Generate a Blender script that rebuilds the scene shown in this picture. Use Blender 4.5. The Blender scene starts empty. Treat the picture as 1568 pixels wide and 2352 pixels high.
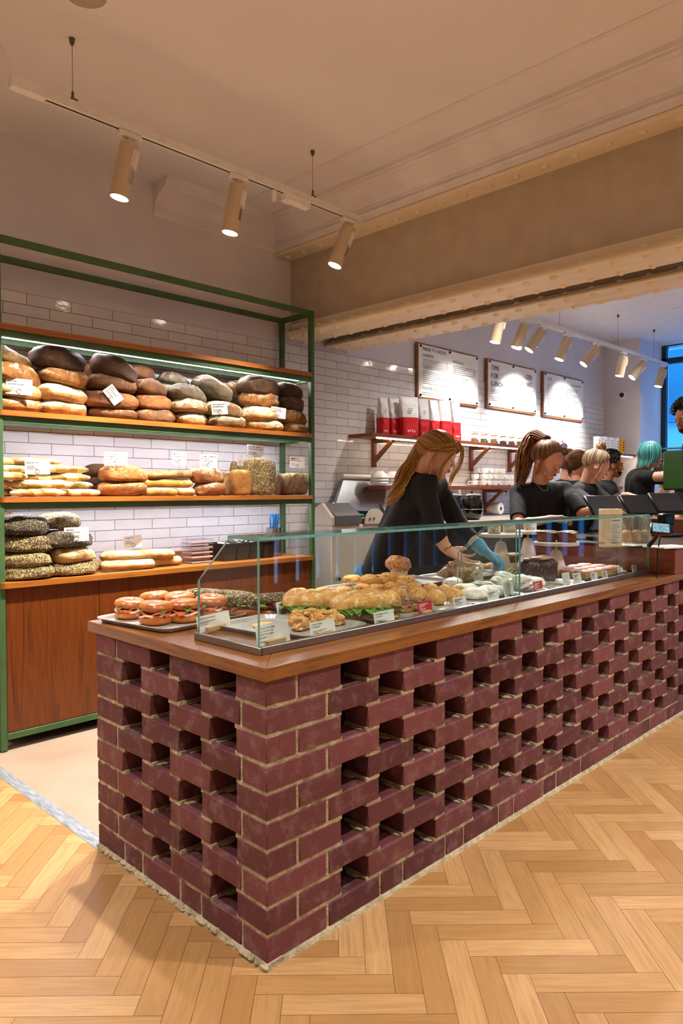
import bpy, math, random
import numpy as np
from mathutils import Vector, Matrix, noise
R_=random.Random(7)
sc=bpy.context.scene; COL=sc.collection
rad=math.radians; PI=math.pi
# ---------------------------------------------------------------- camera geometry
CAM=Vector((-1.1575,-1.4116,1.2399)); YAW=.79379; PIT=.02782; ROL=-.002216; FPX=1635.54
_F=Vector((math.sin(YAW)*math.cos(PIT),math.cos(YAW)*math.cos(PIT),-math.sin(PIT)))
_R0=Vector((math.cos(YAW),-math.sin(YAW),0)); _U0=_R0.cross(_F)
CR=_R0*math.cos(ROL)+_U0*math.sin(ROL); CU=-_R0*math.sin(ROL)+_U0*math.cos(ROL)
def at(u,v,x=None,y=None,z=None,d=None):
    """world point seen at a pixel, on a plane x=, y=, z= or at depth d"""
    r=_F+CR*((u-784)/FPX)-CU*((v-1176)/FPX)
    if d is None:
        if x is not None: d=(x-CAM.x)/r.x
        elif y is not None: d=(y-CAM.y)/r.y
        else: d=(z-CAM.z)/r.z
    return CAM+r*d
def depth(p): return (Vector(p)-CAM).dot(_F)
def px(p,n): return n*depth(p)/FPX       # metres covered by n pixels at p
# ---------------------------------------------------------------- mesh builder
class MB:
    def __init__(s): s.v=[];s.f=[];s.m=[];s.c=[];s.col=None
    def add(s,vs,fs,m=0,M=None):
        o=len(s.v)
        if M is not None: vs=[M@Vector(p) for p in vs]
        s.v+= [tuple(p) for p in vs]; s.f+=[tuple(i+o for i in f) for f in fs]; s.m+=[m]*len(fs)
        if s.col is not None: s.c+=[s.col]*len(fs)
        return s
    def box(s,x0,x1,y0,y1,z0,z1,b=0,m=0,M=None):
        if x1<x0:x0,x1=x1,x0
        if y1<y0:y0,y1=y1,y0
        if z1<z0:z0,z1=z1,z0
        b=min(b,(x1-x0)*.49,(y1-y0)*.49,(z1-z0)*.49)
        if b<=0:
            vs=[(x,y,z) for z in(z0,z1) for y in(y0,y1) for x in(x0,x1)]
            return s.add(vs,[(0,2,3,1),(4,5,7,6),(0,1,5,4),(2,6,7,3),(0,4,6,2),(1,3,7,5)],m,M)
        vs=[];ix={}
        X=(x0,x1);Y=(y0,y1);Z=(z0,z1);sg=(1,-1)
        for i in(0,1):
            for j in(0,1):
                for k in(0,1):
                    for a in range(3):
                        p=[X[i],Y[j],Z[k]]
                        q=[p[0]+sg[i]*b,p[1]+sg[j]*b,p[2]+sg[k]*b]; q[a]=p[a]
                        ix[i,j,k,a]=len(vs);vs.append(q)
        fs=[]
        for a in range(3):
            o=[t for t in range(3) if t!=a]
            for e in(0,1):
                def K(p,q):
                    t=[0,0,0];t[a]=e;t[o[0]]=p;t[o[1]]=q;return ix[t[0],t[1],t[2],a]
                l=[K(0,0),K(1,0),K(1,1),K(0,1)]
                if (e==0)^(a==1): l.reverse()
                fs.append(l)
        for a in range(3):   # edges along axis a
            o=[t for t in range(3) if t!=a]
            for p in(0,1):
                for q in(0,1):
                    def K(e,ax):
                        t=[0,0,0];t[a]=e;t[o[0]]=p;t[o[1]]=q;return ix[t[0],t[1],t[2],ax]
                    l=[K(0,o[0]),K(1,o[0]),K(1,o[1]),K(0,o[1])]
                    if (p==q)^(a==1): l.reverse()
                    fs.append(l)
        for i in(0,1):
            for j in(0,1):
                for k in(0,1):
                    l=[ix[i,j,k,0],ix[i,j,k,1],ix[i,j,k,2]]
                    if (i+j+k)%2==0: l.reverse()
                    fs.append(l)
        return s.add(vs,fs,m,M)
    def prism(s,poly,ax,a,b,m=0,M=None,cap=True):
        """poly in the two other axes (order x,y,z without ax), extruded a..b"""
        n=len(poly);vs=[]
        for t in(a,b):
            for p,q in poly:
                c=[p,q];c.insert(ax,t);vs.append(c)
        fs=[(i,(i+1)%n,n+(i+1)%n,n+i) for i in range(n)]
        if cap: fs+=[tuple(range(n-1,-1,-1)),tuple(range(n,2*n))]
        return s.add(vs,fs,m,M)
    def tube(s,pts,r,n=8,m=0,M=None,cap=True,flat=1.0):
        pts=[Vector(p) for p in pts]; k=len(pts)
        rs=r if isinstance(r,(list,tuple)) else [r]*k
        vs=[];T=(pts[1]-pts[0]).normalized()
        up=Vector((0,0,1)) if abs(T.z)<.9 else Vector((1,0,0))
        N=(up-T*up.dot(T)).normalized()
        for i in range(k):
            T=(pts[min(i+1,k-1)]-pts[max(i-1,0)])
            if T.length<1e-9: T=Vector((0,0,1))
            T.normalize(); N=(N-T*N.dot(T))
            if N.length<1e-6: N=T.orthogonal()
            N.normalize(); B=T.cross(N)
            for j in range(n):
                a=2*PI*j/n; vs.append(pts[i]+(N*math.cos(a)*flat+B*math.sin(a))*rs[i])
        fs=[(i*n+j,i*n+(j+1)%n,(i+1)*n+(j+1)%n,(i+1)*n+j) for i in range(k-1) for j in range(n)]
        if cap: fs+=[tuple(range(n-1,-1,-1)),tuple(range((k-1)*n,k*n))]
        return s.add(vs,fs,m,M)
    def lathe(s,prof,n=20,c=(0,0,0),m=0,M=None,cap=True):
        vs=[];k=len(prof)
        for r,z in prof:
            for j in range(n):
                a=2*PI*j/n;vs.append((c[0]+r*math.cos(a),c[1]+r*math.sin(a),c[2]+z))
        fs=[(i*n+j,i*n+(j+1)%n,(i+1)*n+(j+1)%n,(i+1)*n+j) for i in range(k-1) for j in range(n)]
        if cap: fs+=[tuple(range(n-1,-1,-1)),tuple(range((k-1)*n,k*n))]
        return s.add(vs,fs,m,M)
    def ell(s,c,r,nu=16,nv=10,m=0,M=None,fn=None):
        vs=[(0,0,-1)]
        for i in range(1,nv):
            t=-PI/2+PI*i/nv
            for j in range(nu):
                a=2*PI*j/nu;vs.append((math.cos(t)*math.cos(a),math.cos(t)*math.sin(a),math.sin(t)))
        vs.append((0,0,1))
        if fn: vs=[fn(Vector(p)) for p in vs]
        vs=[(c[0]+p[0]*r[0],c[1]+p[1]*r[1],c[2]+p[2]*r[2]) for p in vs]
        fs=[(0,1+(j+1)%nu,1+j) for j in range(nu)]
        for i in range(nv-2):
            for j in range(nu):
                a=1+i*nu+j;b=1+i*nu+(j+1)%nu;fs.append((a,b,b+nu,a+nu))
        l=len(vs)-1;o=1+(nv-2)*nu
        fs+=[(o+j,o+(j+1)%nu,l) for j in range(nu)]
        return s.add(vs,fs,m,M)
    def quad(s,a,b,c,d,m=0): return s.add([a,b,c,d],[(0,1,2,3)],m)
    def mesh(s,name,mats,smooth=True,org=(0,0,0),ang=38):
        me=bpy.data.meshes.new(name)
        o=Vector(org)
        me.from_pydata([tuple(Vector(p)-o) for p in s.v] if o.length else s.v,[],s.f)
        for mt in (mats if isinstance(mats,(list,tuple)) else [mats]): me.materials.append(mt)
        me.polygons.foreach_set('material_index',s.m)
        if s.c:
            at_=me.attributes.new('tint','FLOAT','FACE'); at_.data.foreach_set('value',s.c)
        me.update()
        if smooth:
            me.polygons.foreach_set('use_smooth',[True]*len(me.polygons)); me.set_sharp_from_angle(angle=rad(ang))
        return me
    def build(s,name,mats,parent=None,smooth=True,org=None,ang=38):
        if org is None: org=(0,0,0)
        me=s.mesh(name,mats,smooth,org,ang)
        o=bpy.data.objects.new(name,me);COL.objects.link(o)
        if parent is not None: o.parent=parent
        return o
def link(name,me,parent=None):
    o=bpy.data.objects.new(name,me);COL.objects.link(o);o.parent=parent;return o
def tag(o,label,cat,group=None,kind=None):
    o['label']=label;o['category']=cat
    if group:o['group']=group
    if kind:o['kind']=kind
    return o
def thing(name,label,cat,loc=(0,0,0),rz=0,group=None):
    o=bpy.data.objects.new(name,None);o.empty_display_size=.05;COL.objects.link(o)
    o.location=loc;o.rotation_euler=(0,0,rz);return tag(o,label,cat,group)
def struct(o): o['kind']='structure';return o
def copy_tree(o,loc=None,rz=None,label=None,scale=None):
    c=o.copy();COL.objects.link(c)
    for ch in list(o.children):
        k=ch.copy();COL.objects.link(k);k.parent=c
        for g in ch.children:
            q=g.copy();COL.objects.link(q);q.parent=k
    if loc is not None:c.location=loc
    if rz is not None:c.rotation_euler=(0,0,rz)
    if scale is not None:c.scale=scale if isinstance(scale,(tuple,list)) else (scale,)*3
    if label:c['label']=label
    return c
# ---------------------------------------------------------------- materials
def nt(name):
    m=bpy.data.materials.new(name);m.use_nodes=True;t=m.node_tree
    b=t.nodes['Principled BSDF'];return m,t,b
def N(t,ty,**k):
    n=t.nodes.new(ty)
    for a,v in k.items():
        if a.startswith('i_'):n.inputs[a[2:].replace('_',' ')].default_value=v
        else:setattr(n,a,v)
    return n
def rgb(h):
    h=h.lstrip('#');c=[int(h[i:i+2],16)/255 for i in(0,2,4)]
    return tuple((x/12.92 if x<=.04045 else ((x+.055)/1.055)**2.4) for x in c)+(1,)
def mix(t,f,a,b):
    n=t.nodes.new('ShaderNodeMix');n.data_type='RGBA'
    for i,v in((0,f),(6,a),(7,b)):
        if hasattr(v,'is_output') or isinstance(v,bpy.types.NodeSocket): t.links.new(v,n.inputs[i])
        else:n.inputs[i].default_value=v
    return n.outputs[2]
def ramp(t,src,stops,interp='LINEAR'):
    n=t.nodes.new('ShaderNodeValToRGB');n.color_ramp.interpolation=interp
    e=n.color_ramp.elements
    while len(e)<len(stops):e.new(.5)
    for i,(p,c) in enumerate(stops):e[i].position=p;e[i].color=c if not isinstance(c,(int,float)) else (c,c,c,1)
    t.links.new(src,n.inputs[0]);return n.outputs[0]
def coords(t,scale=(1,1,1),kind='Object',rnd=False):
    tc=N(t,'ShaderNodeTexCoord');mp=N(t,'ShaderNodeMapping');mp.inputs['Scale'].default_value=scale
    t.links.new(tc.outputs[kind],mp.inputs[0])
    if rnd:
        oi=N(t,'ShaderNodeObjectInfo');mu=N(t,'ShaderNodeMath',operation='MULTIPLY');mu.inputs[1].default_value=37
        t.links.new(oi.outputs['Random'],mu.inputs[0]);t.links.new(mu.outputs[0],mp.inputs['Location'])
    return mp.outputs[0]
def noi(t,co,s,d=3,rough=.5,dist=0):
    n=N(t,'ShaderNodeTexNoise');n.inputs['Scale'].default_value=s;n.inputs['Detail'].default_value=d
    n.inputs['Roughness'].default_value=rough;n.inputs['Distortion'].default_value=dist
    t.links.new(co,n.inputs['Vector']);return n.outputs['Fac']
def bump(t,b,h,st=.3,dist=.01):
    n=N(t,'ShaderNodeBump');n.inputs['Strength'].default_value=st;n.inputs['Distance'].default_value=dist
    t.links.new(h,n.inputs['Height']);t.links.new(n.outputs[0],b.inputs['Normal'])
def plain(name,c,rough=.5,metal=0,c2=None,ns=20,bs=0,bsc=200,bd=.002,trans=0,ior=1.45,emis=None,es=0,coat=0,sss=0,stretch=(1,1,1),lo=.35,hi=.65):
    m,t,b=nt(name)
    c=rgb(c) if isinstance(c,str) else c
    b.inputs['Base Color'].default_value=c;b.inputs['Roughness'].default_value=rough;b.inputs['Metallic'].default_value=metal
    b.inputs['IOR'].default_value=ior;b.inputs['Transmission Weight'].default_value=trans;b.inputs['Coat Weight'].default_value=coat
    if sss:
        b.inputs['Subsurface Weight'].default_value=sss;b.inputs['Subsurface Radius'].default_value=(.012,.005,.003);b.inputs['Subsurface Scale'].default_value=1
    co=coords(t,stretch)
    c2=rgb(c2) if isinstance(c2,str) else c2
    if c2 is None: c2=tuple(x*.93 for x in c[:3])+(1,)
    f=ramp(t,noi(t,co,ns),[(lo,0),(hi,1)])
    t.links.new(mix(t,f,c,c2),b.inputs['Base Color'])
    if bs: bump(t,b,noi(t,co,bsc,2),bs,bd)
    if emis: b.inputs['Emission Color'].default_value=rgb(emis);b.inputs['Emission Strength'].default_value=es
    return m
def wood(name,c1,c2,c3=None,axis=0,sc_=1.0,rough=.4,coat=0,rnd=False,spec=None):
    """grain runs along axis"""
    m,t,b=nt(name)
    s=[26*sc_]*3;s[axis]=1.6*sc_
    co=coords(t,s,rnd=rnd)
    n1=noi(t,co,1.0,5,.6,1.2)
    s2=[160*sc_]*3;s2[axis]=4*sc_
    n2=noi(t,coords(t,s2,rnd=rnd),1.0,3,.7)
    col=ramp(t,n1,[(.3,rgb(c1)),(.52,rgb(c2)),(.72,rgb(c3 or c1))])
    dark=tuple(x*.55 for x in rgb(c1)[:3])+(1,)
    t.links.new(mix(t,ramp(t,n2,[(.5,0),(.72,.6)]),col,dark),b.inputs['Base Color'])
    b.inputs['Roughness'].default_value=rough;b.inputs['Coat Weight'].default_value=coat;b.inputs['Coat Roughness'].default_value=.15
    bump(t,b,n2,.12,.002);return m
MAT={}
def emit(name,c,s):
    m=bpy.data.materials.new(name);m.use_nodes=True;t=m.node_tree;t.nodes.clear()
    e=N(t,'ShaderNodeEmission');e.inputs[0].default_value=rgb(c);e.inputs[1].default_value=s
    o=N(t,'ShaderNodeOutputMaterial');t.links.new(e.outputs[0],o.inputs[0]);return m
def glass(name,tint='#f4fffb',refl=1.0,rough=0.0):
    m=bpy.data.materials.new(name);m.use_nodes=True;t=m.node_tree;t.nodes.clear()
    tr=N(t,'ShaderNodeBsdfTransparent');tr.inputs[0].default_value=rgb(tint)
    gl=N(t,'ShaderNodeBsdfGlossy');gl.inputs['Roughness'].default_value=rough
    lw=N(t,'ShaderNodeLayerWeight');lw.inputs[0].default_value=.5
    pw=N(t,'ShaderNodeMath',operation='POWER');pw.inputs[1].default_value=5;t.links.new(lw.outputs['Facing'],pw.inputs[0])
    mu=N(t,'ShaderNodeMath',operation='MULTIPLY_ADD');mu.inputs[1].default_value=.94*refl;mu.inputs[2].default_value=.045*refl;t.links.new(pw.outputs[0],mu.inputs[0])
    mx=N(t,'ShaderNodeMixShader');t.links.new(mu.outputs[0],mx.inputs[0]);t.links.new(tr.outputs[0],mx.inputs[1]);t.links.new(gl.outputs[0],mx.inputs[2])
    o=N(t,'ShaderNodeOutputMaterial');t.links.new(mx.outputs[0],o.inputs[0]);return m
# ---------------------------------------------------------------- text
_tc={}
def text_geo(s,bold=False):
    k=(s,bold)
    if k in _tc:return _tc[k]
    cu=bpy.data.curves.new('t','FONT');cu.body=s;cu.size=1;cu.resolution_u=2;cu.align_x='LEFT'
    if bold:cu.offset=.018
    o=bpy.data.objects.new('t',cu);COL.objects.link(o);bpy.context.view_layer.update()
    me=bpy.data.meshes.new_from_object(o.evaluated_get(bpy.context.evaluated_depsgraph_get()))
    vs=[tuple(v.co) for v in me.vertices];fs=[tuple(p.vertices) for p in me.polygons]
    COL.objects.unlink(o);bpy.data.objects.remove(o);bpy.data.curves.remove(cu);bpy.data.meshes.remove(me)
    _tc[k]=(vs,fs);return _tc[k]
def put_text(mb,s,o,rt,up,size,align='L',bold=False,maxw=None,m=0):
    vs,fs=text_geo(s,bold)
    if not vs:return
    x0=min(v[0] for v in vs);x1=max(v[0] for v in vs);w=(x1-x0)*size
    sx=size
    if maxw and w>maxw: sx=size*maxw/w;w=maxw
    off={'L':0,'C':-w/2,'R':-w}[align]
    o=Vector(o);rt=Vector(rt);up=Vector(up)
    mb.add([o+rt*(off+(v[0]-x0)*sx)+up*(v[1]*size) for v in vs],fs,m)
# ================================================================ materials
def brick_mat(name,c1,c2,ef):
    m,t,b=nt(name)
    at_=N(t,'ShaderNodeAttribute',attribute_name='tint');at_.attribute_type='GEOMETRY'
    co=coords(t)
    base=ramp(t,at_.outputs['Fac'],[(0,rgb(c1)),(1,rgb(c2))])
    big=ramp(t,noi(t,co,16,8,.72),[(.5,0),(.7,.5)])
    c=mix(t,big,base,rgb(ef))
    sp=ramp(t,noi(t,co,260,2),[(.36,.35),(.5,0)])
    c=mix(t,sp,c,rgb('#3c1a1c'))
    t.links.new(c,b.inputs['Base Color']);b.inputs['Roughness'].default_value=.72
    bump(t,b,noi(t,co,220,4,.7),.35,.003);return m
MAT['brick']=brick_mat('brick_engineering_red','#7e4446','#5a2a2e','#a88a84')
MAT['mortar']=plain('mortar','#c6b795',.9,c2='#a39474',ns=30,bs=.8,bsc=120,bd=.006)
MAT['void']=plain('void_black','#141112',.9)
MAT['walnut']=wood('worktop_walnut_stained','#6e3a12','#925a22','#52280b',0,1,.26,.25)
MAT['walnut_y']=wood('worktop_walnut_stained_crosswise','#6e3a12','#925a22','#52280b',1,1,.26,.25)
MAT['oak']=wood('oiled_oak_shelf','#96551a','#aa6622','#7c4412',0,1,.42)
MAT['cab']=wood('iroko_cabinet_door','#602b06','#733808','#471e03',2,1.15,.38)
MAT['darkwood']=wood('dark_knotty_wood','#6e2f14','#8a441f','#4a1c0b',1,.8,.35,.3)
MAT['bracket']=wood('bracket_wood','#6f3416','#854422','#54250f',0,1,.45)
MAT['frame']=plain('picture_frame_oak','#9a5f28',.5,c2='#7c4719',ns=6,stretch=(1,1,8))
MAT['green']=plain('green_painted_steel','#46663c',.45,c2='#3c5a34',ns=8,bs=.1,bsc=300)
MAT['plaster']=plain('plaster_warm_white','#dcd8dc',.85,c2='#d5d0d4',ns=3,bs=.12,bsc=260,bd=.002)
MAT['ceil']=plain('ceiling_paint_cream','#e6e2e3',.9,c2='#e1dcdd',ns=2,bs=.08,bsc=260,bd=.002)
MAT['ceil2']=plain('ceiling_paint_white','#e9e5e2',.9)
MAT['crown']=plain('cornice_paint','#e6e0e0',.7,c2='#ddd5d4',ns=5)
MAT['beam']=plain('girder_web_paint_taupe','#c2b4a1',.65,c2='#b9aa96',ns=10,bs=.15,bsc=180,bd=.002)
MAT['flange']=plain('girder_flange_paint_cream','#f0e2c6',.45,c2='#e6d6b6',ns=14,bs=.5,bsc=45,bd=.004,stretch=(1,.15,1))
MAT['white']=plain('white_plastic','#eeeae6',.4)
MAT['whitemetal']=plain('white_powdercoat','#e8e4de',.35)
MAT['black']=plain('black_plastic','#101012',.35)
MAT['steel']=plain('stainless_steel','#b9bbbd',.22,1,c2='#a9abad',ns=3)
MAT['brushed']=plain('brushed_aluminium','#a7a29c',.42,1,c2='#8f8b87',ns=40,stretch=(1,20,20))
MAT['cable']=plain('steel_cable','#6f675a',.4,1)
MAT['led']=emit('led_diffuser','#f3f1ff',42)
MAT['ledwarm']=emit('led_diffuser_warm','#ffe9cc',16)
MAT['lens']=emit('spotlight_lens','#fff0d8',28)
MAT['beige']=plain('resin_floor_beige','#a8917e',.55,c2='#9e8773',ns=3,bs=.05,bsc=90)
MAT['alu']=plain('aluminium_threshold','#b4bcc6',.35,.35,c2='#8e959e',ns=16,stretch=(6,1,1))
MAT['paper']=plain('white_card','#f1eee9',.7)
MAT['ink']=plain('black_ink','#1a1818',.7)
MAT['greyink']=plain('grey_ink','#8b8886',.7)
MAT['caseglass']=glass('clear_case_glass','#fafefc',.8)
MAT['edge']=plain('glass_edge_teal','#86bdb2',.12,c2='#6aa89e',ns=12,trans=.35)
MAT['winglass']=glass('window_glass','#eaf6ff',.6)
MAT['winframe']=plain('window_frame_dark_teal','#123c4d',.4)
MAT['acrylic']=glass('clear_acrylic','#fbfbfb',1.2)
# tiles
def tile_mat():
    m,t,b=nt('white_metro_tiles')
    tc=N(t,'ShaderNodeTexCoord');sp=N(t,'ShaderNodeSeparateXYZ');cb=N(t,'ShaderNodeCombineXYZ')
    t.links.new(tc.outputs['Object'],sp.inputs[0]);t.links.new(sp.outputs[0],cb.inputs[0]);t.links.new(sp.outputs[2],cb.inputs[1])
    br=N(t,'ShaderNodeTexBrick');br.offset=.5;br.inputs['Scale'].default_value=1
    for k,v in (('Brick Width',.246),('Row Height',.061),('Mortar Size',.0016),('Mortar Smooth',.1),('Bias',0)):br.inputs[k].default_value=v
    br.inputs['Color1'].default_value=rgb('#e8e5e2');br.inputs['Color2'].default_value=rgb('#dcd9d8');br.inputs['Mortar'].default_value=rgb('#5c5450')
    t.links.new(cb.outputs[0],br.inputs['Vector'])
    co=coords(t,(1,1,1.8));w=noi(t,co,9,3,.5)
    c=mix(t,ramp(t,w,[(.4,0),(.7,.3)]),br.outputs['Color'],rgb('#cfcac8'))
    c=mix(t,br.outputs['Fac'],c,rgb('#5c5450'))
    t.links.new(c,b.inputs['Base Color'])
    t.links.new(ramp(t,br.outputs['Fac'],[(0,.1),(1,.9)]),b.inputs['Roughness'])
    ad=N(t,'ShaderNodeMath',operation='SUBTRACT');t.links.new(w,ad.inputs[0]);t.links.new(br.outputs['Fac'],ad.inputs[1])
    bump(t,b,ad.outputs[0],.35,.004);return m
MAT['tile']=tile_mat()
def floor_mat():
    m,t,b=nt('oak_parquet')
    uv=N(t,'ShaderNodeUVMap');uv.uv_map='UVMap'
    mp=N(t,'ShaderNodeMapping');mp.inputs['Scale'].default_value=(3,42,1);t.links.new(uv.outputs[0],mp.inputs[0])
    n1=noi(t,mp.outputs[0],1,5,.6,1.6)
    mp2=N(t,'ShaderNodeMapping');mp2.inputs['Scale'].default_value=(10,320,1);t.links.new(uv.outputs[0],mp2.inputs[0])
    n2=noi(t,mp2.outputs[0],1,2,.6)
    at_=N(t,'ShaderNodeAttribute',attribute_name='tint')
    base=ramp(t,at_.outputs['Fac'],[(0,rgb('#a17544')),(.3,rgb('#b88c58')),(.7,rgb('#c79c69')),(1,rgb('#a87a47'))])
    c=mix(t,ramp(t,n1,[(.42,0),(.72,.55)]),base,rgb('#966c3e'))
    c=mix(t,ramp(t,n2,[(.52,0),(.75,.4)]),c,rgb('#84603a'))
    wn=noi(t,coords(t),1.7,4,.6)
    c=mix(t,ramp(t,wn,[(.55,0),(.8,.22)]),c,rgb('#6d5238'))
    t.links.new(c,b.inputs['Base Color'])
    t.links.new(ramp(t,n1,[(.3,.3),(.8,.46)]),b.inputs['Roughness'])
    bump(t,b,n2,.15,.002);return m
MAT['floor']=floor_mat()
# ================================================================ floor
YB=2.47;XE=7.4;ZC=3.12;ZC2=3.06
def herringbone():
    w,L=.0698,.348;g=.0005
    D1=Vector((1,-1))/math.sqrt(2);D2=Vector((1,1))/math.sqrt(2)
    A=Vector((.412,-.541));a0=(A.dot(D1),A.dot(D2))
    vs=[];fs=[];uv=[];tn=[];r=random.Random(3)
    def plank(u0,u1,v0,v1,along_u):
        c=D1*((u0+u1)/2)+D2*((v0+v1)/2)
        if not(-3.4<c.x<8.4 and -5.2<c.y<2.6):return
        if c.x>.26 and c.y>.3: return
        p=[(u0+g,v0+g),(u1-g,v0+g),(u1-g,v1-g),(u0+g,v1-g)]
        o=len(vs)
        for u,v in p:
            q=D1*u+D2*v;vs.append((q.x,q.y,0))
        fs.append((o,o+1,o+2,o+3));ou,ov=r.uniform(0,40),r.uniform(0,40)
        for u,v in p:
            uv.append((u-u0+ou,v-v0+ov) if along_u else (v-v0+ou,u-u0+ov))
        tn.append(r.random())
    for j in range(-14,16):
        for i in range(-160,160):
            bu=a0[0]-i*w+j*(L+w);bv=a0[1]+i*w+j*(L-w)
            plank(bu,bu+L,bv,bv+w,True)
            plank(bu+L,bu+L+w,bv,bv+L,False)
    vs2=[(-3.5,-5.2,-.004),(8.6,-5.2,-.004),(8.6,2.6,-.004),(-3.5,2.6,-.004)]
    o=len(vs);vs+=vs2;fs.append((o,o+1,o+2,o+3));uv+=[(0,0)]*4;tn.append(.2)
    me=bpy.data.meshes.new('floor');me.from_pydata(vs,[],fs)
    l=me.uv_layers.new(name='UVMap');l.data.foreach_set('uv',[c for p in uv for c in p])
    a=me.attributes.new('tint','FLOAT','FACE');a.data.foreach_set('value',tn)
    me.materials.append(MAT['floor']);me.materials.append(plain('parquet_joint','#7c5a34',.9));me.polygons[len(me.polygons)-1].material_index=1
    me.update();return struct(link('floor',me))
herringbone()
b=MB();b.box(.03,XE,.93,YB,-.003,.003)
o=struct(b.build('floor_resin',MAT['beige'],smooth=False));o.name='floor'
b=MB();b.prism([(-.014,0),(.034,0),(.034,.003),(.024,.0075),(-.004,.0075),(-.014,.001)],1,.905,YB)
struct(b.build('trim_1',MAT['alu']))
# ================================================================ walls
b=MB();b.box(-3.3,XE+.8,YB,YB+.15,0,3.3);struct(b.build('wall_back',MAT['plaster'],smooth=False))
b=MB();x0=.394-.246*20;z0=2.301-.061*38
b.box(-3.2-x0,XE-x0,YB-.009,YB-.0005,-.017+.02,2.301-z0+.0)
o=b.build('wall_back',MAT['tile'],smooth=False);o.location=(x0,0,z0);struct(o);o.name='wall_back'
b=MB();b.box(-3.45,-3.3,-5.2,YB,0,3.3);struct(b.build('wall_left',MAT['plaster'],smooth=False))
# end wall with the window recess
b=MB();b.box(XE,XE+.9,2.02,YB,0,3.3);b.box(XE+.66,XE+.9,-5.2,2.02,3.14,3.4);b.box(XE+.66,XE+.9,-5.2,2.02,0,.35);b.box(XE+.66,XE+.9,-2.7,-.2,.35,3.14);b.box(XE+.66,XE+.9,-5.2,-3.9,.35,3.14);b.box(XE+.66,XE+.9,-3.9,-2.7,2.3,3.14)
struct(b.build('wall_right',MAT['plaster'],smooth=False))
# front wall with a wide barred window
b=MB()
b.box(-3.3,4.4,-5.2,-5.05,0,3.3);b.box(4.4,8,-5.2,-5.05,2.9,3.3);b.box(4.4,8,-5.2,-5.05,0,.1)
struct(b.build('wall_front',MAT['plaster'],smooth=False))
b=MB()
for i in range(11):
    x=4.4+3.6*i/10;b.box(x-.12,x+.12,-5.16,-5.08,.1,2.9)
b.box(4.4,8,-5.16,-5.08,2.1,2.16)
w=b.build('window_1',MAT['winframe'],smooth=False);struct(w)
b=MB();b.box(4.4,8,-5.125,-5.115,.1,2.9);b.build('pane',MAT['winglass'],w,smooth=False)
# street window on the right
X=XE+.66
b=MB()
for y in(2.0,.75,-.16): b.box(X,X+.07,y-.035,y+.02,.35,3.14)
for z in(.35,3.06): b.box(X,X+.07,-.2,2.02,z,z+.08)
b.box(X,X+.07,-.2,2.02,2.83,2.9)
w=struct(b.build('window_2',MAT['winframe'],smooth=False))
b=MB();b.box(X+.03,X+.038,-.18,2.0,.4,3.1);b.build('pane',MAT['winglass'],w,smooth=False)
b=MB()
for i in range(6):
    y=-3.9+1.2*i/5;b.box(X,X+.06,y-.07,y+.07,.35,2.3)
w=struct(b.build('window_3',MAT['winframe'],smooth=False));b=MB();b.box(X+.03,X+.038,-3.9,-2.7,.35,2.3);b.build('pane',MAT['winglass'],w,smooth=False)
# street outside; the blue daylight cast is painted into its colours
MAT['facade']=plain('facade_daylight_blue','#6fb4dc',.9,c2='#5aa4d0',ns=1)
MAT['facade2']=plain('facade_teal_fascia','#127098',.8,c2='#0e6288',ns=2)
b=MB();b.box(13,13.3,-14,8,-.1,2.55);b.box(13,13.3,-14,8,3.9,7)
for i in range(8): b.box(12.93,13.0,-13+2.6*i,-12.6+2.6*i,0,2.5)
f=tag(b.build('street_building',MAT['facade'],smooth=False),'building front, its colour a painted daylight blue, across the street outside the window','building')
b=MB();b.box(12.8,13.1,-14,8,2.55,3.9);b.build('fascia',MAT['facade2'],f,smooth=False)
b=MB();b.box(8.4,13,-14,8,-.12,-.05);p=struct(b.build('floor_outside',MAT['facade'],smooth=False));p.name='trim_2'
# ================================================================ ceilings
b=MB();b.box(-3.3,2.2,-5.1,YB,ZC,ZC+.15);struct(b.build('ceiling',MAT['ceil'],smooth=False))
b=MB();b.box(2.86,XE+.9,-5.1,YB,ZC2,ZC2+.2)
struct(b.build('ceiling',MAT['ceil2'],smooth=False))
b=MB();b.box(2.87,XE,YB-.02,YB-.0,ZC2-.04,ZC2)
for x in(6.3,6.9): b.lathe([(.0,-.004),(.06,-.004),(.066,0)],20,(x,1.2,ZC2-.001))
struct(b.build('trim_3',MAT['ceil2']))
# crown mouldings: profile (offset from wall, z)
PRO=[(.162,3.12),(.158,3.098),(.150,3.094),(.148,3.082),(.132,3.072),(.128,3.064),(.112,3.06),(.07,3.04),(.035,3.01),(.024,2.995),(.024,2.985),(.016,2.98),(.016,2.967),(.024,2.96),(.02,2.95),(.012,2.947),(.006,2.925),(0,2.92)]
def crown(name,p0,p1,n,m0=0,m1=0):
    """runs p0->p1, n = direction into the room; m0,m1 mitre factors"""
    b=MB();p0=Vector(p0);p1=Vector(p1);d=(p1-p0).normalized();n=Vector(n);k=len(PRO);vs=[]
    for e,p,mf in((0,p0,m0),(1,p1,m1)):
        for o_,z in PRO: vs.append(p+n*o_+d*(mf*o_)+Vector((0,0,z)))
    b.add(vs,[(i,i+1,k+i+1,k+i) for i in range(k-1)])
    if m0==0:b.add([v for v in vs[:k]]+[p0+Vector((0,0,3.12))],[tuple(range(k+1))])
    return struct(b.build(name,MAT['crown'],smooth=True,ang=25))
crown('trim_4',(1.165,YB,0),(2.135,YB,0),(0,-1,0),0,-1)
crown('trim_5',(2.135,-5.0,0),(2.135,YB,0),(-1,0,0),0,-1)
b=MB();b.box(1.72,1.745,-5,YB-.2,ZC-.004,ZC);struct(b.build('trim_6',MAT['crown'],smooth=False))
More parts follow.
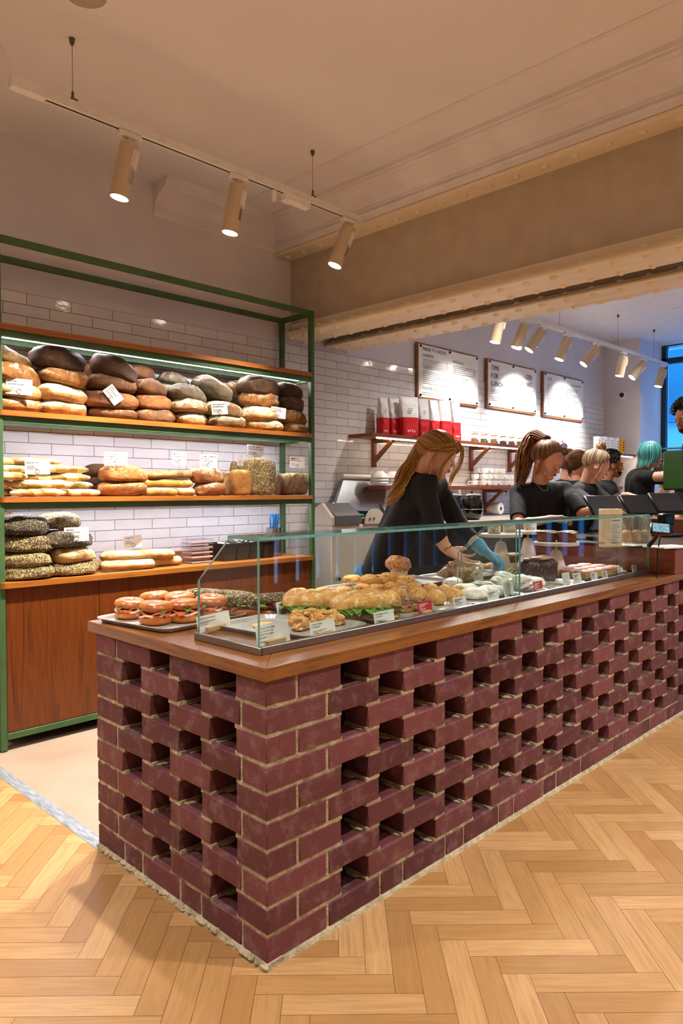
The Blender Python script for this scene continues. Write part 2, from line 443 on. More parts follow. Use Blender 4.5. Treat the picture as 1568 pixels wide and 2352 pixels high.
# the riveted girders
_rm=[MB().lathe([(r,h*s) for r,h in [(.0195,0),(.019,.005),(.016,.011),(.010,.0155),(.001,.0175)]],14).mesh('rivet',MAT['flange']) for s in(-1,1)]
def rivets(g,xs,z,y0,y1,step,up=False,zig=0):
    y=y0
    while y<y1:
        for x in xs:
            o=link('rivet',_rm[1 if up else 0],g);o.location=(x,y+(zig if (x==xs[-1]) else 0),z)
        y+=step
def girder(name,xc,zt,x_l,x_r,label):
    g=thing(name,label,'steel beam')
    b=MB();b.box(xc-.006,xc+.006,-5.05,YB,2.34,zt);b.build('web',MAT['beam'],g,smooth=False)
    b=MB();b.box(x_l,x_r,-5.05,YB-.01,2.33,2.347,.003)
    b.box(x_l+.012,x_r-.012,-5.05,YB-.012,2.347,2.362,.003)
    b.prism([(xc-.075,2.362),(xc+.075,2.362),(xc+.02,2.378),(xc+.02,2.44),(xc-.02,2.44),(xc-.02,2.378)],1,-5.05,YB-.012)
    b.build('bottom_flange',MAT['flange'],g,smooth=True,ang=30)
    rivets(g,[x_l+.045,x_r-.045],2.33,-.4,YB-.06,.155,False,.035);rivets(g,[x_l+.028],2.3605,-.4,YB-.06,.155,True)
    b=MB();b.box(x_l-.02,x_r,-5.05,YB-.01,2.9,2.92,.002);b.build('top_flange',MAT['flange'],g,smooth=False)
    rivets(g,[xc-.085],2.9,-.4,YB-.05,.165)
    return g
girder('riveted_girder',2.28,2.92,2.15,2.41,'riveted steel girder with taupe web facing the bread shelves')
girder('riveted_girder',2.73,2.92,2.60,2.86,'second riveted girder behind the first, over the menu side')
b=MB();b.box(2.13,2.88,-5.05,YB,2.92,3.2);struct(b.build('trim_7',MAT['beam'],smooth=False))
# ================================================================ brick counter
base=thing('brick_counter','openwork red brick counter base with pale mortar under the wooden worktop','counter')
CL=3.6;DB=.1025;GAPP=.3307;WL=.924
def row_right(r):
    if r==10:
        o=[(0,.2155)];x=.2263
        while x<CL:
            o.append((x,x+.2125));o.append((x+.2225,x+.3207));x+=GAPP
        return o
    if r%2: o=[(0,.104),(.114,.275)];x=.3916
    else: o=[(0,.2155),];x=.2263
    while x<CL: o.append((x,x+.2125));x+=GAPP
    return o
def row_left(r):
    if r==10:return [(0,.1025),(.1125,.295),(.305,.405),(.417,.623),(.634,.737),(.748,WL)]
    if r%2:return [(0,.128),(.252,.459),(.569,.779),(.79,WL)]
    return [(0,.1025),(.1125,.292),(.412,.624),(.747,WL)]
bk=MB();mo=MB();rr=random.Random(11)
for r in range(1,11):
    z=.015+.075*(10-r)
    for i,(a,c) in enumerate(row_right(r)):
        bk.col=rr.random();j=rr.uniform(-.0012,.0012)
        bk.box(a,c,j if i else 0,DB if (i or r%2==0) else .128,z,z+.065+rr.uniform(-.001,.0005),.0022)
    for i,(a,c) in enumerate(row_left(r)):
        if i==0: continue
        a2=a
        bk.col=rr.random();j=rr.uniform(-.0012,.0012)
        bk.box(j if i else 0.0001,DB,a2,c,z,z+.065+rr.uniform(-.001,.0005),.0022)
    # perpends
    S=row_right(r)
    for (a,c),(a2,c2) in zip(S,S[1:]):
        if a2-c<.03: mo.box(c-.001,a2+.001,.0035,DB-.003,z-.002,z+.064)
    S=row_left(r)
    for (a,c),(a2,c2) in zip(S,S[1:]):
        if a2-c<.03: mo.box(.0035,DB-.003,c-.001,a2+.001,z-.002,z+.064)
def bed(mo,spans,z,right):
    """mortar bed with a slightly ragged face over each bearing"""
    for a,c in spans:
        n=max(2,int((c-a)/.018));k=[a+(c-a)*i/n for i in range(n+1)]
        vs=[]
        for q in k:
            f=.0025+rr.uniform(-.0018,.003);zz=z+.0105+rr.uniform(-.0008,.0016)
            if right: vs+=[(q,f,z-.0015),(q,f,zz),(q,DB-.004,zz),(q,DB-.004,z-.0015)]
            else: vs+=[(f,q,z-.0015),(f,q,zz),(DB-.004,q,zz),(DB-.004,q,z-.0015)]
        m_=len(k);fs=[]
        for i in range(n):
            for e in range(4):
                l=(4*i+e,4*i+(e+1)%4,4*i+4+(e+1)%4,4*i+4+e)
                fs.append(l if not right else l[::-1])
        e0=(0,1,2,3);e1=(4*n+3,4*n+2,4*n+1,4*n)
        fs+=[e0,e1] if right else [e0[::-1],e1[::-1]]
        mo.add(vs,fs)
def runs(s):
    o=[]
    for a,c in s:
        if o and a-o[-1][1]<.03:o[-1]=(o[-1][0],c)
        else:o.append((a,c))
    return o
def inter(A,B):
    o=[]
    for a,c in A:
        for d,e in B:
            lo=max(a,d);hi=min(c,e)
            if hi-lo>.01:o.append((lo-.006,hi+.006))
    return o
for r in range(2,11):
    z=.015+.075*(10-r)+.065
    for rf,right in((row_right,True),(row_left,False)):
        I=inter(runs(rf(r)),runs(rf(r-1)));I[0]=(.003,I[0][1])
        if not right: I[-1]=(I[-1][0],WL-.003)
        bed(mo,I,z,right)
        # slivers of mortar left where the brick above stops
        for a,c in I[1:] if right else I[1:-1]:
            for q in (a,c):
                if right: mo.ell((q+rr.uniform(-.006,.006),DB*rr.uniform(.35,.8),z+.002),(.012+rr.random()*.01,.03,.005),8,5)
                else: mo.ell((DB*rr.uniform(.35,.8),q+rr.uniform(-.006,.006),z+.002),(.03,.012+rr.random()*.01,.005),8,5)
# base bed
bed(mo,[(.001,CL)],0.0005,True)
vs=[];n=220
k=[CL*i/n for i in range(n+1)]
mo.prism([(-.008,0),(.05,0),(.05,.0165),(.004,.0165),(-.003,.010)],0,-.006,CL)
mo.prism([(-.010,0),(.05,0),(.05,.0165),(.004,.0165),(-.004,.012)],1,-.006,WL+.002)
for i in range(150):
    y=rr.uniform(0,WL);mo.ell((rr.uniform(-.009,.001),y,rr.uniform(.003,.012)),(.005+rr.random()*.005,.006+rr.random()*.012,.004+rr.random()*.004),7,5)
for r,right in((1,True),(1,False)):
    z=.755
bk.build('brickwork',MAT['brick'],base,smooth=True,ang=40);mo.build('mortar',MAT['mortar'],base,smooth=False)
b=MB();b.box(DB+.02,CL,DB+.022,WL-.02,0.0,.75);b.box(DB+.02,CL,DB+.02,WL-.015,0,.004);b.build('void_backing',MAT['void'],base,smooth=False)  # black box behind the bricks; its colour stands in for the dark gaps
# worktop: two mitred boards
wt=thing('wooden_worktop','stained wooden worktop running along the top of the brick counter','worktop')
def slab(name,poly,z0,z1,mat,par,bev=.002):
    b=MB();n=len(poly)
    cx=sum(p[0] for p in poly)/n;cy=sum(p[1] for p in poly)/n
    vs=[]
    for z,s in((z0,0),(z1-bev,0),(z1,bev)):
        for x,y in poly:
            d=Vector((cx-x,cy-y));d=d.normalized()*s*1.4
            vs.append((x+d.x,y+d.y,z))
    fs=[tuple(range(n-1,-1,-1)),tuple(range(2*n,3*n))]
    for l in(0,1):
        for i in range(n):fs.append((l*n+i,l*n+(i+1)%n,(l+1)*n+(i+1)%n,(l+1)*n+i))
    b.add(vs,fs);return b.build(name,mat,par,smooth=False)
slab('long_board',[(-.008,-.008),(CL,-.008),(CL,.97),(.42,.97),(.42,.42)],.755,.79,MAT['walnut'],wt)
slab('end_board',[(-.008,-.008),(.42,.42),(.42,.97),(-.008,.97)],.755,.79,MAT['walnut_y'],wt)
# ================================================================ bread rack
YS=2.095
rk=thing('bread_rack','green steel bread rack with oak shelves and cabinets against the tiled wall','shelving',(0.1,YS,0))
ro=(0.1,YS,0)
def rb(name,mat,fn,par=None,sm=True):
    b=MB();fn(b);return b.build(name,mat,par or rk,sm,org=ro if (par is None or par is rk) else ro)
XL,XR=.098,2.152;TB=.031
for x in(XL,XR-TB):
    for y in(YS,2.425-TB):
        rb('post',MAT['green'],lambda b:b.box(x,x+TB,y,y+TB,0,2.455,.0015))
for y in(YS,2.425-TB): rb('top_rail',MAT['green'],lambda b:b.box(XL+TB,XR-TB,y,y+TB,2.455-TB,2.455,.0015))
for x in(XL,XR-TB): rb('top_rail',MAT['green'],lambda b:b.box(x,x+TB,YS+TB,2.425-TB,2.455-TB,2.455,.0015))
for x in(XL,XR-TB): rb('levelling_foot',MAT['black'],lambda b:b.lathe([(.02,0),(.02,.006),(.006,.01),(.006,.02)],12,(x+.015,YS+.015,0)))
def board(z0,z1,y0=2.083,y1=2.455,xr=XR-TB-.001):
    x0=XL+.004
    r=.03;pts=[(x0+r-r*math.cos(t),y0+r-r*math.sin(t)) for t in[PI/2*i/6 for i in range(7)]]
    poly=pts+[(xr,y0),(xr,y1),(x0,y1)]
    return poly
SH=[(2.013,2.04),(1.607,1.633),(1.195,1.22)]
for z0,z1 in SH:
    rb('shelf_board',MAT['oak'],lambda b:b.prism(board(z0,z1),2,z0,z1),sm=False)
    rb('shelf_rail',MAT['green'],lambda b:(b.box(XL+TB,XR-TB,YS+.004,YS+TB,z0-TB,z0-.001,.001),b.box(XL+TB,XR-TB,2.30,2.325,z0-.028,z0-.001,.001),
       b.box(XL+.002,XL+TB,YS+TB,2.425-TB,z0-TB,z0-.001),b.box(XR-TB,XR-.002,YS+TB,2.425-TB,z0-TB,z0-.001)),sm=False)
    if 1:
        l=rb('led_strip',MAT['white'],lambda b:b.box(XL+.05,XR-.05,2.185,2.215,z0-.014,z0-.001))
        rb('diffuser',MAT['led'],lambda b:b.box(XL+.055,XR-.055,2.188,2.212,z0-.0175,z0-.0142),l)
rb('worktop',MAT['oak'],lambda b:b.prism(board(0,0,2.078,2.46,XR-.03),2,.785,.812),sm=False)
xs=[XL+TB+.002]+[at(u,1380,y=2.1).x for u in(229,420,579)]+[XR-TB-.002]
for a,c in zip(xs,xs[1:]):
    rb('cabinet_door',MAT['cab'],lambda b:b.box(a+.0015,c-.0015,2.103,2.122,.088,.783,.001),sm=False)
rb('cabinet_side',MAT['cab'],lambda b:(b.box(XR-TB+.001,XR-TB+.012,2.13,2.39,.09,.783)),sm=False)
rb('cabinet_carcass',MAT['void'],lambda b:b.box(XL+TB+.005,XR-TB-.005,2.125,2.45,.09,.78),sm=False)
rb('bottom_rail',MAT['green'],lambda b:b.box(XL+TB,XR-TB,YS,YS+TB,.056,.086,.001),sm=False)
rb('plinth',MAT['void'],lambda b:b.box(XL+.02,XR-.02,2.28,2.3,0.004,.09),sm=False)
# ================================================================ track lights
def spot_light(name,loc,dirv,power,ang,col,blend=.6,parent=None,r=.03):
    L=bpy.data.lights.new(name,'SPOT');L.energy=power;L.spot_size=rad(ang);L.spot_blend=blend;L.color=col;L.shadow_soft_size=r
    o=bpy.data.objects.new(name,L);COL.objects.link(o);o.location=loc
    o.rotation_euler=Vector(dirv).to_track_quat('-Z','Y').to_euler();return o
MAT['sand']=plain('spotlight_sand_paint','#cdb897',.45)
MAT['chrome']=plain('chrome_reflector','#c6d6e6',.08,1)
def head(label,grp,px_,py_,pz_,dirv,L=.235,power=60,ang=50,rr_=.042,col=(1,.93,.84)):
    """spotlight hanging from a track at px,py,pz and pointing along dirv"""
    h=thing('track_spotlight',label,'spotlight',(px_,py_,pz_),0,grp)
    d=Vector(dirv).normalized();b=MB();b.box(-.055,.055,-.017,.017,-.024,0,.004);b.build('adapter',MAT['white'],h)
    b=MB();b.tube([(0,0,-.02),(0,0,-.055)],.008,8);b.build('stem',MAT['white'],h)
    M=Matrix.Translation(Vector((0,0,-.055)))@d.to_track_quat('Z','Y').to_matrix().to_4x4()
    b=MB();b.lathe([(.03,-.012),(rr_-.002,-.006),(rr_,0),(rr_,L),(rr_-.003,L),(rr_-.004,L-.012),(.0,L-.012)],28,M=M,cap=False)
    b.lathe([(0.001,-.013),(.03,-.012)],28,M=M);b.build('can',MAT['sand'],h)
    b=MB();b.lathe([(.0005,L-.009),(rr_-.005,L-.009)],24,M=M);b.build('lens',MAT['lens'],h)
    # vented cover on the side facing the room
    b=MB();
    s=Vector((.6,-.8,0)) if d.y>0 or True else 0
    X=d.to_track_quat('Z','Y').to_matrix()
    lc=X.inverted()@Vector((.62,-.78,0));a0=math.atan2(lc.y,lc.x)
    for k in range(7):
        a=a0-.55+k*.19;b.tube([(math.cos(a)*(rr_+.002),math.sin(a)*(rr_+.002),.02),(math.cos(a)*(rr_+.002),math.sin(a)*(rr_+.002),L*.42)],.0035,6,M=M)
    b.build('heat_fins',MAT['white'],h)
    b=MB();vs=[];n=8
    for k in range(n+1):
        a=a0-.5+k*1.0/n
        for z in(L*.48,L*.72):vs.append((math.cos(a)*(rr_+.0012),math.sin(a)*(rr_+.0012),z))
    b.add(vs,[(2*i,2*i+2,2*i+3,2*i+1) for i in range(n)],M=M);b.build('reflector_window',MAT['chrome'],h)
    if power:
        tip=Vector((px_,py_,pz_))+Vector((0,0,-.055))+d*(L+.01)
        spot_light('spot_lamp',tip,d,power,ang,col)
    return h
YT=1.484
trk=thing('lighting_track','white lighting track hung on two wires before the bread rack','track')
b=MB();b.box(-.045,1.955,YT-.018,YT+.018,2.825,2.862,.002);b.build('rail',MAT['whitemetal'],trk)
b=MB();b.box(.09,1.9,YT-.004,YT+.004,2.8235,2.8256);b.build('slot',MAT['black'],trk,smooth=False)
b=MB();b.box(-.05,.085,YT-.02,YT+.02,2.82,2.864,.003);b.build('feed_box',MAT['white'],trk)
b=MB();b.box(1.35,1.53,YT-.028,YT+.02,2.785,2.83,.004);b.build('driver_box',MAT['white'],trk)
b=MB();b.lathe([(.013,0),(.013,-.045),(.009,-.055)],12,(1.29,YT,2.82));b.build('sensor',MAT['white'],trk)
for x in(.203,1.567):
    b=MB();b.tube([(x,YT,2.86),(x,YT,3.119)],.0013,6);b.build('wire',MAT['cable'],trk)
    b=MB();b.lathe([(.006,2.868),(.006,2.9),(.002,2.905)],10,(x,YT,0));b.lathe([(.004,3.09),(.01,3.1),(.012,3.119)],10,(x,YT,0));b.box(x-.012,x+.02,YT-.01,YT+.01,2.86,2.875,.002);b.build('wire_clamp',MAT['cable'],trk)
b=MB();b.tube([(-.04,YT,2.86),(-.052,YT,2.92),(-.09,YT+.01,3.0),(-.11,YT+.02,3.119)],.002,6);b.build('cable',MAT['white'],trk)
HG='spotlights on the near track'
for x,nm,dv in((.46,'leftmost',(-.16,.12,-1)),(1.055,'middle',(-.14,.12,-1)),(1.85,'rightmost',(-.32,.20,-1))):
    head(f'{nm} sand-coloured spotlight on the near white track',HG,x,YT,2.824,dv,.235,(210 if x<1.2 else 120),80)
# second track towards the window
YT2=1.73;ZT2=2.70
p0=at(1235,738,y=YT2);p1=at(1530,838,y=YT2);ZT2=(p0.z+p1.z)/2
t2=thing('lighting_track','long lighting track hung over the staff side near the menu boards','track')
b=MB();b.box(3.3,p1.x,YT2-.018,YT2+.018,ZT2-.018,ZT2+.018,.002);b.build('rail',MAT['whitemetal'],t2)
b=MB();b.box(3.3,p1.x-.1,YT2-.004,YT2+.004,ZT2-.0195,ZT2-.0175);b.build('slot',MAT['black'],t2,smooth=False)
for x in(at(1284,730,y=YT2).x,6.1,7.05):
    b=MB();b.tube([(x,YT2,ZT2+.018),(x,YT2,ZC2-.002)],.0014,6);b.lathe([(.006,0),(.012,.012),(.012,.03)],8,(x,YT2,ZC2-.032));b.build('wire',MAT['cable'],t2)
H2='spotlights on the far track'
# (pixel of adapter, direction, power)
HD=[(1150,730,.25,'first'),(1205,722,.4,'second'),(1245,735,.72,'third'),(1303,755,.42,'fourth'),(1370,780,.85,'fifth'),(1432,803,.22,'sixth'),(1478,818,.85,'seventh'),(1522,835,.28,'eighth')]
for u,v,dv,nm in HD:
    x=max(3.35,at(u,v,y=YT2).x)
    dv=Vector((-CR.x*dv,-CR.y*dv,-1))
    head(f'{nm} spotlight from the left on the far track beneath the girder',H2,x,YT2,ZT2-.018,dv,.2,0,60,.045)
# recessed downlight in the ceiling
dl=thing('recessed_downlight','round recessed downlight at the top left of the ceiling','light',at(195,-14,z=ZC))
b=MB();b.lathe([(.078,-.001),(.078,-.004),(.088,-.003),(.090,0)],36,cap=False);b.build('trim_ring',MAT['white'],dl)
b=MB();b.lathe([(.0005,-.0015),(.078,-.0015)],36,cap=False);b.build('baffle',plain('downlight_baffle','#b3a38c',.6),dl)
# ================================================================ glass case
gc=thing('glass_display_case','open-backed glass display case standing on the counter','display case',(.082,.126,.79));go=(.082,.126,.79)
X0,X1,XM=.082,2.822,1.463;Y0=.126;ZG=1.115;t_=.008
def pane(name,fn):
    b=MB();fn(b);o=b.build(name,[MAT['caseglass'],MAT['edge']],gc,False,org=go);me=o.data
    ar=sorted([p.area for p in me.polygons],reverse=True)[1]
    for p in me.polygons:p.material_index=0 if p.area>ar*.9 else 1
    return o
pane('front_pane',lambda b:b.box(X0,XM-.001,Y0,Y0+t_,.80,ZG-.009))
pane('front_pane',lambda b:b.box(XM+.001,X1,Y0,Y0+t_,.80,ZG-.009))
pane('top_pane',lambda b:b.box(X0,XM-.001,Y0,Y0+.145,ZG-.0085,ZG))
pane('top_pane',lambda b:b.box(XM+.001,X1,Y0,Y0+.145,ZG-.0085,ZG))
prof=[(Y0+t_+.0005,.80),(.427,.80),(.424,.972),(.27,ZG-.0095),(Y0+t_+.0005,ZG-.0095)]
for x in(X0,1.44,XM+.002,X1-t_): pane('side_pane',lambda b:b.prism(prof,0,x,x+t_))
b=MB();b.box(X0-.006,X1+.006,Y0-.014,Y0-.0005,.7905,.812,.0015);b.box(X0-.006,X1+.006,Y0+t_+.0005,Y0+t_+.008,.7905,.808)
b.box(X0-.012,X0-.0005,Y0-.014,.43,.7905,.812,.0015);b.box(X0+t_+.0005,X0+t_+.008,Y0+.01,.43,.7905,.806);b.build('base_rail',MAT['brushed'],gc,org=go)
# ================================================================ raised till counter
rc=thing('raised_till_counter','raised dark wooden counter section beyond the right end of the display case','counter',(2.84,0,.79));rg=(2.84,0,.79)
b=MB();b.box(2.84,3.9,-.005,.93,.7905,.925,.002);b.build('body',MAT['darkwood'],rc,False,org=rg)
b=MB();b.box(2.835,3.9,-.01,.935,.9255,.942,.002);b.build('top',plain('till_counter_top','#3d2a20',.3),rc,False,org=rg)
b=MB();b.box(3.905,4.25,0,.93,0.001,1.05);bo=b.build('till_counter_extension',MAT['darkwood'],None,False);tag(bo,'dark till counter continuing out of view at the right behind the card reader','counter')
# ================================================================ menu boards
def menuboard(u0,v0,u1,v1,label,lines,dash=None):
    a=at(u0,v0,y=YB-.03);c=at(u1,v1,y=YB-.03);x0,z1=a.x,a.z;x1,z0=c.x,c.z
    mbd=thing('menu_board',label,'menu board',((x0+x1)/2,YB,z0));og=mbd.location
    b=MB();w=.022
    b.box(x0,x1,YB-.034,YB-.01,z1-w,z1);b.box(x0,x1,YB-.034,YB-.01,z0,z0+w);b.box(x0,x0+w,YB-.034,YB-.01,z0+w,z1-w);b.box(x1-w,x1,YB-.034,YB-.01,z0+w,z1-w)
    b.build('frame',MAT['frame'],mbd,False,org=og)
    b=MB();b.box(x0+w,x1-w,YB-.022,YB-.01,z0+w,z1-w);b.build('backing',MAT['frame'],mbd,False,org=og)
    b=MB();n=16;vs=[]   # slightly waved sheet
    for i in range(n+1):
        for k in(0,1):
            t=i/n;vs.append((x0+.014+(x1-x0-.026)*t,YB-.038-.004*math.sin(t*7)-.004*(t>.9),z0+.02+(z1-z0-.035)*k))
    b.add(vs,[(2*i,2*i+2,2*i+3,2*i+1) for i in range(n)])
    b.build('menu_sheet',MAT['paper'],mbd,org=og)
    for x in(x0+.035,(x0+x1)/2,x1-.035):
        for z in(z0+.035,z1-.03): b=MB();b.lathe([(.011,0),(.011,.006),(.008,.012),(.001,.013)],12,M=Matrix.Translation((x,YB-.041,z))@Matrix.Rotation(PI/2,4,'X'));b.build('sheet_stud',MAT['black'],mbd,org=og)
    W=x1-x0;H=z1-z0
    b=MB();g=MB()
    for (s,fx,fy,sz,al,bold) in lines:
        if s is None: # small unreadable print as short rules of grey
            for k in range(int(sz)):
                g_w=al*(.6+.4*math.sin(k*2.3+fx*9)**2)
                g.box(x0+fx*W,x0+(fx+g_w)*W,YB-.0455,YB-.0450,z1-(fy+.034*k)*H-.004,z1-(fy+.034*k)*H)
        else: put_text(b,s,(x0+fx*W,YB-.0455,z1-fy*H),(1,0,0),(0,0,1),sz*H,al,bold)
    if dash:
        for k in range(26):b.box(x0+dash*W-.0012,x0+dash*W+.0012,YB-.0455,YB-.0450,z1-.05*H-.034*H*k-.009,z1-.05*H-.034*H*k)
    b.build('lettering',MAT['ink'],mbd,False,org=og);g.build('small_print',MAT['greyink'],mbd,False,org=og)
    return mbd
menuboard(957,785,1096,936,'leftmost framed menu board headed MADE TO ORDER on the back wall',[
 ('MADE TO ORDER',.07,.13,.088,'L',0),('PORRIDGE',.07,.235,.066,'L',0),(None,.07,.285,4,.38,0),(None,.43,.27,4,.05,0),
 ('TOASTED SOURDOUGH',.07,.45,.066,'L',0),(None,.07,.50,7,.38,0),(None,.45,.52,6,.05,0),('TOASTED BAGELS',.07,.82,.066,'L',0),(None,.07,.87,2,.3,0),
 ('BAKED EGGS',.55,.235,.06,'L',0),(None,.55,.29,5,.36,0),(None,.55,.5,3,.28,0),(None,.9,.3,4,.05,0),(None,.68,.87,2,.26,0)])
menuboard(1117,822,1229,953,'middle framed menu board reading TIME FOR LUNCH and ICED DRINKS',[
 ('TIME',.07,.22,.135,'L',0),('FOR',.07,.38,.135,'L',0),('LUNCH',.07,.54,.135,'L',0),('CED',.765,.26,.135,'L',0),('DR',.715,.42,.135,'R',0),('NKS',.765,.42,.135,'L',0),
 (None,.07,.62,3,.25,0),(None,.07,.76,3,.3,0),(None,.72,.5,9,.14,0),(None,.88,.5,9,.05,0)],dash=.735)
menuboard(1246,852,1337,970,'rightmost framed menu board listing COFFEE and HOT CHOCOLATE',[
 ('COFFEE',.08,.17,.06,'L',0),('HOT CHOCOLATE',.92,.2,.055,'R',0),(None,.08,.28,14,.16,0),(None,.4,.28,12,.07,0),(None,.56,.28,9,.3,0)])
# ================================================================ wall shelf with brackets
def wallshelf(label,x0,x1,z1,bks,yf=2.21,led=True,th=.027):
    w=thing('wall_shelf',label,'shelf',(x0,YB,z1));og=w.location
    b=MB();b.box(x0,x1,yf,YB-.01,z1-th,z1,.002);b.build('board',MAT['bracket'],w,False,org=og)
    for x in bks:
        b=MB();b.box(x,x+.035,YB-.04,YB-.01,z1-.25,z1-th-.001,.002);b.box(x,x+.035,yf+.03,YB-.04,z1-th-.03,z1-th-.001,.002)
        b.prism([(YB-.04,z1-.215),(YB-.04,z1-.17),(yf+.075,z1-th-.03),(yf+.04,z1-th-.03)],0,x+.004,x+.031)
        b.build('bracket',MAT['bracket'],w,False,org=og)
        b=MB();b.lathe([(.006,0),(.004,.004)],8,M=Matrix.Translation((x+.017,YB-.041,z1-.235))@Matrix.Rotation(PI/2,4,'X'));b.build('screw',MAT['black'],w,org=og)
    if led:
        b=MB();b.box(x0+.1,x1-.03,yf+.03,yf+.05,z1-th-.010,z1-th-.001);b.build('led_strip',MAT['ledwarm'],w,False,org=og)
    return w
wallshelf('wooden wall shelf on brackets holding the coffee bags under the menu boards',2.86,6.62,1.69,[at(u,1060,y=YB).x for u in(850,1074,1163)])
wallshelf('lower wooden wall shelf stacked with white cups',4.36,6.0,1.292,[at(1105,1150,y=YB).x,5.6],led=False)
wallshelf('wooden wall shelf beside the end wall holding rows of glasses',6.62,XE-.01,1.30,[7.0],led=False)
# end wall shelf with yellow packets
ew=thing('wall_shelf','small lit wooden shelf at the end wall holding yellow and white packets','shelf',(XE,2.2,1.66))
b=MB();b.box(6.66,XE-.002,2.06,YB-.01,1.655,1.68,.002);b.build('board',MAT['bracket'],ew,False,org=ew.location)
b=MB();b.box(6.9,XE-.05,2.08,2.1,1.645,1.6545);b.build('led_strip',MAT['ledwarm'],ew,False,org=ew.location)
# security camera on the end wall
sc_=thing('security_camera','small dome security camera on the end wall','security camera',(XE,2.226,2.405))
b=MB();b.lathe([(.055,0),(.055,.012),(.045,.03),(.03,.036)],20,M=Matrix.Rotation(-PI/2,4,'Y'));b.build('housing',MAT['white'],sc_)
b=MB();b.ell((-.034,0,0),(.022,.03,.03),14,10);b.build('dome',MAT['black'],sc_)
# ================================================================ breads
def bread_mat(name,crust,crust2,flour,fl=.5,dark=None,fs=9,stretch=(1,1,1),seeds=None,top=1.0,bs=.75,crack=.55,wave=0):
    m,t,b=nt(name);_r=globals()['rgb'];rgb=lambda h:(lambda c:(c[0]*.95,min(1,c[1]*1.10),c[2]*1.02,1))(_r(h))
    co=coords(t,stretch,rnd=True);n1=noi(t,co,9,6,.68,.6)
    dk=tuple(x*.42 for x in rgb(crust)[:3])+(1,);c=ramp(t,n1,[(.30,dk),(.44,rgb(crust)),(.66,rgb(crust2))])
    c=mix(t,ramp(t,noi(t,co,75,3,.6),[(.56,0),(.70,.45)]),c,dk)
    if dark: c=mix(t,ramp(t,noi(t,co,4.5,4,.6,.8),[(.52,0),(.66,.9)]),c,rgb(dark))
    ri=noi(t,co,5.5,3,.55,1.2);rm=N(t,'ShaderNodeMath',operation='SUBTRACT');t.links.new(ri,rm.inputs[0]);rm.inputs[1].default_value=.5
    ra=N(t,'ShaderNodeMath',operation='ABSOLUTE');t.links.new(rm.outputs[0],ra.inputs[0]);crk=ramp(t,ra.outputs[0],[(.006,1),(.028,0)])
    # flour sits on upward faces
    g=N(t,'ShaderNodeNewGeometry');sx=N(t,'ShaderNodeSeparateXYZ');t.links.new(g.outputs['Normal'],sx.inputs[0])
    up=ramp(t,sx.outputs[2],[(-.1,0),(.45,1)])
    fn=ramp(t,noi(t,co,fs*1.3,8,.74,.8),[(.60-.22*fl,0),(.68-.22*fl,1)])
    mu=N(t,'ShaderNodeMath',operation='MULTIPLY');t.links.new(up,mu.inputs[0]);t.links.new(fn,mu.inputs[1])
    m2=N(t,'ShaderNodeMath',operation='MULTIPLY');t.links.new(mu.outputs[0],m2.inputs[0]);m2.inputs[1].default_value=top
    c=mix(t,m2.outputs[0],c,rgb(flour))
    c=mix(t,crk if crack>=1 else ramp(t,crk,[(0,0),(1,crack)]),c,tuple(x*.6 for x in rgb(crust)[:3])+(1,))
    if wave:
        wv=N(t,'ShaderNodeTexWave',wave_type='BANDS',bands_direction='DIAGONAL');wv.inputs['Scale'].default_value=wave;wv.inputs['Distortion'].default_value=2.2;wv.inputs['Detail'].default_value=2;t.links.new(coords(t,(1,.6,.8),rnd=True),wv.inputs[0])
        c=mix(t,ramp(t,wv.outputs['Fac'],[(.55,0),(.68,.85)]),c,rgb('#d2b27c'))
    hgt=noi(t,co,38,6,.72)
    if seeds:
        vo=N(t,'ShaderNodeTexVoronoi');vo.inputs['Scale'].default_value=230;t.links.new(co,vo.inputs['Vector'])
        cs=ramp(t,vo.outputs['Color'],[(.0,rgb(seeds[0])),(.34,rgb(seeds[1])),(.62,rgb(seeds[2])),(.8,rgb(seeds[3]))],'CONSTANT')
        c=mix(t,.9,c,cs);hgt=ramp(t,vo.outputs['Distance'],[(0,1),(.6,0)])
        bs=.9
    t.links.new(c,b.inputs['Base Color']);b.inputs['Roughness'].default_value=.75
    bump(t,b,hgt,bs,.011);return m
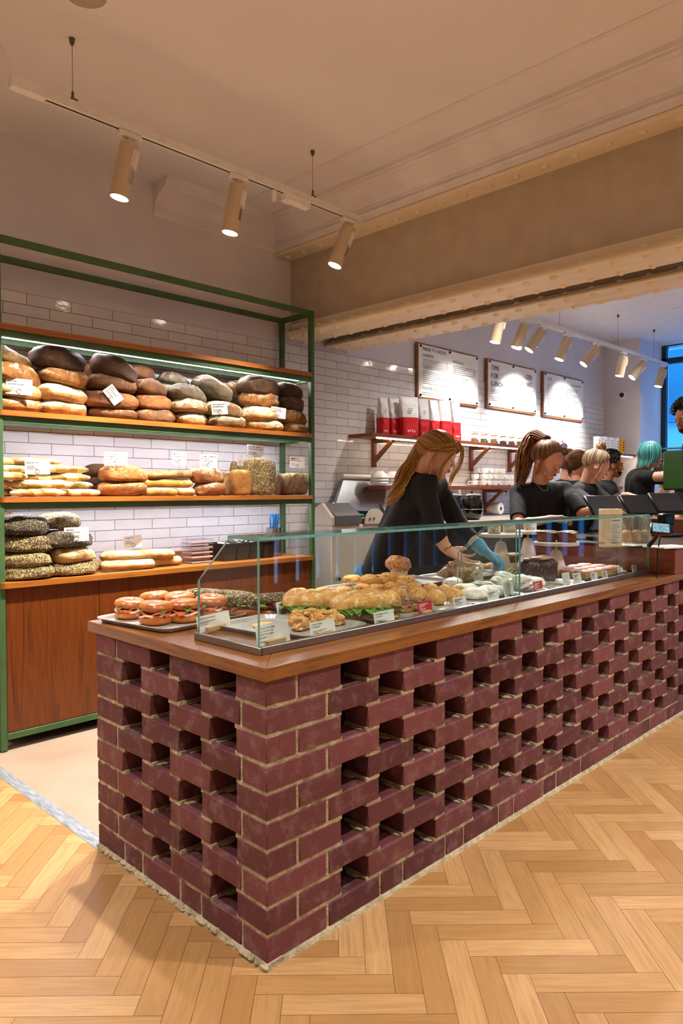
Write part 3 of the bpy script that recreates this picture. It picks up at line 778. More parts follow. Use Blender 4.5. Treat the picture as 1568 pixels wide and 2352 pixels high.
BM={
'white':bread_mat('crust_white_sourdough','#9c5a28','#bd7a3a','#e6d2b2',.62,None,7),
'floury':bread_mat('crust_white_sourdough_floury','#ad6c34','#c98c4e','#eddcc0',1.0,None,5),
'dark':bread_mat('crust_dark_sourdough','#633818','#80481f','#a88862',.4,None,12,top=.7),
'darkorange':bread_mat('crust_dark_sourdough_amber','#7c4218','#9c5a20','#a98a66',.25,'#4c2810',12,top=.6),
'base':bread_mat('crust_upturned_dark_base','#4a2a18','#63402a','#a88c6c',.3,'#2f1a0f',6,top=.7),
'grey':bread_mat('crust_floured_grey','#5e4a38','#7c6248','#b3a48e',.6,None,9,top=.9),
'sf':bread_mat('crust_san_francisco','#8a5a32','#a8764a','#dccbb0',.7,'#5e3a1e',6),
'waste':bread_mat('crust_waste_less','#96561f','#b87832','#e4d0b0',.5,'#5e3012',7),
'wastedark':bread_mat('crust_waste_less_dark','#50301a','#6e4424','#a88c6c',.35,'#2c180f',8,top=.6),
'baguette':bread_mat('crust_baguette','#b5752f','#cd9148','#ecd8b4',.75,'#8f5420',5,(.35,1,1),bs=.4,wave=5.2),
'baguettebrown':bread_mat('crust_baguette_brown','#8c5c30','#a87642','#d6be98',.5,'#6b4220',6,(.35,1,1),bs=.4,wave=4.6),
'rosemary':bread_mat('crust_potato_rosemary','#93511f','#b06c2a','#d0a878',.35,'#6b3816',14),
'rosedark':bread_mat('crust_potato_rosemary_dark','#4f2812','#6b3a1a','#8f6a48',.2,'#361a0c',14),
'olive':bread_mat('crust_olive_stick','#b87e34','#cc9446','#e2c084',.5,'#8c5a24',7,(.5,1,1)),
'olivebrown':bread_mat('crust_olive_stick_brown','#8c5e30','#a8763f','#ceac78',.4,None,7,(.5,1,1)),
'honey':bread_mat('crust_honey_walnut','#8c4f26','#a86636','#ccae8a',.55,'#6b3c1c',8),
'tin':bread_mat('crust_tin_loaf','#9c6026','#b47834','#cc9c5c',.3,None,8,bs=.2),
'tinpale':bread_mat('crust_tin_loaf_pale','#9b7046','#b08452','#c7a171',.3,None,8,bs=.2),
'rye':bread_mat('crust_cracked_rye','#5a3a22','#7c5530','#c6a679',1.1,'#2b180b',14,(1,1,.6),bs=1,crack=1),
'ciabatta':bread_mat('crust_ciabatta','#a4703c','#bb8850','#dcc6a4',.75,None,6,(.5,1,1),bs=.3),
'seedblack':bread_mat('crust_seeded_black','#2b1d14','#44301f','#44301f',0,None,seeds=('#1c130e','#3a2819','#6d5235','#a58a5e')),
'seed':bread_mat('crust_seeded_mixed','#3a281a','#6d4e2f','#6d4e2f',0,None,seeds=('#2e1f14','#6d4b2a','#b8925c','#e2c78f')),
'seedpale':bread_mat('crust_seeded_pale','#6d4e2f','#94703f','#94703f',0,None,seeds=('#4a3320','#9c7442','#cdab70','#ead6a6')),
'seedtan':bread_mat('crust_seeded_cut_face','#b98048','#cf9a5e','#e8cfa2',.5,'#8c5c2f',16),
}
def lump(seed,a,b_,h,flat=.12,amp=.06,pw=2.45,slash=0,nu=36,nv=20,twist=0,cracks=0):
    """loaf of length a, width b_, height h resting on z=0"""
    off=Vector((seed*7.3,seed*3.1,seed*1.7));m=MB()
    def fn(p):
        s=lambda v:math.copysign(abs(v)**(2/pw),v)
        q=Vector((s(p.x),s(p.y),s(p.z))) if pw!=2 else p.copy()
        n=noise.noise(p*1.1+off)*amp*2.2+noise.noise(p*2.6+off)*amp*1.1+noise.noise(p*7+off)*amp*.35+noise.noise(p*16+off)*amp*.14
        q*=1+n
        if slash and p.z>0:
            d=abs(p.y+.35*math.sin(p.x*2.2+seed)+.1)
            q.z+=(.10*math.exp(-((d-.15)/.08)**2)-.10*math.exp(-(d/.07)**2))*max(0,1-abs(p.x)*1.1)
        if cracks and p.z>-.2:
            w=noise.noise(Vector((p.x*2+seed,p.y*5,p.z*2)));q.z-=.07*max(0,1-abs(w)*9)
        if q.z<0:
            q.z=-(.62-flat*.5)*min(1,(-q.z)*1.25)**.9
        return q
    m.ell((0,0,0),(a/2,b_/2,h/2),nu,nv,fn=fn)
    zs=[v[2] for v in m.v];z0,z1=min(zs),max(zs);k=h/(z1-z0)
    xs_=[v[0] for v in m.v];x0,x1=min(xs_),max(xs_);kx=a/(x1-x0)
    m.v=[(v[0]*kx,v[1],(v[2]-z0)*k) for v in m.v]
    return m
_ls=[0]
def loaf(name,label,grp,u,v,w,h,tilt,mat,Y=2.21,rest=None,cat='bread',asp=.66,rz=0,**kw):
    _ls[0]+=1
    p=at(u,v,y=Y);d=depth(p);W=w*d/FPX;H=h*d/FPX
    # visible width mixes length and width of the loaf (rack is seen at 45 degrees)
    a=W/(.70*math.sqrt(1+asp*asp*.95))*.97;H=min(H*1.06,a*.8)
    m=lump(_ls[0]+kw.pop('seed',0),a,a*asp,H,**kw)
    me=m.mesh(name,BM[mat])
    o=link(name,me);tag(o,label,cat,grp)
    rz=rz or math.sin(_ls[0]*12.9)*20;M=Matrix.Rotation(rad(tilt),4,'Y')@Matrix.Rotation(rad(rz),4,'Z')
    z=p.z-H/2 if rest is None else rest
    if tilt and rest is None: z=p.z
    o.matrix_world=Matrix.Translation((p.x,Y,z))@M@(Matrix.Translation((0,0,-H/2)) if tilt and rest is None else Matrix.Identity(4))
    return o
def rowset(name,desc,grp,stack,items,kw=None,**k2):
    for it in items:
        pos,u,v,w,h,t,mt,Y,rest=it
        loaf(name,f'{desc[mt] if isinstance(desc,dict) else desc}, {pos} {stack}',grp,u,v,w,h,t,mt,Y,rest,**dict(kw or {},**k2))
S1,S2,S3,SW=2.041,1.634,1.221,.813
F,BK=2.20,2.36
G='sourdough loaves on the upper shelf'
D={'white':'golden white sourdough loaf','floury':'pale flour-dusted white sourdough loaf','base':'very dark upturned sourdough loaf','dark':'dark brown sourdough loaf','darkorange':'amber-brown dark sourdough loaf','grey':'grey-floured sourdough loaf','sf':'tan slashed sourdough loaf','waste':'golden-orange sourdough loaf','wastedark':'dark crusted sourdough loaf'}
K=dict(slash=1)
rowset('sourdough_loaf',D,G,'of the leftmost stack on the upper shelf',[('bottom',40,928,102,38,0,'white',F,S2),('second from bottom',38,893,104,44,3,'floury',F,None),('third from bottom',32,858,112,48,9,'white',F,None),('top',18,824,100,44,14,'sf',F,None)],K)
rowset('sourdough_loaf',D,G,'of the second stack on the upper shelf',[('bottom',142,938,101,38,0,'floury',F,S2),('second from bottom',140,904,106,42,4,'floury',F,None),('third from bottom',144,865,104,42,5,'white',F,None),('top',132,825,112,50,6,'base',F,None)],K)
rowset('sourdough_loaf',D,G,'behind the first two stacks',[('at the back',96,845,70,36,0,'base',BK,None),('low at the back',100,935,70,36,0,'dark',BK,S2)])
rowset('dark_sourdough_loaf',D,G,'of the third stack, with the tilted card',[('bottom',257,948,97,34,0,'dark',F,S2),('second from bottom',250,919,112,40,4,'darkorange',F,None),('third from bottom',257,879,98,42,4,'dark',F,None),('top, leaning',263,850,98,50,24,'base',F,None)],K)
rowset('dark_sourdough_loaf',D,G,'behind the left of the third stack',[('top',211,857,60,42,-6,'darkorange',BK,None),('middle',203,893,64,38,0,'dark',BK,None),('lower',205,924,64,34,0,'dark',BK,None),('bottom',212,952,66,30,0,'dark',BK,S2)],K)
rowset('dark_sourdough_loaf',D,G,'of the fourth stack on the upper shelf',[('bottom',352,954,92,33,0,'dark',F,S2),('middle',348,923,84,40,3,'darkorange',F,None),('upper',343,891,80,40,8,'dark',F,None)],K)
rowset('dark_sourdough_loaf',D,G,'behind the fourth stack',[('top, at the back',324,857,62,34,4,'dark',BK,None),('middle, at the back',324,900,62,34,0,'dark',BK,None)])
rowset('san_francisco_loaf',D,G,'of the fifth stack on the upper shelf',[('bottom',437,962,76,32,0,'floury',F,S2),('middle',432,930,92,38,0,'sf',F,None),('upper',427,903,92,38,3,'grey',F,None)],K)
rowset('san_francisco_loaf',D,G,'behind the fifth stack',[('top, at the back',399,873,66,32,10,'grey',BK,None),('middle, at the back',392,898,60,32,0,'grey',BK,None)])
rowset('san_francisco_loaf',D,G,'of the sixth stack, with its own card',[('bottom',516,968,87,33,0,'sf',F,S2),('middle',511,940,86,38,8,'sf',F,None),('top, leaning',489,892,86,40,28,'grey',F+.04,None)],K)
rowset('san_francisco_loaf',D,G,'behind the sixth stack',[('middle, at the back',496,912,64,32,12,'grey',BK,None)])
rowset('waste_less_loaf',D,G,'of the seventh stack on the upper shelf',[('bottom',601,976,86,30,0,'floury',F,S2),('second from bottom',594,949,86,38,0,'floury',F,None),('third from bottom',595,916,82,38,0,'waste',F,None),('top',590,886,90,40,4,'wastedark',F,None)],K)
rowset('waste_less_loaf',D,G,'behind the left of the seventh stack',[('top',540,892,48,34,0,'waste',BK,None),('middle',547,922,48,34,0,'wastedark',BK,None)])
rowset('waste_less_loaf',D,G,'of the rightmost stack on the upper shelf',[('bottom',676,984,66,26,0,'floury',F,S2),('second from bottom',668,957,78,34,4,'waste',F,None),('third from bottom',668,926,66,36,7,'wastedark',F,None),('top',664,897,70,34,7,'base',F,None)],K)
# ---- middle shelf
def stick(name,label,grp,u0,v0,u1,v1,th,mat,Y=2.2,rest=None,taper=.35,slashes=5,cat='bread',blunt=0):
    _ls[0]+=1;sd=_ls[0]
    a=at(u0,v0,y=Y);c=at(u1,v1,y=Y);d=depth((a+c)/2);r=th*d/FPX/2
    n=36;pts=[];rs=[]
    for i in range(n+1):
        t=i/n;x=(c.x-a.x)*(t-.5);e=min(t,1-t)
        rr_=r*(min(1,(e*(5 if not blunt else 14)+.12))**(.55))*(1+.06*noise.noise(Vector((t*5,sd,0))))
        if slashes: rr_*=1+.09*abs(math.sin(PI*slashes*t+sd))
        pts.append((x,r*.35*noise.noise(Vector((t*3,sd,3))),(c.z-a.z)*(t-.5)+r*.12*noise.noise(Vector((t*4,sd,9)))));rs.append(rr_)
    m=MB();m.tube(pts,rs,16)
    m.v=[(x,y*1.25,z*(1 if z>-r*.6 else .8)) for x,y,z in m.v]
    z0=min(v[2] for v in m.v)
    o=link(name,m.mesh(name,BM[mat],ang=60));tag(o,label,cat,grp)
    o.location=((a.x+c.x)/2,Y,(a.z+c.z)/2 if rest is None else rest-z0);return o
G='baguettes on the middle shelf'
for it in [(-40,1060,137,1061,19,'baguettebrown',2.2,None,'topmost brown baguette of the pile on the middle shelf'),
 (-45,1077,160,1076,20,'baguette',2.2,None,'long pale baguette second from top of the pile'),(110,1078,203,1080,17,'baguette',2.27,None,'short baguette end poking out behind the BAGUETTE card'),
 (-60,1095,62,1095,21,'baguette',2.15,None,'baguette with a thick floured twist at the far left edge'),(20,1096,206,1097,20,'baguettebrown',2.22,None,'baguette running right beneath the BAGUETTE card'),
 (-60,1113,30,1113,20,'baguette',2.17,None,'pale baguette tip low at the left edge'),(14,1114,166,1113,22,'baguette',2.17,None,'fat pale baguette second from the bottom'),(140,1115,213,1116,17,'baguette',2.27,None,'small pointed baguette tip to the right of the pile'),
 (-50,1130,36,1130,19,'baguettebrown',2.2,S3,'brown baguette at the bottom left of the pile'),(22,1131,150,1130,19,'baguette',2.15,S3,'bottom front baguette with long floured slashes'),(120,1131,235,1132,17,'baguette',2.21,S3,'bottom baguette reaching farthest right')]:
    stick('baguette',it[8],G,*it[:7],rest=it[7])
G='potato and rosemary loaves'
D={'rosemary':'russet potato and rosemary loaf','rosedark':'dark brown rosemary loaf'}
rowset('rosemary_loaf',D,G,'of the pair in front by the card',[('bottom one',280,1122,95,36,0,'rosemary',F,S3),('top one',282,1087,95,38,2,'rosemary',F,None)],slash=0)
rowset('rosemary_loaf',D,G,'at the back beside the baguettes',[('top one',226,1082,62,32,0,'rosedark',BK,None),('middle one',222,1104,60,26,0,'rosedark',BK,None),('bottom one',222,1126,64,26,0,'rosedark',BK,S3)])
G='mixed olive sticks'
for it in [(333,1092,441,1091,19,'olivebrown',2.2,None,'brown olive bread stick on top of the pile'),(319,1110,441,1112,20,'olive',2.2,None,'olive bread stick in the middle of the pile'),(327,1129,406,1129,19,'olive',2.17,S3,'left olive bread stick at the bottom of the pile'),(406,1130,443,1130,18,'olive',2.17,S3,'short rounded olive bread at the bottom right of the pile')]:
    stick('olive_stick',it[8],G,*it[:7],rest=it[7],blunt=1,slashes=3)
G='honey almond and walnut loaves'
rowset('walnut_loaf',{'honey':'reddish honey and walnut loaf'},G,'of the stacked pair beside the tin loaves',[('bottom one',480,1123,76,32,0,'honey',F,S3),('top one',473,1091,78,38,3,'honey',F,None)],slash=0)
def tin(name,label,grp,u0,u1,v0,v1,mat,Y=2.19,rest=S3,dep=.1,rnd_=.018,bulge=.05,cat='bread'):
    _ls[0]+=1;sd=_ls[0]
    a=at(u0,v1,y=Y);c=at(u1,v0,y=Y);dd=depth((a+c)/2);W=(u1-u0)*dd/FPX;H=(v1-v0)*dd/FPX
    w=min(W/.74,W*1.3)*.62;dep=w*1.0
    m=MB()
    def fn(p):
        s=lambda v:math.copysign(abs(v)**(.32),v)
        q=Vector((s(p.x),s(p.y),s(p.z)));q*=1+bulge*noise.noise(q*2+Vector((sd,0,0)))+.02*noise.noise(q*6+Vector((sd,5,0)))
        q.x*=1+.05*math.cos(q.z*2.2);return q
    m.ell((0,0,0),(W/2/.98,dep/2,H/2),36,22,fn=fn)
    z0=min(v[2] for v in m.v);m.v=[(x,y,z-z0) for x,y,z in m.v]
    o=link(name,m.mesh(name,BM[mat],ang=60));tag(o,label,cat,grp);x=(a.x+c.x)/2
    o.location=(x,Y,rest);o.rotation_euler=(0,0,-.35);return o
G='tin loaves standing on end'
tin('tin_loaf','pale plain tin loaf standing half hidden beside the walnut loaves',G,509,532,1083,1137,'tinpale',2.26)
tin('tin_loaf','smooth golden tin loaf standing on end with rounded corners',G,530,572,1080,1138,'tin',2.18)
tin('tin_loaf','seeded tin loaf standing at the back behind the folded card',G,530,562,1058,1134,'seedpale',2.36)
tin('tin_loaf','tallest seeded tin loaf in front, under the MALTED GRAIN card',G,561,613,1055,1139,'seedpale',2.18)
tin('tin_loaf','narrow seeded tin loaf half hidden right of the tallest one',G,600,631,1059,1137,'seed',2.30)
tin('rye_loaf','cracked rye tin loaf, left and partly hidden','cracked rye loaves',630,652,1087,1136,'rye',2.26)
tin('rye_loaf','cracked floury rye tin loaf in front of the green post','cracked rye loaves',646,702,1086,1136,'rye',2.19)
# ---- worktop
G='seeded sourdough loaves on the worktop'
D={'seedblack':'blackish seeded loaf','seed':'brown seeded loaf','seedpale':'pale seeded loaf','seedtan':'golden loaf with a seeded rim'}
rowset('seeded_loaf',D,G,'of the front left seeded stack',[('bottom',52,1317,116,36,0,'seedpale',2.19,SW),('second from bottom',52,1282,112,36,0,'seedpale',2.19,None),('third from bottom',56,1245,112,42,2,'seed',2.19,None),('top',52,1204,110,46,2,'seedblack',2.19,None)],nu=44,nv=26)
rowset('seeded_loaf',D,G,'of the seeded stack with the card',[('bottom',163,1307,106,34,0,'seedpale',2.2,SW),('second from bottom',161,1271,100,36,0,'seedtan',2.2,None),('third from bottom',150,1236,112,38,3,'seedblack',2.2,None),('top',136,1195,92,38,4,'seedpale',2.24,None)],nu=44,nv=26)
rowset('seeded_loaf',D,G,'behind the left seeded stack',[('upper',6,1192,60,36,0,'seedpale',BK,None),('lower',100,1264,50,30,0,'seedpale',BK,None)])
G='ciabatta loaves'
for it in [(230,1279,400,1272,26,'ciabatta',2.2,None,'long brown ciabatta lying on top'),(233,1301,354,1297,25,'ciabatta',2.17,SW,'left lower ciabatta beneath the long one'),(330,1297,413,1292,24,'ciabatta',2.23,SW,'right lower ciabatta with a floury end'),(192,1303,238,1300,26,'ciabatta',2.33,SW,'short pale ciabatta behind the seeded stack')]:
    stick('ciabatta',it[8],G,*it[:7],rest=it[7],blunt=1,slashes=0)
# ================================================================ cards
MAT['cardgrey']=plain('card_warm_white','#e6dfda',.7)
MAT['red']=plain('red_card','#c8202c',.6)
MAT['whiteink']=plain('white_ink','#f4f0ee',.7)
MAT['block']=plain('beech_block','#d8b98d',.55,c2='#c9a878',ns=10,stretch=(1,8,8))
def card(label,grp,u,v,w,h,lines,y=None,z=None,a=20,roll=0,lean=0,kind='spike',small=2,mat='paper',ink='ink',title=.2,bold=True,ts=.17,par=None):
    p=at(u,v,y=y) if z is None else at(u,v,z=z)
    if z is not None:
        p=at(u,v+h/2,z=z) # base point
    d=depth(p);ar=rad(a);rt=Vector((math.cos(ar),-math.sin(ar),0));f=abs(rt.dot(CR))
    W=w*d/FPX/f;H=h*d/FPX
    if z is not None: p=p+Vector((0,0,H/2+ (.004 if kind!='flat' else 0)))
    nrm=Vector((-math.sin(ar),-math.cos(ar),0));up=(Vector((0,0,1))*math.cos(rad(lean))-nrm*math.sin(rad(lean)))
    q=rad(roll);r2=rt*math.cos(q)+up*math.sin(q);u2=-rt*math.sin(q)+up*math.cos(q);n2=r2.cross(u2)
    if n2.dot(nrm)<0:n2=-n2
    t=thing('price_card' if kind!='spike' else 'bread_card',label,'sign',p,0,grp)
    b=MB();hw,hh=W/2,H/2;th=.0006
    b.add([r2*sx*hw+u2*sy*hh+n2*e for e in(-th,th) for sx,sy in((-1,-1),(1,-1),(1,1),(-1,1))],[(3,2,1,0),(4,5,6,7),(0,1,5,4),(1,2,6,5),(2,3,7,6),(3,0,4,7)])
    b.build('card',MAT[mat],t,False)
    b=MB();g=MB();yy=hh-H*.12-ts*H*.75
    for s in lines:
        put_text(b,s,r2*(-hw*.84)+u2*yy+n2*.0014,r2,u2,ts*H,'L',bold,W*.86);yy-=ts*H*1.18
    if not lines:
        for k,l in((0,.62),(1,.4)):
            o=r2*(-hw*.84)+u2*(hh*.55-k*.14*H)+n2*.0014;b.add([o,o+r2*W*l,o+r2*W*l+u2*H*.06,o+u2*H*.06],[(0,1,2,3)])
        yy=hh*.1
    if lines or small:b.build('lettering' if lines else 'heading_print',MAT[ink],t,False)
    rr2=random.Random(label)
    for k in range(small):
        l=W*(.2+.4*rr2.random());yk=yy-.03*H
        o=r2*(-hw*.84)+u2*yk+n2*.0013;g.add([o,o+r2*l,o+r2*l+u2*H*.035,o+u2*H*.035],[(0,1,2,3)]);yy-=.095*H
        if yy<-hh*.8:break
    if small:g.build('small_print',MAT['greyink' if mat!='red' else 'whiteink'],t,False)
    if kind=='spike':
        b=MB();R=H*.14;c=-u2*(hh*.55)+n2*.002
        pts=[c+(r2*math.cos(x)+u2*math.sin(x))*R for x in[ -PI/2+2*PI*i/16 for i in range(17)]]+[-u2*(hh*1.0)+n2*.002+r2*.002,-Vector((0,0,hh+H*.35))]
        b.tube(pts,.0009,5);b.build('wire_clip',MAT['steel'],t)
    elif kind=='block':
        b=MB();c=-u2*(hh)-n2*.0;M=Matrix.Translation(c+Vector((0,0,H*.11)))@Matrix.Rotation(-ar,4,'Z')
        b.box(-W*.28,W*.28,-.012,.010,-H*.12,H*.16,.0015,M=M);b.build('wood_holder',MAT['block'],t)
    return t
G='name cards on the bread rack'
for lab,u,v,w,h,ln,y,roll in [
 ('white card reading WHITE SOURDOUGH',44,888,50,36,['WHITE','SOURDOUGH'],2.10,-2),
 ('diamond-tilted white card reading DARK SOURDOUGH',260,907,38,27,['DARK','SOURDOUGH'],2.10,-52),
 ('small white card reading SAN FRANCISCO SOURDOUGH',504,938,34,28,['SAN FRANCISCO','SOURDOUGH'],2.10,5),
 ('small white card reading WASTE LESS SOURDOUGH',639,948,33,25,['WASTE LESS','SOURDOUGH'],2.10,-5),
 ('bright white card reading BAGUETTE',86,1073,48,33,['BAGUETTE'],2.09,1),
 ('grey-shaded card reading POTATO & ROSEMARY SOURDOUGH',266,1054,47,31,['POTATO &','ROSEMARY','SOURDOUGH'],2.14,0),
 ('narrow card reading MIXED OLIVE SOURDOUGH',412,1053,29,31,['MIXED OLIVE','SOURDOUGH'],2.14,-3),
 ('card reading HONEY, ALMOND & WALNUT SOURDOUGH',479,1059,37,31,['HONEY, ALMOND','& WALNUT','SOURDOUGH'],2.14,0),
 ('blank folded card turned sideways above the plain tin loaf',551,1055,13,28,[],2.20,0),
 ('card reading MALTED GRAIN SANDWICH LOAF, highest on the middle shelf',586,1036,36,28,['MALTED GRAIN','SANDWICH LOAF'],2.18,-3),
 ('card reading SPICED RYE SOURDOUGH beside the green post',683,1062,33,25,['SPICED RYE','SOURDOUGH'],2.16,-2),
 ('white card reading SEEDED SOURDOUGH',176,1227,48,32,['SEEDED','SOURDOUGH'],2.10,1),
 ('grey card reading CIABATTA',305,1244,37,28,['CIABATTA'],2.20,5)]:
    card(lab,G,u,v,w,h,ln,y=y,roll=roll,small=3 if ln else 0,ts=.15 if len(ln)<3 else .14)
# ================================================================ things on the rack worktop
def at_w(u,v,y):return at(u,v,y=y)
p0=at(436,1290,y=2.22);p1=at(486,1245,y=2.22)
x0,x1=p0.x,p0.x+.16;dr=thing('drawer_organiser','clear acrylic organiser with trays of pinkish paper slips','organiser',(x0,2.22,SW));og=dr.location
b=MB()
for i in range(6):
    z=SW+.001+i*.0285;b.box(x0,x1,2.2,2.32,z,z+.0025)
for x in(x0,x0+.08,x1-.003): b.box(x,x+.003,2.2,2.32,SW+.0035,SW+.143)
b.build('acrylic_frame',MAT['acrylic'],dr,False,org=og)
sl=plain('pink_paper_slips','#c9a9a4',.7)
for i in range(5):
    z=SW+.004+i*.0285;b=MB();b.box(x0+.006,x1-.006,2.205,2.31,z,z+.006+.004*(i%2));b.build('paper_stack',sl,dr,False,org=og)
bp=at(400,1280,y=2.43);b=MB();b.box(bp.x-.02,bp.x+.3,2.435,2.45,SW+.001,SW+.06);tag(b.build('wooden_upstand',MAT['oak'],None,False),'low wooden strip behind the acrylic organiser against the tiles','wooden strip')
MAT['tinmetal']=plain('dark_baking_tin','#2a2523',.38,.6,c2='#3b322c',ns=6)
MAT['foil']=plain('crumpled_foil','#c9cbce',.2,1,bs=1,bsc=40,bd=.02)
xa=at(500,1290,y=2.24).x;xb=at(618,1280,y=2.24).x;n=4;wd=(xb-xa)/n
for i in range(n):
    x=xa+wd*i;t=thing('loaf_tin',['leftmost dark loaf tin on the worktop, holding white paper','second dark loaf tin with crumpled foil','third dark loaf tin with foil edge','rightmost dark loaf tin beside the steel utensil pot'][i],'baking tin',(x+wd/2,2.26,SW+.001),0,'dark loaf tins in a row')
    b=MB();w=wd*.47;pr=[(-w*.82,0),(w*.82,0),(w,.105),(w+.006,.105),(w+.006,.109),(w-.004,.109),(w*.8,.004),(-w*.8,.004),(-w+.004,.109),(-w-.006,.109),(-w-.006,.105),(-w,.105)]
    vs=[]
    for zz,k in((0,.84),(.107,1.0)):
        for sx,sy in((-1,-1),(1,-1),(1,1),(-1,1)):vs.append((sx*w*k,sy*.085*k,zz))
    for zz,k in((.107,.95),(.006,.8)):
        for sx,sy in((-1,-1),(1,-1),(1,1),(-1,1)):vs.append((sx*w*k,sy*.085*k,zz))
    fs=[(3,2,1,0),(12,13,14,15)]
    for l in range(3):
        for e in range(4):fs.append((l*4+e,l*4+(e+1)%4,l*4+4+(e+1)%4,l*4+4+e))
    b.add(vs,fs);b.build('tin',MAT['tinmetal'],t,False)
    b=MB();b.tube([(-w-.004,-.088,.107),(w+.004,-.088,.107),(w+.004,.088,.107),(-w-.004,.088,.107),(-w-.004,-.088,.107)],.003,6);b.build('rolled_rim',MAT['tinmetal'],t)
    if i in(0,1,2):
        m=lump(60+i,w*1.7,.13,.055 if i else .03,amp=.3,nu=24,nv=14);m.v=[(x_,y_,z_+.085) for x_,y_,z_ in m.v];m.build('crumpled_foil' if i else 'baking_paper',MAT['foil'] if i else MAT['paper'],t)
pp=at(630,1278,y=2.3);up_=thing('utensil_pot','tall steel utensil pot on the worktop','pot',(pp.x,2.3,SW+.001))
b=MB();b.lathe([(.001,0),(.052,0),(.055,.003),(.055,.185),(.0535,.185),(.053,.006),(.001,.005)],28,cap=False);b.build('pot',MAT['steel'],up_)
MAT['blue']=plain('blue_silicone','#1f5f96',.4)
for k,(dx,tl) in enumerate(((-.022,-.015),(.0,.03),(.028,.02))):
    t=tag(MB().tube([(dx-.012,0,.012),(dx-.016+tl*.2,0,.19),(dx-.014+tl*.5,0,.25),(dx-.006+tl*.5,0,.275),(dx+.006+tl*.5,0,.275),(dx+.014+tl*.5,0,.25),(dx+.010,0,.19),(dx+.008,0,.012)],.0045,8,flat=1.6).build('tongs',MAT['blue']),['leftmost','middle','rightmost'][k]+' blue-handled tongs standing in the steel pot','tongs','blue tongs in the steel pot')
    t.location=(pp.x,2.29+.012*k,SW+.003)
# ================================================================ food on the counter
ZW=.791
def fm(name,c1,c2,spot=None,dust=None,ds=.5,sc=30,rough=.6,sp=(.62,.7),spsc=40,bs=.4,stretch=(1,1,1)):
    m,t,b=nt(name);co=coords(t,stretch,rnd=True)
    c=ramp(t,noi(t,co,sc,4,.6,.3),[(.35,rgb(c1)),(.65,rgb(c2))])
    if spot:c=mix(t,ramp(t,noi(t,co,spsc,3,.5),[(sp[0],0),(sp[1],1)]),c,rgb(spot))
    if dust:c=mix(t,ramp(t,noi(t,co,sc*1.7,5,.7),[(.62-.35*ds,0),(.74-.3*ds,1)]),c,rgb(dust))
    t.links.new(c,b.inputs['Base Color']);b.inputs['Roughness'].default_value=rough;bump(t,b,noi(t,co,sc*5,4,.6),bs,.004);return m
FM=dict(bagel=fm('glossy_bagel_crust','#a9571c','#c4742c',rough=.3,bs=.1),crumb=fm('bread_crumb','#e2b777','#efd2a0'),cheese=plain('cream_cheese','#f4ead6',.5),
 salmon=fm('smoked_salmon','#d8582a','#e8814c',rough=.35),leaf=fm('salad_leaf','#3f6d1d','#6b9a34',rough=.45),tomato=fm('tomato_slice','#b8301c','#cf4a2a',rough=.3),
 meat=fm('pastrami','#7c2c22','#a5463a','#d8b0a0'),pickle=fm('pickle_slice','#8e9c2a','#a8b03c',rough=.35),seedb=BM['seed'],foc=fm('focaccia_crust','#c9853a','#e0a857',None,'#f2d7a4',.35,22,.5),
 mozz=plain('mozzarella','#f7f1e4',.4),crois=fm('baked_cheese_croissant','#b86f2c','#dc9f4e','#8a4a1c','#f0d196',.4,50),quiche=fm('cheesy_pastry_top','#c68234','#dba04a','#8c3f1b','#eec77d',.35,60),
 scone=fm('olive_cheese_scone','#c98a3e','#e0a854','#3c2413',None,.5,30,.55,(.62,.66),70),bun=fm('soft_roll_crust','#c98c42','#d9a457','#a3642a','#ecc98c',.3,45),
 tart=fm('dark_vegetable_topping','#4b2414','#8a4a20','#2b140c'),pastry=fm('golden_pastry','#cb8b45','#dea45c'),
 muffin=fm('muffin_crown','#a9642a','#c98441','#52290f','#e6ae6a',.3,35,.5,(.6,.66),60),paper=fm('pleated_muffin_paper','#e9d8c2','#d9bfa2',stretch=(1,1,.2)),
 sugar=fm('icing_sugar_pastry','#c48a50','#dcae78','#3e2a1c','#fbf6ee',.9,28,.6,(.66,.7),60),almond=fm('almond_croissant','#b4723a','#d39350','#6d3c1a','#f7e9d2',.6,45,.6,(.62,.68),60),
 meringue=plain('white_meringue','#f7f1ea',.6,bs=.3,bsc=60,bd=.004),swirl=None,choc=fm('chocolate_babka_glaze','#26100a','#4c2410','#94602c',None,.5,40,.25,(.6,.64),55),
 pink=plain('pink_icing','#efb8b0',.35),sponge=fm('pistachio_sponge','#a97a2c','#c2953a'),pecan=fm('pecan_topping','#5c2f12','#9c5c26','#341807',None,.5,70,.35),
 cake=fm('brown_sponge_cake','#7c421a','#98571f','#5c2c10'),crumbs=fm('pastry_crumbs','#ecc684','#f5dca6'))
def swirl_mat():
    m,t,b=nt('cinnamon_swirl_cut_face')
    tc=N(t,'ShaderNodeTexCoord');mp=N(t,'ShaderNodeMapping');mp.inputs['Rotation'].default_value=(PI/2,0,0);t.links.new(tc.outputs['Object'],mp.inputs[0])
    w=N(t,'ShaderNodeTexWave',wave_type='RINGS',rings_direction='SPHERICAL');w.inputs['Scale'].default_value=26;w.inputs['Distortion'].default_value=5;w.inputs['Detail'].default_value=2;w.inputs['Detail Scale'].default_value=.8
    t.links.new(mp.outputs[0],w.inputs[0]);t.links.new(ramp(t,w.outputs['Fac'],[(.25,rgb('#3c1e0e')),(.42,rgb('#d8a860')),(.75,rgb('#f0d49a'))]),b.inputs['Base Color']);b.inputs['Roughness'].default_value=.7;return m
FM['swirl']=swirl_mat()
MAT['traymetal']=plain('aluminium_tray','#d4d2ce',.32,.45,c2='#bcb9b4',ns=14)
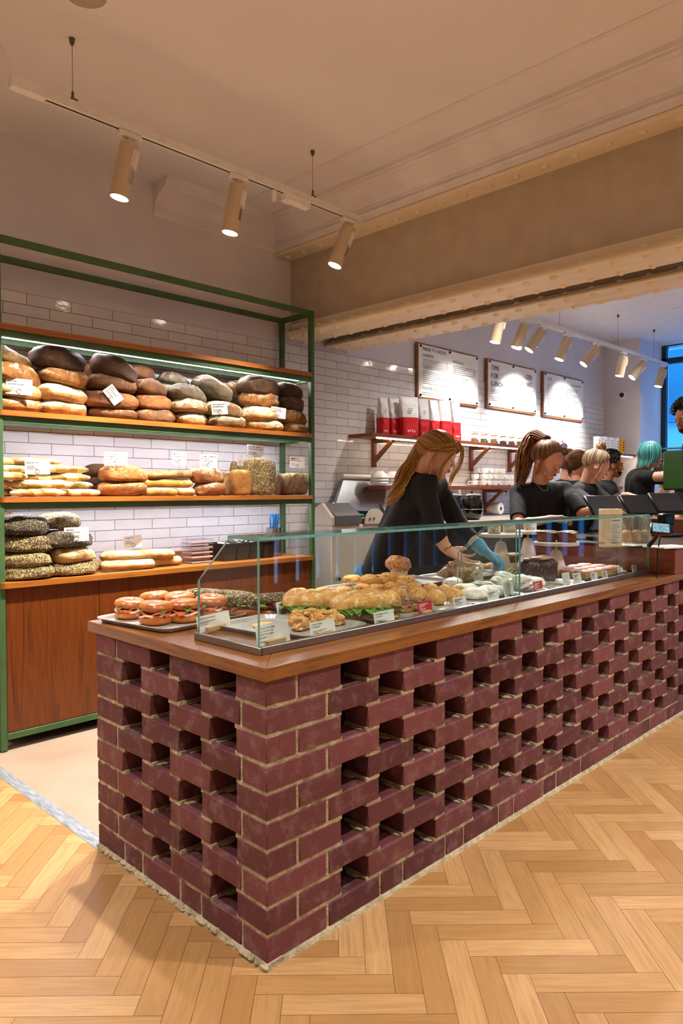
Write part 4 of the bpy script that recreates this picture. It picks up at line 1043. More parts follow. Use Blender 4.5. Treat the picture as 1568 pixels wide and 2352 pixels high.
def rrect(x0,x1,y0,y1,r,n=6):
    o=[]
    for cx,cy,a0 in((x1-r,y0+r,-PI/2),(x1-r,y1-r,0),(x0+r,y1-r,PI/2),(x0+r,y0+r,PI)):
        for i in range(n+1):
            a=a0+PI/2*i/n;o.append((cx+r*math.cos(a),cy+r*math.sin(a)))
    return o
def tray(label,x,y,w,d,rz=0,z=ZW,h=.014,grp='metal trays of food on the counter',mat='traymetal'):
    t=thing('serving_tray',label,'tray',(x,y,z),rad(rz),grp);b=MB()
    lv=[(0,0),(-.004,.0),(.004,h-.001),(.016,h+.001),(.0165,h-.001),(.006,h-.003),(-.002,.0015),(-.006,.0012)]
    lv=[(.0,0.0004),(.006,h),(.016,h+.002),(.0165,h+.0005),(.007,h-.002),(.0,.002)]
    ord_=[(.0,0),(.007,h-.002),(.0165,h+.0005),(.016,h+.002),(.006,h),(-.002,.002)]
    vs=[];k=0
    for o_,zz in ord_:
        p=rrect(-w/2-o_,w/2+o_,-d/2-o_,d/2+o_,.03+o_);k=len(p);vs+=[(a,c,zz) for a,c in p]
    fs=[tuple(range(k-1,-1,-1)),tuple(range((len(ord_)-1)*k,len(ord_)*k))]
    for l in range(len(ord_)-1):
        for i in range(k):fs.append((l*k+i,l*k+(i+1)%k,(l+1)*k+(i+1)%k,(l+1)*k+i))
    b.add(vs,fs);b.build('tray',MAT[mat],t,ang=30);return t
FWD=Vector((_F.x,_F.y,0)).normalized()
def gp(u,v,z,back=.0):
    p=at(u,v,z=z)+FWD*back;p.z=z;return p
def inst(proto,label,u,v,z,back,rz=0,s=1,first=[]):
    p=gp(u,v,z,back)
    if not proto.get('used'):
        proto['used']=True;o=proto['o'];o.location=p;o.rotation_euler=(0,0,rad(rz));o.scale=(s,s,s);o['label']=label;return o
    return copy_tree(proto['o'],p,rad(rz),label,s)
def P_(name,cat,grp): return dict(o=thing(name,'x',cat,(0,0,0),0,grp))
def ring(b,R,r,zc,zs=1,n=28,k=10,m=0,wob=0,M=None,sd=0):
    vs=[]
    for i in range(n):
        a=2*PI*i/n;w=1+wob*math.sin(3*a+sd)
        for j in range(k):
            q=2*PI*j/k;vs.append(((R+r*math.cos(q))*math.cos(a)*w,(R+r*math.cos(q))*math.sin(a)*w,zc+r*math.sin(q)*zs))
    b.add(vs,[(i*k+j,((i+1)%n)*k+j,((i+1)%n)*k+(j+1)%k,i*k+(j+1)%k) for i in range(n) for j in range(k)],m,M)
def disc_wavy(b,R,z,th,sd,n=30,M=None,amp=.12,zamp=.004):
    rr_=random.Random(sd);ph=[rr_.uniform(0,6) for _ in range(4)]
    vs=[]
    for s in(0,1):
        for ring_ in(0,.55,1):
            for i in range(n):
                a=2*PI*i/n;w=1+amp*math.sin(3*a+ph[0])*.6+amp*math.sin(7*a+ph[1])*.5
                vs.append((R*ring_*w*math.cos(a)+1e-4*ring_,R*ring_*w*math.sin(a),z+s*th+(zamp*math.sin(5*a+ph[2]) if ring_==1 else 0)))
    fs=[]
    for s in(0,1):
        for k in(0,1):
            for i in range(n):
                q=(s*3*n+k*n+i,s*3*n+k*n+(i+1)%n,s*3*n+(k+1)*n+(i+1)%n,s*3*n+(k+1)*n+i);fs.append(q if s else q[::-1])
    for i in range(n):fs.append((2*n+i,2*n+(i+1)%n,5*n+(i+1)%n,5*n+i))
    b.add(vs,fs,0,M)
def leaf(b,x,y,z,s,a,sd):
    rr_=random.Random(sd);n=8
    vs=[];c,sn=math.cos(a),math.sin(a)
    for i in range(n+1):
        t=i/n;w=s*.45*math.sin(PI*min(1,t*1.05))**.7
        for k in(-1,0,1):
            lx=s*t;ly=k*w*(1+.2*math.sin(t*20+sd));lz=.25*s*math.sin(t*3)+abs(k)*.15*w+rr_.uniform(-.03,.03)*s
            vs.append((x+c*lx-sn*ly,y+sn*lx+c*ly,z+lz))
    b.add(vs,[(i*3+k,i*3+3+k,i*3+4+k,i*3+1+k) for i in range(n) for k in(0,1)])
tray('steel tray of salmon bagels overhanging the left end of the counter',.215,.775,.36,.36,8)
# salmon bagels
bg=P_('salmon_bagel','bagel','salmon bagels on the left tray')
b=MB();b.lathe([(.001,0),(.042,0),(.052,.008),(.054,.018),(.050,.026),(.001,.027)],28);b.build('bagel_base',FM['bagel'],bg['o'])
b=MB();disc_wavy(b,.050,.026,.006,3);b.build('cream_cheese',FM['cheese'],bg['o'])
b=MB();disc_wavy(b,.053,.032,.006,5,amp=.16,zamp=.007);b.build('smoked_salmon',FM['salmon'],bg['o'])
b=MB()
for i in range(4):leaf(b,.028*math.cos(i*1.7),.028*math.sin(i*1.7),.038,.036,i*1.7,i)
b.build('salad_leaf',FM['leaf'],bg['o'])
b=MB();ring(b,.034,.0225,.055,.75,wob=.03,M=Matrix.Rotation(.07,4,'X'));b.build('bagel_top',FM['bagel'],bg['o'])
for i,(u,v,s,rz) in enumerate([(288,1424,.95,10),(348,1438,1.05,70),(416,1432,1.05,150),(350,1408,1.0,220),(405,1410,1.0,300),(478,1420,1.05,20)]):
    inst(bg,['leftmost salmon bagel on the steel tray','front salmon bagel near the left corner of the tray','front salmon bagel in the middle of the tray','back left salmon bagel with leaf poking up','back middle salmon bagel on the tray','salmon bagel seen partly through the end glass'][i],u,v,ZW+.004,.05,rz,s)
# pastrami baguettes
tray('steel tray of seeded pastrami sandwiches',.66,.74,.40,.30,3)
pb=P_('pastrami_sandwich','sandwich','seeded pastrami sandwiches')
def longlump(sd,a,w,h,z,**k):
    m=lump(sd,a,w,h,**k);m.v=[(x,y,q+z) for x,y,q in m.v];return m
longlump(71,.20,.075,.026,0,flat=.2,pw=2.8).build('bread_base',FM['bagel'],pb['o'])
b=MB()
for i in range(9):disc_wavy(b,.03,.024+.003*(i%3),.004,i,M=Matrix.Translation((-.08+i*.02,(-1)**i*.012,0)),amp=.2)
b.build('pastrami',FM['meat'],pb['o'])
b=MB()
for i in range(7):b.ell((-.07+i*.023,-.03+.008*(i%3),.034),(.014,.012,.004),10,6)
b.build('pickle',FM['pickle'],pb['o'])
b=MB()
for i in range(8):leaf(b,-.08+i*.02,.0,.032,.045,(-1)**i*1.5,i+9)
b.build('salad_leaf',FM['leaf'],pb['o'])
longlump(72,.205,.078,.032,.038,flat=.25,pw=2.6,nu=44,nv=20).build('seeded_lid',BM['seed'],pb['o'])
for i,(u,v,s,rz,l) in enumerate([(468,1398,1,-70,'leftmost seeded pastrami sandwich at the back of the tray'),(520,1402,1,-62,'seeded pastrami sandwich second from the left'),(562,1416,1.05,-55,'seeded pastrami sandwich in front with dark lid'),(622,1410,1,-20,'rightmost seeded pastrami sandwich behind the corner glass')]):
    inst(pb,l,u,v,ZW+.004,.05,rz,s)
tray('nearly empty steel tray with crumbs inside the glass corner',.355,.43,.25,.22,4)
tag(MB().add(*(lambda m:(m.v,m.f))(lump(5,.11,.07,.006,amp=.3,nu=24,nv=12))).build('pastry_crumbs',FM['crumbs']),'scatter of yellow crumbs on the nearly empty tray','crumbs',kind='stuff').location=(.36,.44,ZW+.003)
# ham & cheese croissants
tray('small steel tray of ham and cheese croissants near the front glass',.43,.235,.27,.13,3)
cr=P_('ham_cheese_croissant','pastry','ham and cheese croissants')
longlump(81,.12,.085,.05,0,amp=.2,nu=40,nv=22).build('croissant_body',FM['crois'],cr['o'])
b=MB()
for i in range(14):
    a=i*2.4;b.ell((.045*math.cos(a)*(i%3)/2,.03*math.sin(a)*(i%4)/3,.046+.004*(i%2)),(.016,.012,.007),8,6)
b.build('melted_cheese',FM['quiche'],cr['o'])
for u,v,rz,l,s in((690,1448,20,'ham and cheese croissant in front beside the quality-ingredients card',1),(725,1440,80,'ham and cheese croissant behind the first one',.9),(757,1440,130,'ham and cheese croissant half hidden by its card',.85)):
    inst(cr,l,u,v,ZW+.005,.05,rz,s)
# focaccia
tray('steel tray under the left focaccia sandwich',.74,.40,.24,.26,12);tray('steel tray under the right focaccia sandwich',.80,.232,.30,.15,2)
fo=P_('focaccia_sandwich','sandwich','focaccia sandwiches')
longlump(91,.23,.12,.022,0,flat=.2,pw=3.4).build('bread_base',FM['foc'],fo['o'])
b=MB();rr3=random.Random(2)
for i in range(40):
    a=2*PI*i/40;leaf(b,.095*math.cos(a),.048*math.sin(a),.014+rr3.random()*.012,.05,a+rr3.uniform(-.7,.7),i)
b.build('salad_leaf',FM['leaf'],fo['o'])
b=MB()
for i in range(9):
    a=2*PI*i/9;b.ell((.092*math.cos(a),.05*math.sin(a),.027),(.018,.014,.009),10,6)
b.build('mozzarella',FM['mozz'],fo['o'])
def foc_fn():
    m=lump(92,.245,.135,.052,flat=.15,pw=3.2,amp=.05,nu=56,nv=24)
    o=[]
    for x,y,z in m.v:
        if z>.03:z+=.009*math.sin(x*55)*math.sin(y*60)+.004*noise.noise(Vector((x*30,y*30,1)))
        o.append((x,y,z+.03))
    m.v=o;return m
foc_fn().build('focaccia_lid',FM['foc'],fo['o'])
inst(fo,'left focaccia sandwich with green leaves and white mozzarella',727,1418,ZW+.005,.05,-52,1.05)
inst(fo,'right focaccia sandwich, larger and bright golden',832,1424,ZW+.005,.055,-28,1.12)
# cheesy squares at the back
tray('steel tray of cheesy pastry squares behind the focaccia',1.03,.70,.36,.16,3)
qs=P_('cheesy_pastry_square','pastry','cheesy pastry squares at the back')
b=MB();b.box(-.038,.038,-.03,.03,0,.018,.005);b.build('pastry_base',FM['pastry'],qs['o'])
longlump(96,.078,.064,.022,.014,amp=.12,nu=24,nv=14).build('baked_topping',FM['quiche'],qs['o'])
for i,(u,v) in enumerate([(683,1374),(712,1377),(740,1372),(768,1374),(790,1369)]):
    inst(qs,f"{['leftmost','second','third','fourth','rightmost'][i]} cheesy pastry square in the row behind the focaccia",u,v,ZW+.006,.03,i*17,1.05)
# scones
tray('long shallow steel tray along the back edge of the counter, left',1.42,.80,.62,.26,0);tray('round-cornered steel tray of olive scones',1.23,.52,.30,.22,0)
so=P_('olive_scone','scone','olive and cheese scones')
longlump(101,.085,.08,.042,0,amp=.1,nu=32,nv=18).build('scone',FM['scone'],so['o'])
for u,v,z,rz,l in[(812,1344,0,0,'scone alone at the left of the back tray'),(836,1366,0,40,'scone at the front left of the scone pile'),(864,1366,0,90,'scone at the front middle of the pile'),(850,1345,.035,130,'scone on top of the pile, split crown'),(872,1345,.03,200,'scone leaning on the right of the top one'),(896,1362,0,250,'scone at the front right by the blank-topped card'),(918,1356,0,300,'scone behind the right front scone'),(934,1344,.0,20,'rightmost scone near the muffin'),(893,1340,.03,80,'scone perched on the right part of the pile')]:
    inst(so,l,u,v,ZW+.005+z,.04,rz,1.08)
# muffin
mu_=P_('blueberry_muffin','muffin',None)
b=MB();n=40;pr=[]
vs=[]
for z,r in((0,.031),(.058,.043)):
    for j in range(n):
        a=2*PI*j/n;q=r*(1+(.035 if j%2 else -.035));vs.append((q*math.cos(a),q*math.sin(a),z))
b.add(vs,[(j,(j+1)%n,n+(j+1)%n,n+j) for j in range(n)]+[tuple(range(n-1,-1,-1)),tuple(range(n,2*n))]);b.build('paper_case',FM['paper'],mu_['o'])
m=lump(110,.122,.116,.074,amp=.11,pw=2.1,nu=40,nv=24);m.v=[(x,y,z+.048) for x,y,z in m.v];m.build('muffin_top',FM['muffin'],mu_['o'])
inst(mu_,'single large domed muffin in a pleated paper case',918,1336,ZW+.006,.04,0,1.05)
# rolls and tarts
tray('steel tray of dark-topped tarts at the front glass',1.05,.225,.22,.12,0);tray('steel tray of soft seeded rolls',1.36,.255,.36,.20,0);tray('second tray of rolls behind',1.22,.36,.30,.10,0)
ro_=P_('soft_roll','roll','soft filled rolls')
longlump(121,.075,.072,.05,0,amp=.04,pw=2.1,flat=.25,nu=28,nv=18).build('roll',FM['bun'],ro_['o'])
for u,v,rz,l,s in[(915,1378,0,'leftmost soft roll above the tarts',1),(952,1366,30,'soft roll at the back left of the roll tray',1),(962,1384,60,'large soft roll in front left',1.1),(990,1368,90,'soft roll in the back row centre',1),(1003,1390,120,'round soft roll at the front centre',1.12),(1024,1372,150,'soft roll behind the front centre roll',1),(1044,1386,200,'rightmost front soft roll behind a white card',1.12),(1056,1374,240,'soft roll farthest right under the card',1)]:
    inst(ro_,l,u,v,ZW+.005,.035,rz,s)
tt=P_('vegetable_tart','tart','dark vegetable tarts')
b=MB();b.lathe([(.001,0),(.032,0),(.042,.02),(.043,.024),(.038,.024),(.036,.018),(.001,.018)],26);b.build('pastry_case',FM['pastry'],tt['o'])
longlump(125,.075,.074,.02,.014,amp=.2,nu=26,nv=14).build('filling',FM['tart'],tt['o'])
for u,v,l in[(903,1398,'dark-topped tart at the left behind the mozzarella card'),(928,1406,'dark-topped tart in front'),(952,1402,'dark-topped tart next to the red card')]:inst(tt,l,u,v,ZW+.005,.03,u,1.05)
# sugared pastries
tray('steel tray of sugar-dusted pastries at the front',1.62,.26,.26,.20,0);tray('steel tray of almond croissants at the back edge',1.98,.76,.46,.24,0)
sp_=P_('sugared_pastry','pastry','sugar-dusted pastries')
longlump(131,.13,.075,.05,0,amp=.09,nu=36,nv=20).build('pastry',FM['sugar'],sp_['o'])
for u,v,rz,l in[(1042,1352,0,'sugar-dusted round pastry with dark crumbs at the back left'),(1070,1368,-40,'sugar-dusted pastry beside the rolls'),(1094,1378,-50,'sugar-dusted pastry at the front centre'),(1110,1362,-50,'sugar-dusted pastry behind the front one'),(1130,1372,-60,'rightmost sugar-dusted pastry near the standing notice')]:inst(sp_,l,u,v,ZW+.005,.04,rz,.95)
ac=P_('almond_croissant','croissant','almond croissants on the back tray')
def crois(sd):
    m=MB();n=26;pts=[];rs=[]
    for i in range(n+1):
        t=i/n*2-1;pts.append((.075*t,.03*t*t-.01,.026-.006*t*t));rs.append((.030*(1-abs(t)**1.8)+.006)*(1+.10*math.cos(t*13)))
    m.tube(pts,rs,14);return m
crois(1).build('croissant_body',FM['almond'],ac['o'])
b=MB()
for i in range(16):b.ell((.055*math.cos(i*2.1)*(i/16),.012*math.sin(i*3)-.006,.052-.00*i),(.008,.005,.0015),8,4)
b.build('flaked_almonds',FM['mozz'],ac['o'])
for u,v,z,rz,l in[(1032,1328,0,0,'almond croissant at the far left of the back tray'),(1056,1330,0,30,'almond croissant in the front of the pile'),(1082,1330,0,-20,'almond croissant at the right front of the pile'),(1045,1318,.03,60,'almond croissant on top left of the pile'),(1070,1316,.035,-10,'almond croissant on top of the pile'),(1093,1318,.015,40,'almond croissant under the open palm')]:inst(ac,l,u,v,ZW+.006+z,.04,rz,1)
bb=P_('brown_bun','bun','brown buns near the gloved hand')
longlump(141,.09,.075,.04,0,amp=.08).build('bun',FM['muffin'],bb['o'])
for u,v,l in[(1112,1312,'brown bun left of the blue glove'),(1133,1310,'brown bun touched by the blue glove')]:inst(bb,l,u,v,ZW+.006,.04,u,1)
me_=P_('meringue','meringue','white meringues')
tray('steel tray of white meringues behind the red card',1.83,.25,.30,.19,0)
longlump(151,.085,.075,.045,0,amp=.16,nu=36,nv=20).build('meringue',FM['meringue'],me_['o'])
for i,(u,v,z) in enumerate([(1150,1348,0),(1172,1340,0),(1186,1352,0),(1204,1356,0),(1216,1346,0),(1232,1350,0),(1160,1336,.02),(1200,1344,.025)]):inst(me_,f"white meringue, {['leftmost','second','third','front middle','behind the front middle','rightmost','upper left','topmost'][i]} of the heap",u,v,ZW+.005+z,.035,u*3,1.05)
# babkas
bk_=thing('cinnamon_babka','upright babka loaf with a pale cinnamon swirl cut face','cake',gp(1187,1332,ZW+.002,.05),rad(-42))
b=MB();m=MB()
m.prism([(.053*math.copysign(abs(math.cos(a))**.6,math.cos(a)),.062+.06*math.copysign(abs(math.sin(a))**.6,math.sin(a))) for a in[2*PI*i/32 for i in range(32)]],1,-.05,.0);o=m.build('swirl_loaf',FM['swirl'],bk_);
for v_ in o.data.vertices:v_.co.z-=.062
o.location=(0,0,.062)
longlump(161,.10,.08,.016,.118,amp=.2).build('crumb_topping',FM['pecan'],bk_);bk_.children[-1].location=(0,-.02,0)
b2=thing('chocolate_babka','long glossy chocolate babka loaf with sticky stripes','cake',gp(1243,1340,ZW+.002,.06),rad(-5))
m=lump(163,.27,.10,.12,amp=.06,pw=3.4,flat=.1,nu=60,nv=30);m.build('babka_loaf',FM['choc'],b2)
longlump(164,.24,.08,.016,.112,amp=.25,nu=40,nv=14).build('nut_topping',FM['pecan'],b2)
tray('steel tray beneath the babka loaves',2.02,.27,.34,.14,0,z=ZW-.0005,h=.006)
# pink slices
tray('steel tray of pink iced slices',2.48,.34,.46,.26,0)
pk=P_('pink_iced_slice','cake slice','pink iced slices in rows')
b=MB();b.box(-.045,.045,-.03,.03,0,.034,.004);b.build('sponge',FM['sponge'],pk['o']);longlump(171,.094,.066,.012,.031,amp=.06,pw=3.6).build('pink_icing',FM['pink'],pk['o'])
n_=0
for r in range(3):
    for c in range(4):
        o=pk['o'] if n_==0 else copy_tree(pk['o']);o.location=(2.31+.105*c,.25+.078*r,ZW+.005);o.rotation_euler=(0,0,.05*((c+r)%3-1))
        o['label']=f"pink iced sponge slice, {['front','middle','back'][r]} row, {['first','second','third','fourth'][c]} from the left";n_+=1
# cake stands
def marble():
    m,t,b=nt('speckled_marble');co=coords(t);c=mix(t,ramp(t,noi(t,co,38,6,.7,1),[(.6,0),(.7,.7)]),rgb('#e8e2d8'),rgb('#8f8780'));t.links.new(c,b.inputs['Base Color']);b.inputs['Roughness'].default_value=.3;return m
MAT['marble']=marble()
def stand(label,u,v,d,r,tilt=0):
    p=at(u,v,d=d);t=thing('cake_stand',label,'cake stand',(p.x,p.y,ZW),0,'marble cake stands');h=p.z-ZW
    b=MB();b.lathe([(.001,h-.009),(r-.004,h-.009),(r,h-.006),(r,h+.006),(r-.003,h+.009),(.001,h+.009)],40);b.build('marble_plate',MAT['marble'],t)
    b=MB();b.lathe([(.001,0),(.062,0),(.060,.01),(.03,h-.055),(.022,h-.04),(.012,h-.034),(.001,h-.033)],32);b.build('white_pedestal',MAT['white'],t)
    b=MB();b.lathe([(.006,h-.034),(.006,h-.0095)],10);b.build('stem',MAT['steel'],t);return p
pA=stand('marble cake stand on the left, above the gloved hand',1150,1229,3.98,.118);pB=stand('marble cake stand set back in the middle',1212,1222,4.28,.105);pC=stand('lower marble cake stand holding two pecan cakes',1277,1248,3.86,.120)
ck=P_('pecan_cake','cake','round pecan cakes')
b=MB();b.lathe([(.001,0),(.048,0),(.051,.005),(.050,.045),(.001,.046)],28);b.build('cake',FM['cake'],ck['o']);longlump(181,.108,.106,.02,.042,amp=.2,nu=34,nv=16).build('pecan_topping',FM['pecan'],ck['o'])
for dx,dy,l in((-.045,.03,'left pecan-topped cake on the lower marble stand'),(.052,-.012,'right pecan-topped cake on the lower marble stand')):
    p=pC+CR*dx+FWD*dy
    o=ck['o'] if not ck.get('used') else copy_tree(ck['o']);ck['used']=1;o.location=(p.x,p.y,pC.z+.0095);o['label']=l
o=thing('dusted_cake','small sugar-dusted cake on the left marble stand','cake',(pA.x-.02,pA.y+.03,pA.z+.0095));b=MB();b.lathe([(.001,0),(.034,0),(.037,.004),(.036,.045),(.001,.047)],26);b.build('cake',fm('dusted_cake_side','#b08258','#caa177',None,'#f0e4d2',.6),o)
b=MB();b.lathe([(.001,.0475),(.03,.048),(.001,.051)],20);b.build('sugar_top',FM['meringue'],o)
# ================================================================ price cards
G='white price cards on the counter'
Q=['All of our food is made','by us, by hand in our','kitchens from quality','ingredients.']
for lab,u,v,w,h,ln,kind,a,mt,ts in[
 ('card reading SMOKED SALMON BAGEL in a wooden block by the end glass',491,1430,57,36,['SMOKED SALMON BAGEL'],'block',-14,'paper',.13),
 ('front corner notice reading All of our food is made by us, by hand',627,1458,66,50,Q,'block',-8,'paper',.115),
 ('card reading PASTRAMI BAGEL in a wooden block behind the empty tray',660,1396,40,32,['PASTRAMI BAGEL'],'block',-20,'paper',.13),
 ('card reading HAM & CHEESE CROISSANT',741,1444,55,32,['HAM & CHEESE','CROISSANT'],'block',-4,'paper',.16),
 ('card standing before the pastry squares',809,1375,44,20,[],'flat',0,'paper',.2),
 ('low card at the left front of the long back tray',809,1349,40,20,[],'flat',0,'paper',.2),
 ('card reading MOZZARELLA, PESTO & TOMATO',882,1418,49,30,['MOZZARELLA, PESTO','& TOMATO'],'flat',-2,'paper',.16),
 ('red card in front of the dark tarts',976,1398,36,28,[],'block',-4,'red',.16),
 ('white card in front of the seeded rolls',1056,1384,36,26,[],'flat',0,'paper',.13),
 ('small card tilted beneath the muffin',938,1330,32,18,[],'flat',10,'paper',.2),
 ('low card leaning among the scones',932,1353,36,16,[],'flat',8,'paper',.22),
 ('card standing before the almond croissant tray',1040,1339,32,20,[],'flat',0,'paper',.2),
 ('card to the right of the almond croissants',1098,1324,26,24,[],'flat',0,'paper',.14),
 ('card below the blue glove',1152,1318,24,18,[],'flat',4,'paper',.2),
 ('card in front of the sugar-dusted pastries',1132,1368,33,24,[],'flat',-2,'paper',.15),
 ('tall notice beside the meringues reading All of our food is made',1168,1355,30,36,Q,'flat',-2,'paper',.1),
 ('red card in front of the meringues',1235,1349,31,23,[],'block',-4,'red',.2),
 ('tall notice in front of the pink slices, left',1300,1331,25,31,Q,'flat',-2,'paper',.1),
 ('card right of the tall notice at the pink slices',1325,1328,27,24,[],'flat',0,'paper',.14),
 ('first small card before the pink slices',1364,1324,23,18,[],'flat',0,'paper',.16),
 ('second small card before the pink slices',1388,1320,20,17,[],'flat',0,'paper',.16),
 ('third small card before the pink slices',1424,1312,20,16,[],'flat',0,'paper',.16),
 ('small card at the far right of the display case',1456,1306,18,16,[],'flat',0,'paper',.16),
 ('tall narrow notice at the right end of the display case',1473,1297,15,25,Q,'flat',0,'paper',.1)]:
    zz=ZW+.0005 if kind=='flat' and u not in(938,932) else ZW+.001
    c_=card(lab,G,u,v,w,h,ln,z=zz,a=a,lean=10,kind=kind,small=3 if ln is not Q else 1,ts=ts,mat=mt,ink='ink' if mt=='paper' else 'whiteink',bold=False)
for lab,u,v,w,h,pp_,ln in[('card in a wooden block on the left marble stand',1170,1214,36,18,pA,[]),('card in a wooden block on the middle marble stand',1217,1211,34,16,pB,[]),('card in a wooden block beside the pecan cakes',1310,1234,29,19,pC,[])]:
    card(lab,'cards on the marble stands',u,v,w,h,ln,z=pp_.z+.01,a=20,kind='block',small=2,ts=.18,bold=False)
IR_=Vector((CR.x,CR.y,0)).normalized();TC_=-FWD
# ================================================================ bread slicer
sl_=thing('bread_slicer','white bread slicing machine with raised steel lid against the tiled wall','slicing machine',(2.7,2.3,0));so_=sl_.location
SW_=plain('slicer_white_enamel','#ddd3c4',.4);SG=plain('slicer_grey_panel','#8e8e90',.4,.6)
def sb(n,m,fn,sm=True,par=None):
    b=MB();fn(b);return b.build(n,m,par or sl_,sm,org=so_)
YF=2.20;xl=2.41;xr=3.0
sb('housing',SW_,lambda b:b.box(xl,xr,YF,2.455,.022,1.0,.008))
A=at(745,1165,y=YF+.03)
sb('left_cheek',SW_,lambda b:b.prism([(YF-.005,1.001),(YF-.005,1.06),(YF+.10,1.16),(YF+.18,1.12),(YF+.18,1.001)],0,xl,xl+.03))
sb('control_panel',SG,lambda b:b.prism([(YF-.012,1.001),(YF-.012,1.07),(YF+.12,1.16),(YF+.24,1.16),(YF+.24,1.001)],0,xl+.035,xl+.30))
sb('green_button',plain('green_button','#1fae7a',.3),lambda b:b.lathe([(.022,0),(.022,.012),(.001,.014)],18,M=Matrix.Translation((xl+.37,YF+.05,1.06))@Matrix.Rotation(.3,4,'X')))
sb('yellow_knob',plain('yellow_knob','#e8b21a',.4),lambda b:b.lathe([(.018,0),(.016,.02),(.001,.022)],14,(xl+.34,YF+.16,1.10)))
c0=(xl+.42,1.0)
sb('guard_disc',SW_,lambda b:b.prism([(xl+.46+.115*math.cos(t),1.001+.115*math.sin(t)) for t in[PI*i/20 for i in range(21)]],1,YF-.012,YF+.0))
for dx in(-.045,.0):sb('guard_bolt',MAT['steel'],lambda b:b.lathe([(.011,0),(.009,.008),(.001,.009)],12,M=Matrix.Translation((xl+.44+dx,YF-.012,1.04))@Matrix.Rotation(PI/2,4,'X')))
sb('blade_well',MAT['black'],lambda b:b.box(xl+.28,xr-.02,YF+.10,2.38,1.001,1.09))
sb('feed_plate',MAT['steel'],lambda b:b.box(xl+.31,xr-.05,YF+.01,YF+.09,1.001,1.05,.004))
L0,L1=at(767,1172,y=2.31),at(880,1174,y=2.31);L2,L3=at(890,1101,y=2.42),at(790,1097,y=2.42);th_=Vector((0,.03,0))
def lid(b):
    q=[L0,L1,L2,L3];b.add(q+[p+th_ for p in q],[(0,1,2,3),(7,6,5,4),(0,4,5,1),(1,5,6,2),(2,6,7,3),(3,7,4,0)])
sb('steel_lid',MAT['steel'],lid,False)
sb('lid_handle',SW_,lambda b:b.tube([L3+Vector((-.03,-.01,.01)),L2+Vector((.02,-.01,.012))],.02,8))
for P0 in(L0,L1):sb('lid_hinge',SG,lambda b:b.prism([(2.25,P0.z-.06),(2.38,P0.z-.06),(2.36,P0.z+.05),(2.32,P0.z+.06)],0,P0.x-.012,P0.x+.012))
e1=(L1-L0).normalized();e2=(L3-L0).normalized();nn=e1.cross(e2);nn=-nn if nn.y>0 else nn
cw=L0+(L1-L0)*.88+(L3-L0)*.72
wt_=sb('warning_sticker',plain('warning_yellow','#e7b324',.5),lambda b:b.add([cw-e1*.035-e2*.03+nn*.001,cw+e1*.035-e2*.03+nn*.001,cw+e2*.035+nn*.001],[(0,1,2)]),False)
def ww(b):
    for t0,t1,w in((-.006,.018,.004),(-.02,-.013,.004)):b.add([cw-e1*w+e2*t0+nn*.002,cw+e1*w+e2*t0+nn*.002,cw+e1*w+e2*t1+nn*.002,cw-e1*w+e2*t1+nn*.002],[(0,1,2,3)])
sb('warning_mark',MAT['ink'],ww,False,wt_)
pl_=Vector((xl+.055,YF,at(745,1334,y=YF).z));sb('rating_plate',plain('rating_plate_silver','#c9c6c2',.5),lambda b:b.box(pl_.x-.04,pl_.x+.045,YF-.0035,YF-.0005,pl_.z-.03,pl_.z+.03),False)
b=MB();put_text(b,'CE',(pl_.x-.03,YF-.0045,pl_.z-.01),(1,0,0),(0,0,1),.03);b.box(pl_.x+.012,pl_.x+.036,YF-.0045,YF-.004,pl_.z-.012,pl_.z+.012);b.build('plate_lettering',MAT['ink'],sl_,False,org=so_)
for x in(xl+.05,xr-.05):
    for y in(YF+.05,2.4):sb('foot',MAT['black'],lambda b:b.lathe([(.02,0),(.02,.022)],12,(x,y,0)))
# ================================================================ prep counter at the back
pc=thing('prep_counter','dark-fronted prep counter under the cup shelf along the tiled wall','counter',(5,2.1,0));po=pc.location
b=MB();b.box(3.05,XE-.02,1.78,YB-.012,.0,.985);b.build('cabinet',plain('prep_cabinet_dark','#2a2624',.5),pc,False,org=po)
b=MB();b.box(3.03,XE-.015,1.75,YB-.011,.9855,1.012,.002);b.build('top',plain('prep_top_pale','#cbc2b8',.35),pc,False,org=po)
kg='black soup kettles'
for u,l in((1037,'left black soup kettle with steel rim, partly behind the woman'),(1083,'right black soup kettle with steel rim')):
    p=at(u,1196,y=1.92);t=thing('soup_kettle',l,'soup kettle',(p.x,1.92,1.0125),0,kg)
    b=MB();b.lathe([(.001,0),(.06,0),(.085,.03),(.092,.07),(.092,.085)],32,cap=False);b.lathe([(.092,.088),(.092,.11),(.084,.16),(.076,.178)],32,cap=False);b.build('body',plain('kettle_black','#0c0c0e',.12,coat=1),t)
    b=MB();b.lathe([(.0925,.084),(.094,.0865),(.0925,.089)],32,cap=False);b.build('band',MAT['steel'],t)
    b=MB();b.lathe([(.078,.178),(.080,.182),(.080,.20),(.074,.204),(.04,.214),(.001,.218)],32);b.build('steel_lid',MAT['steel'],t)
    b=MB();b.lathe([(.008,.216),(.008,.226),(.016,.232),(.001,.236)],14);b.build('knob',MAT['black'],t)
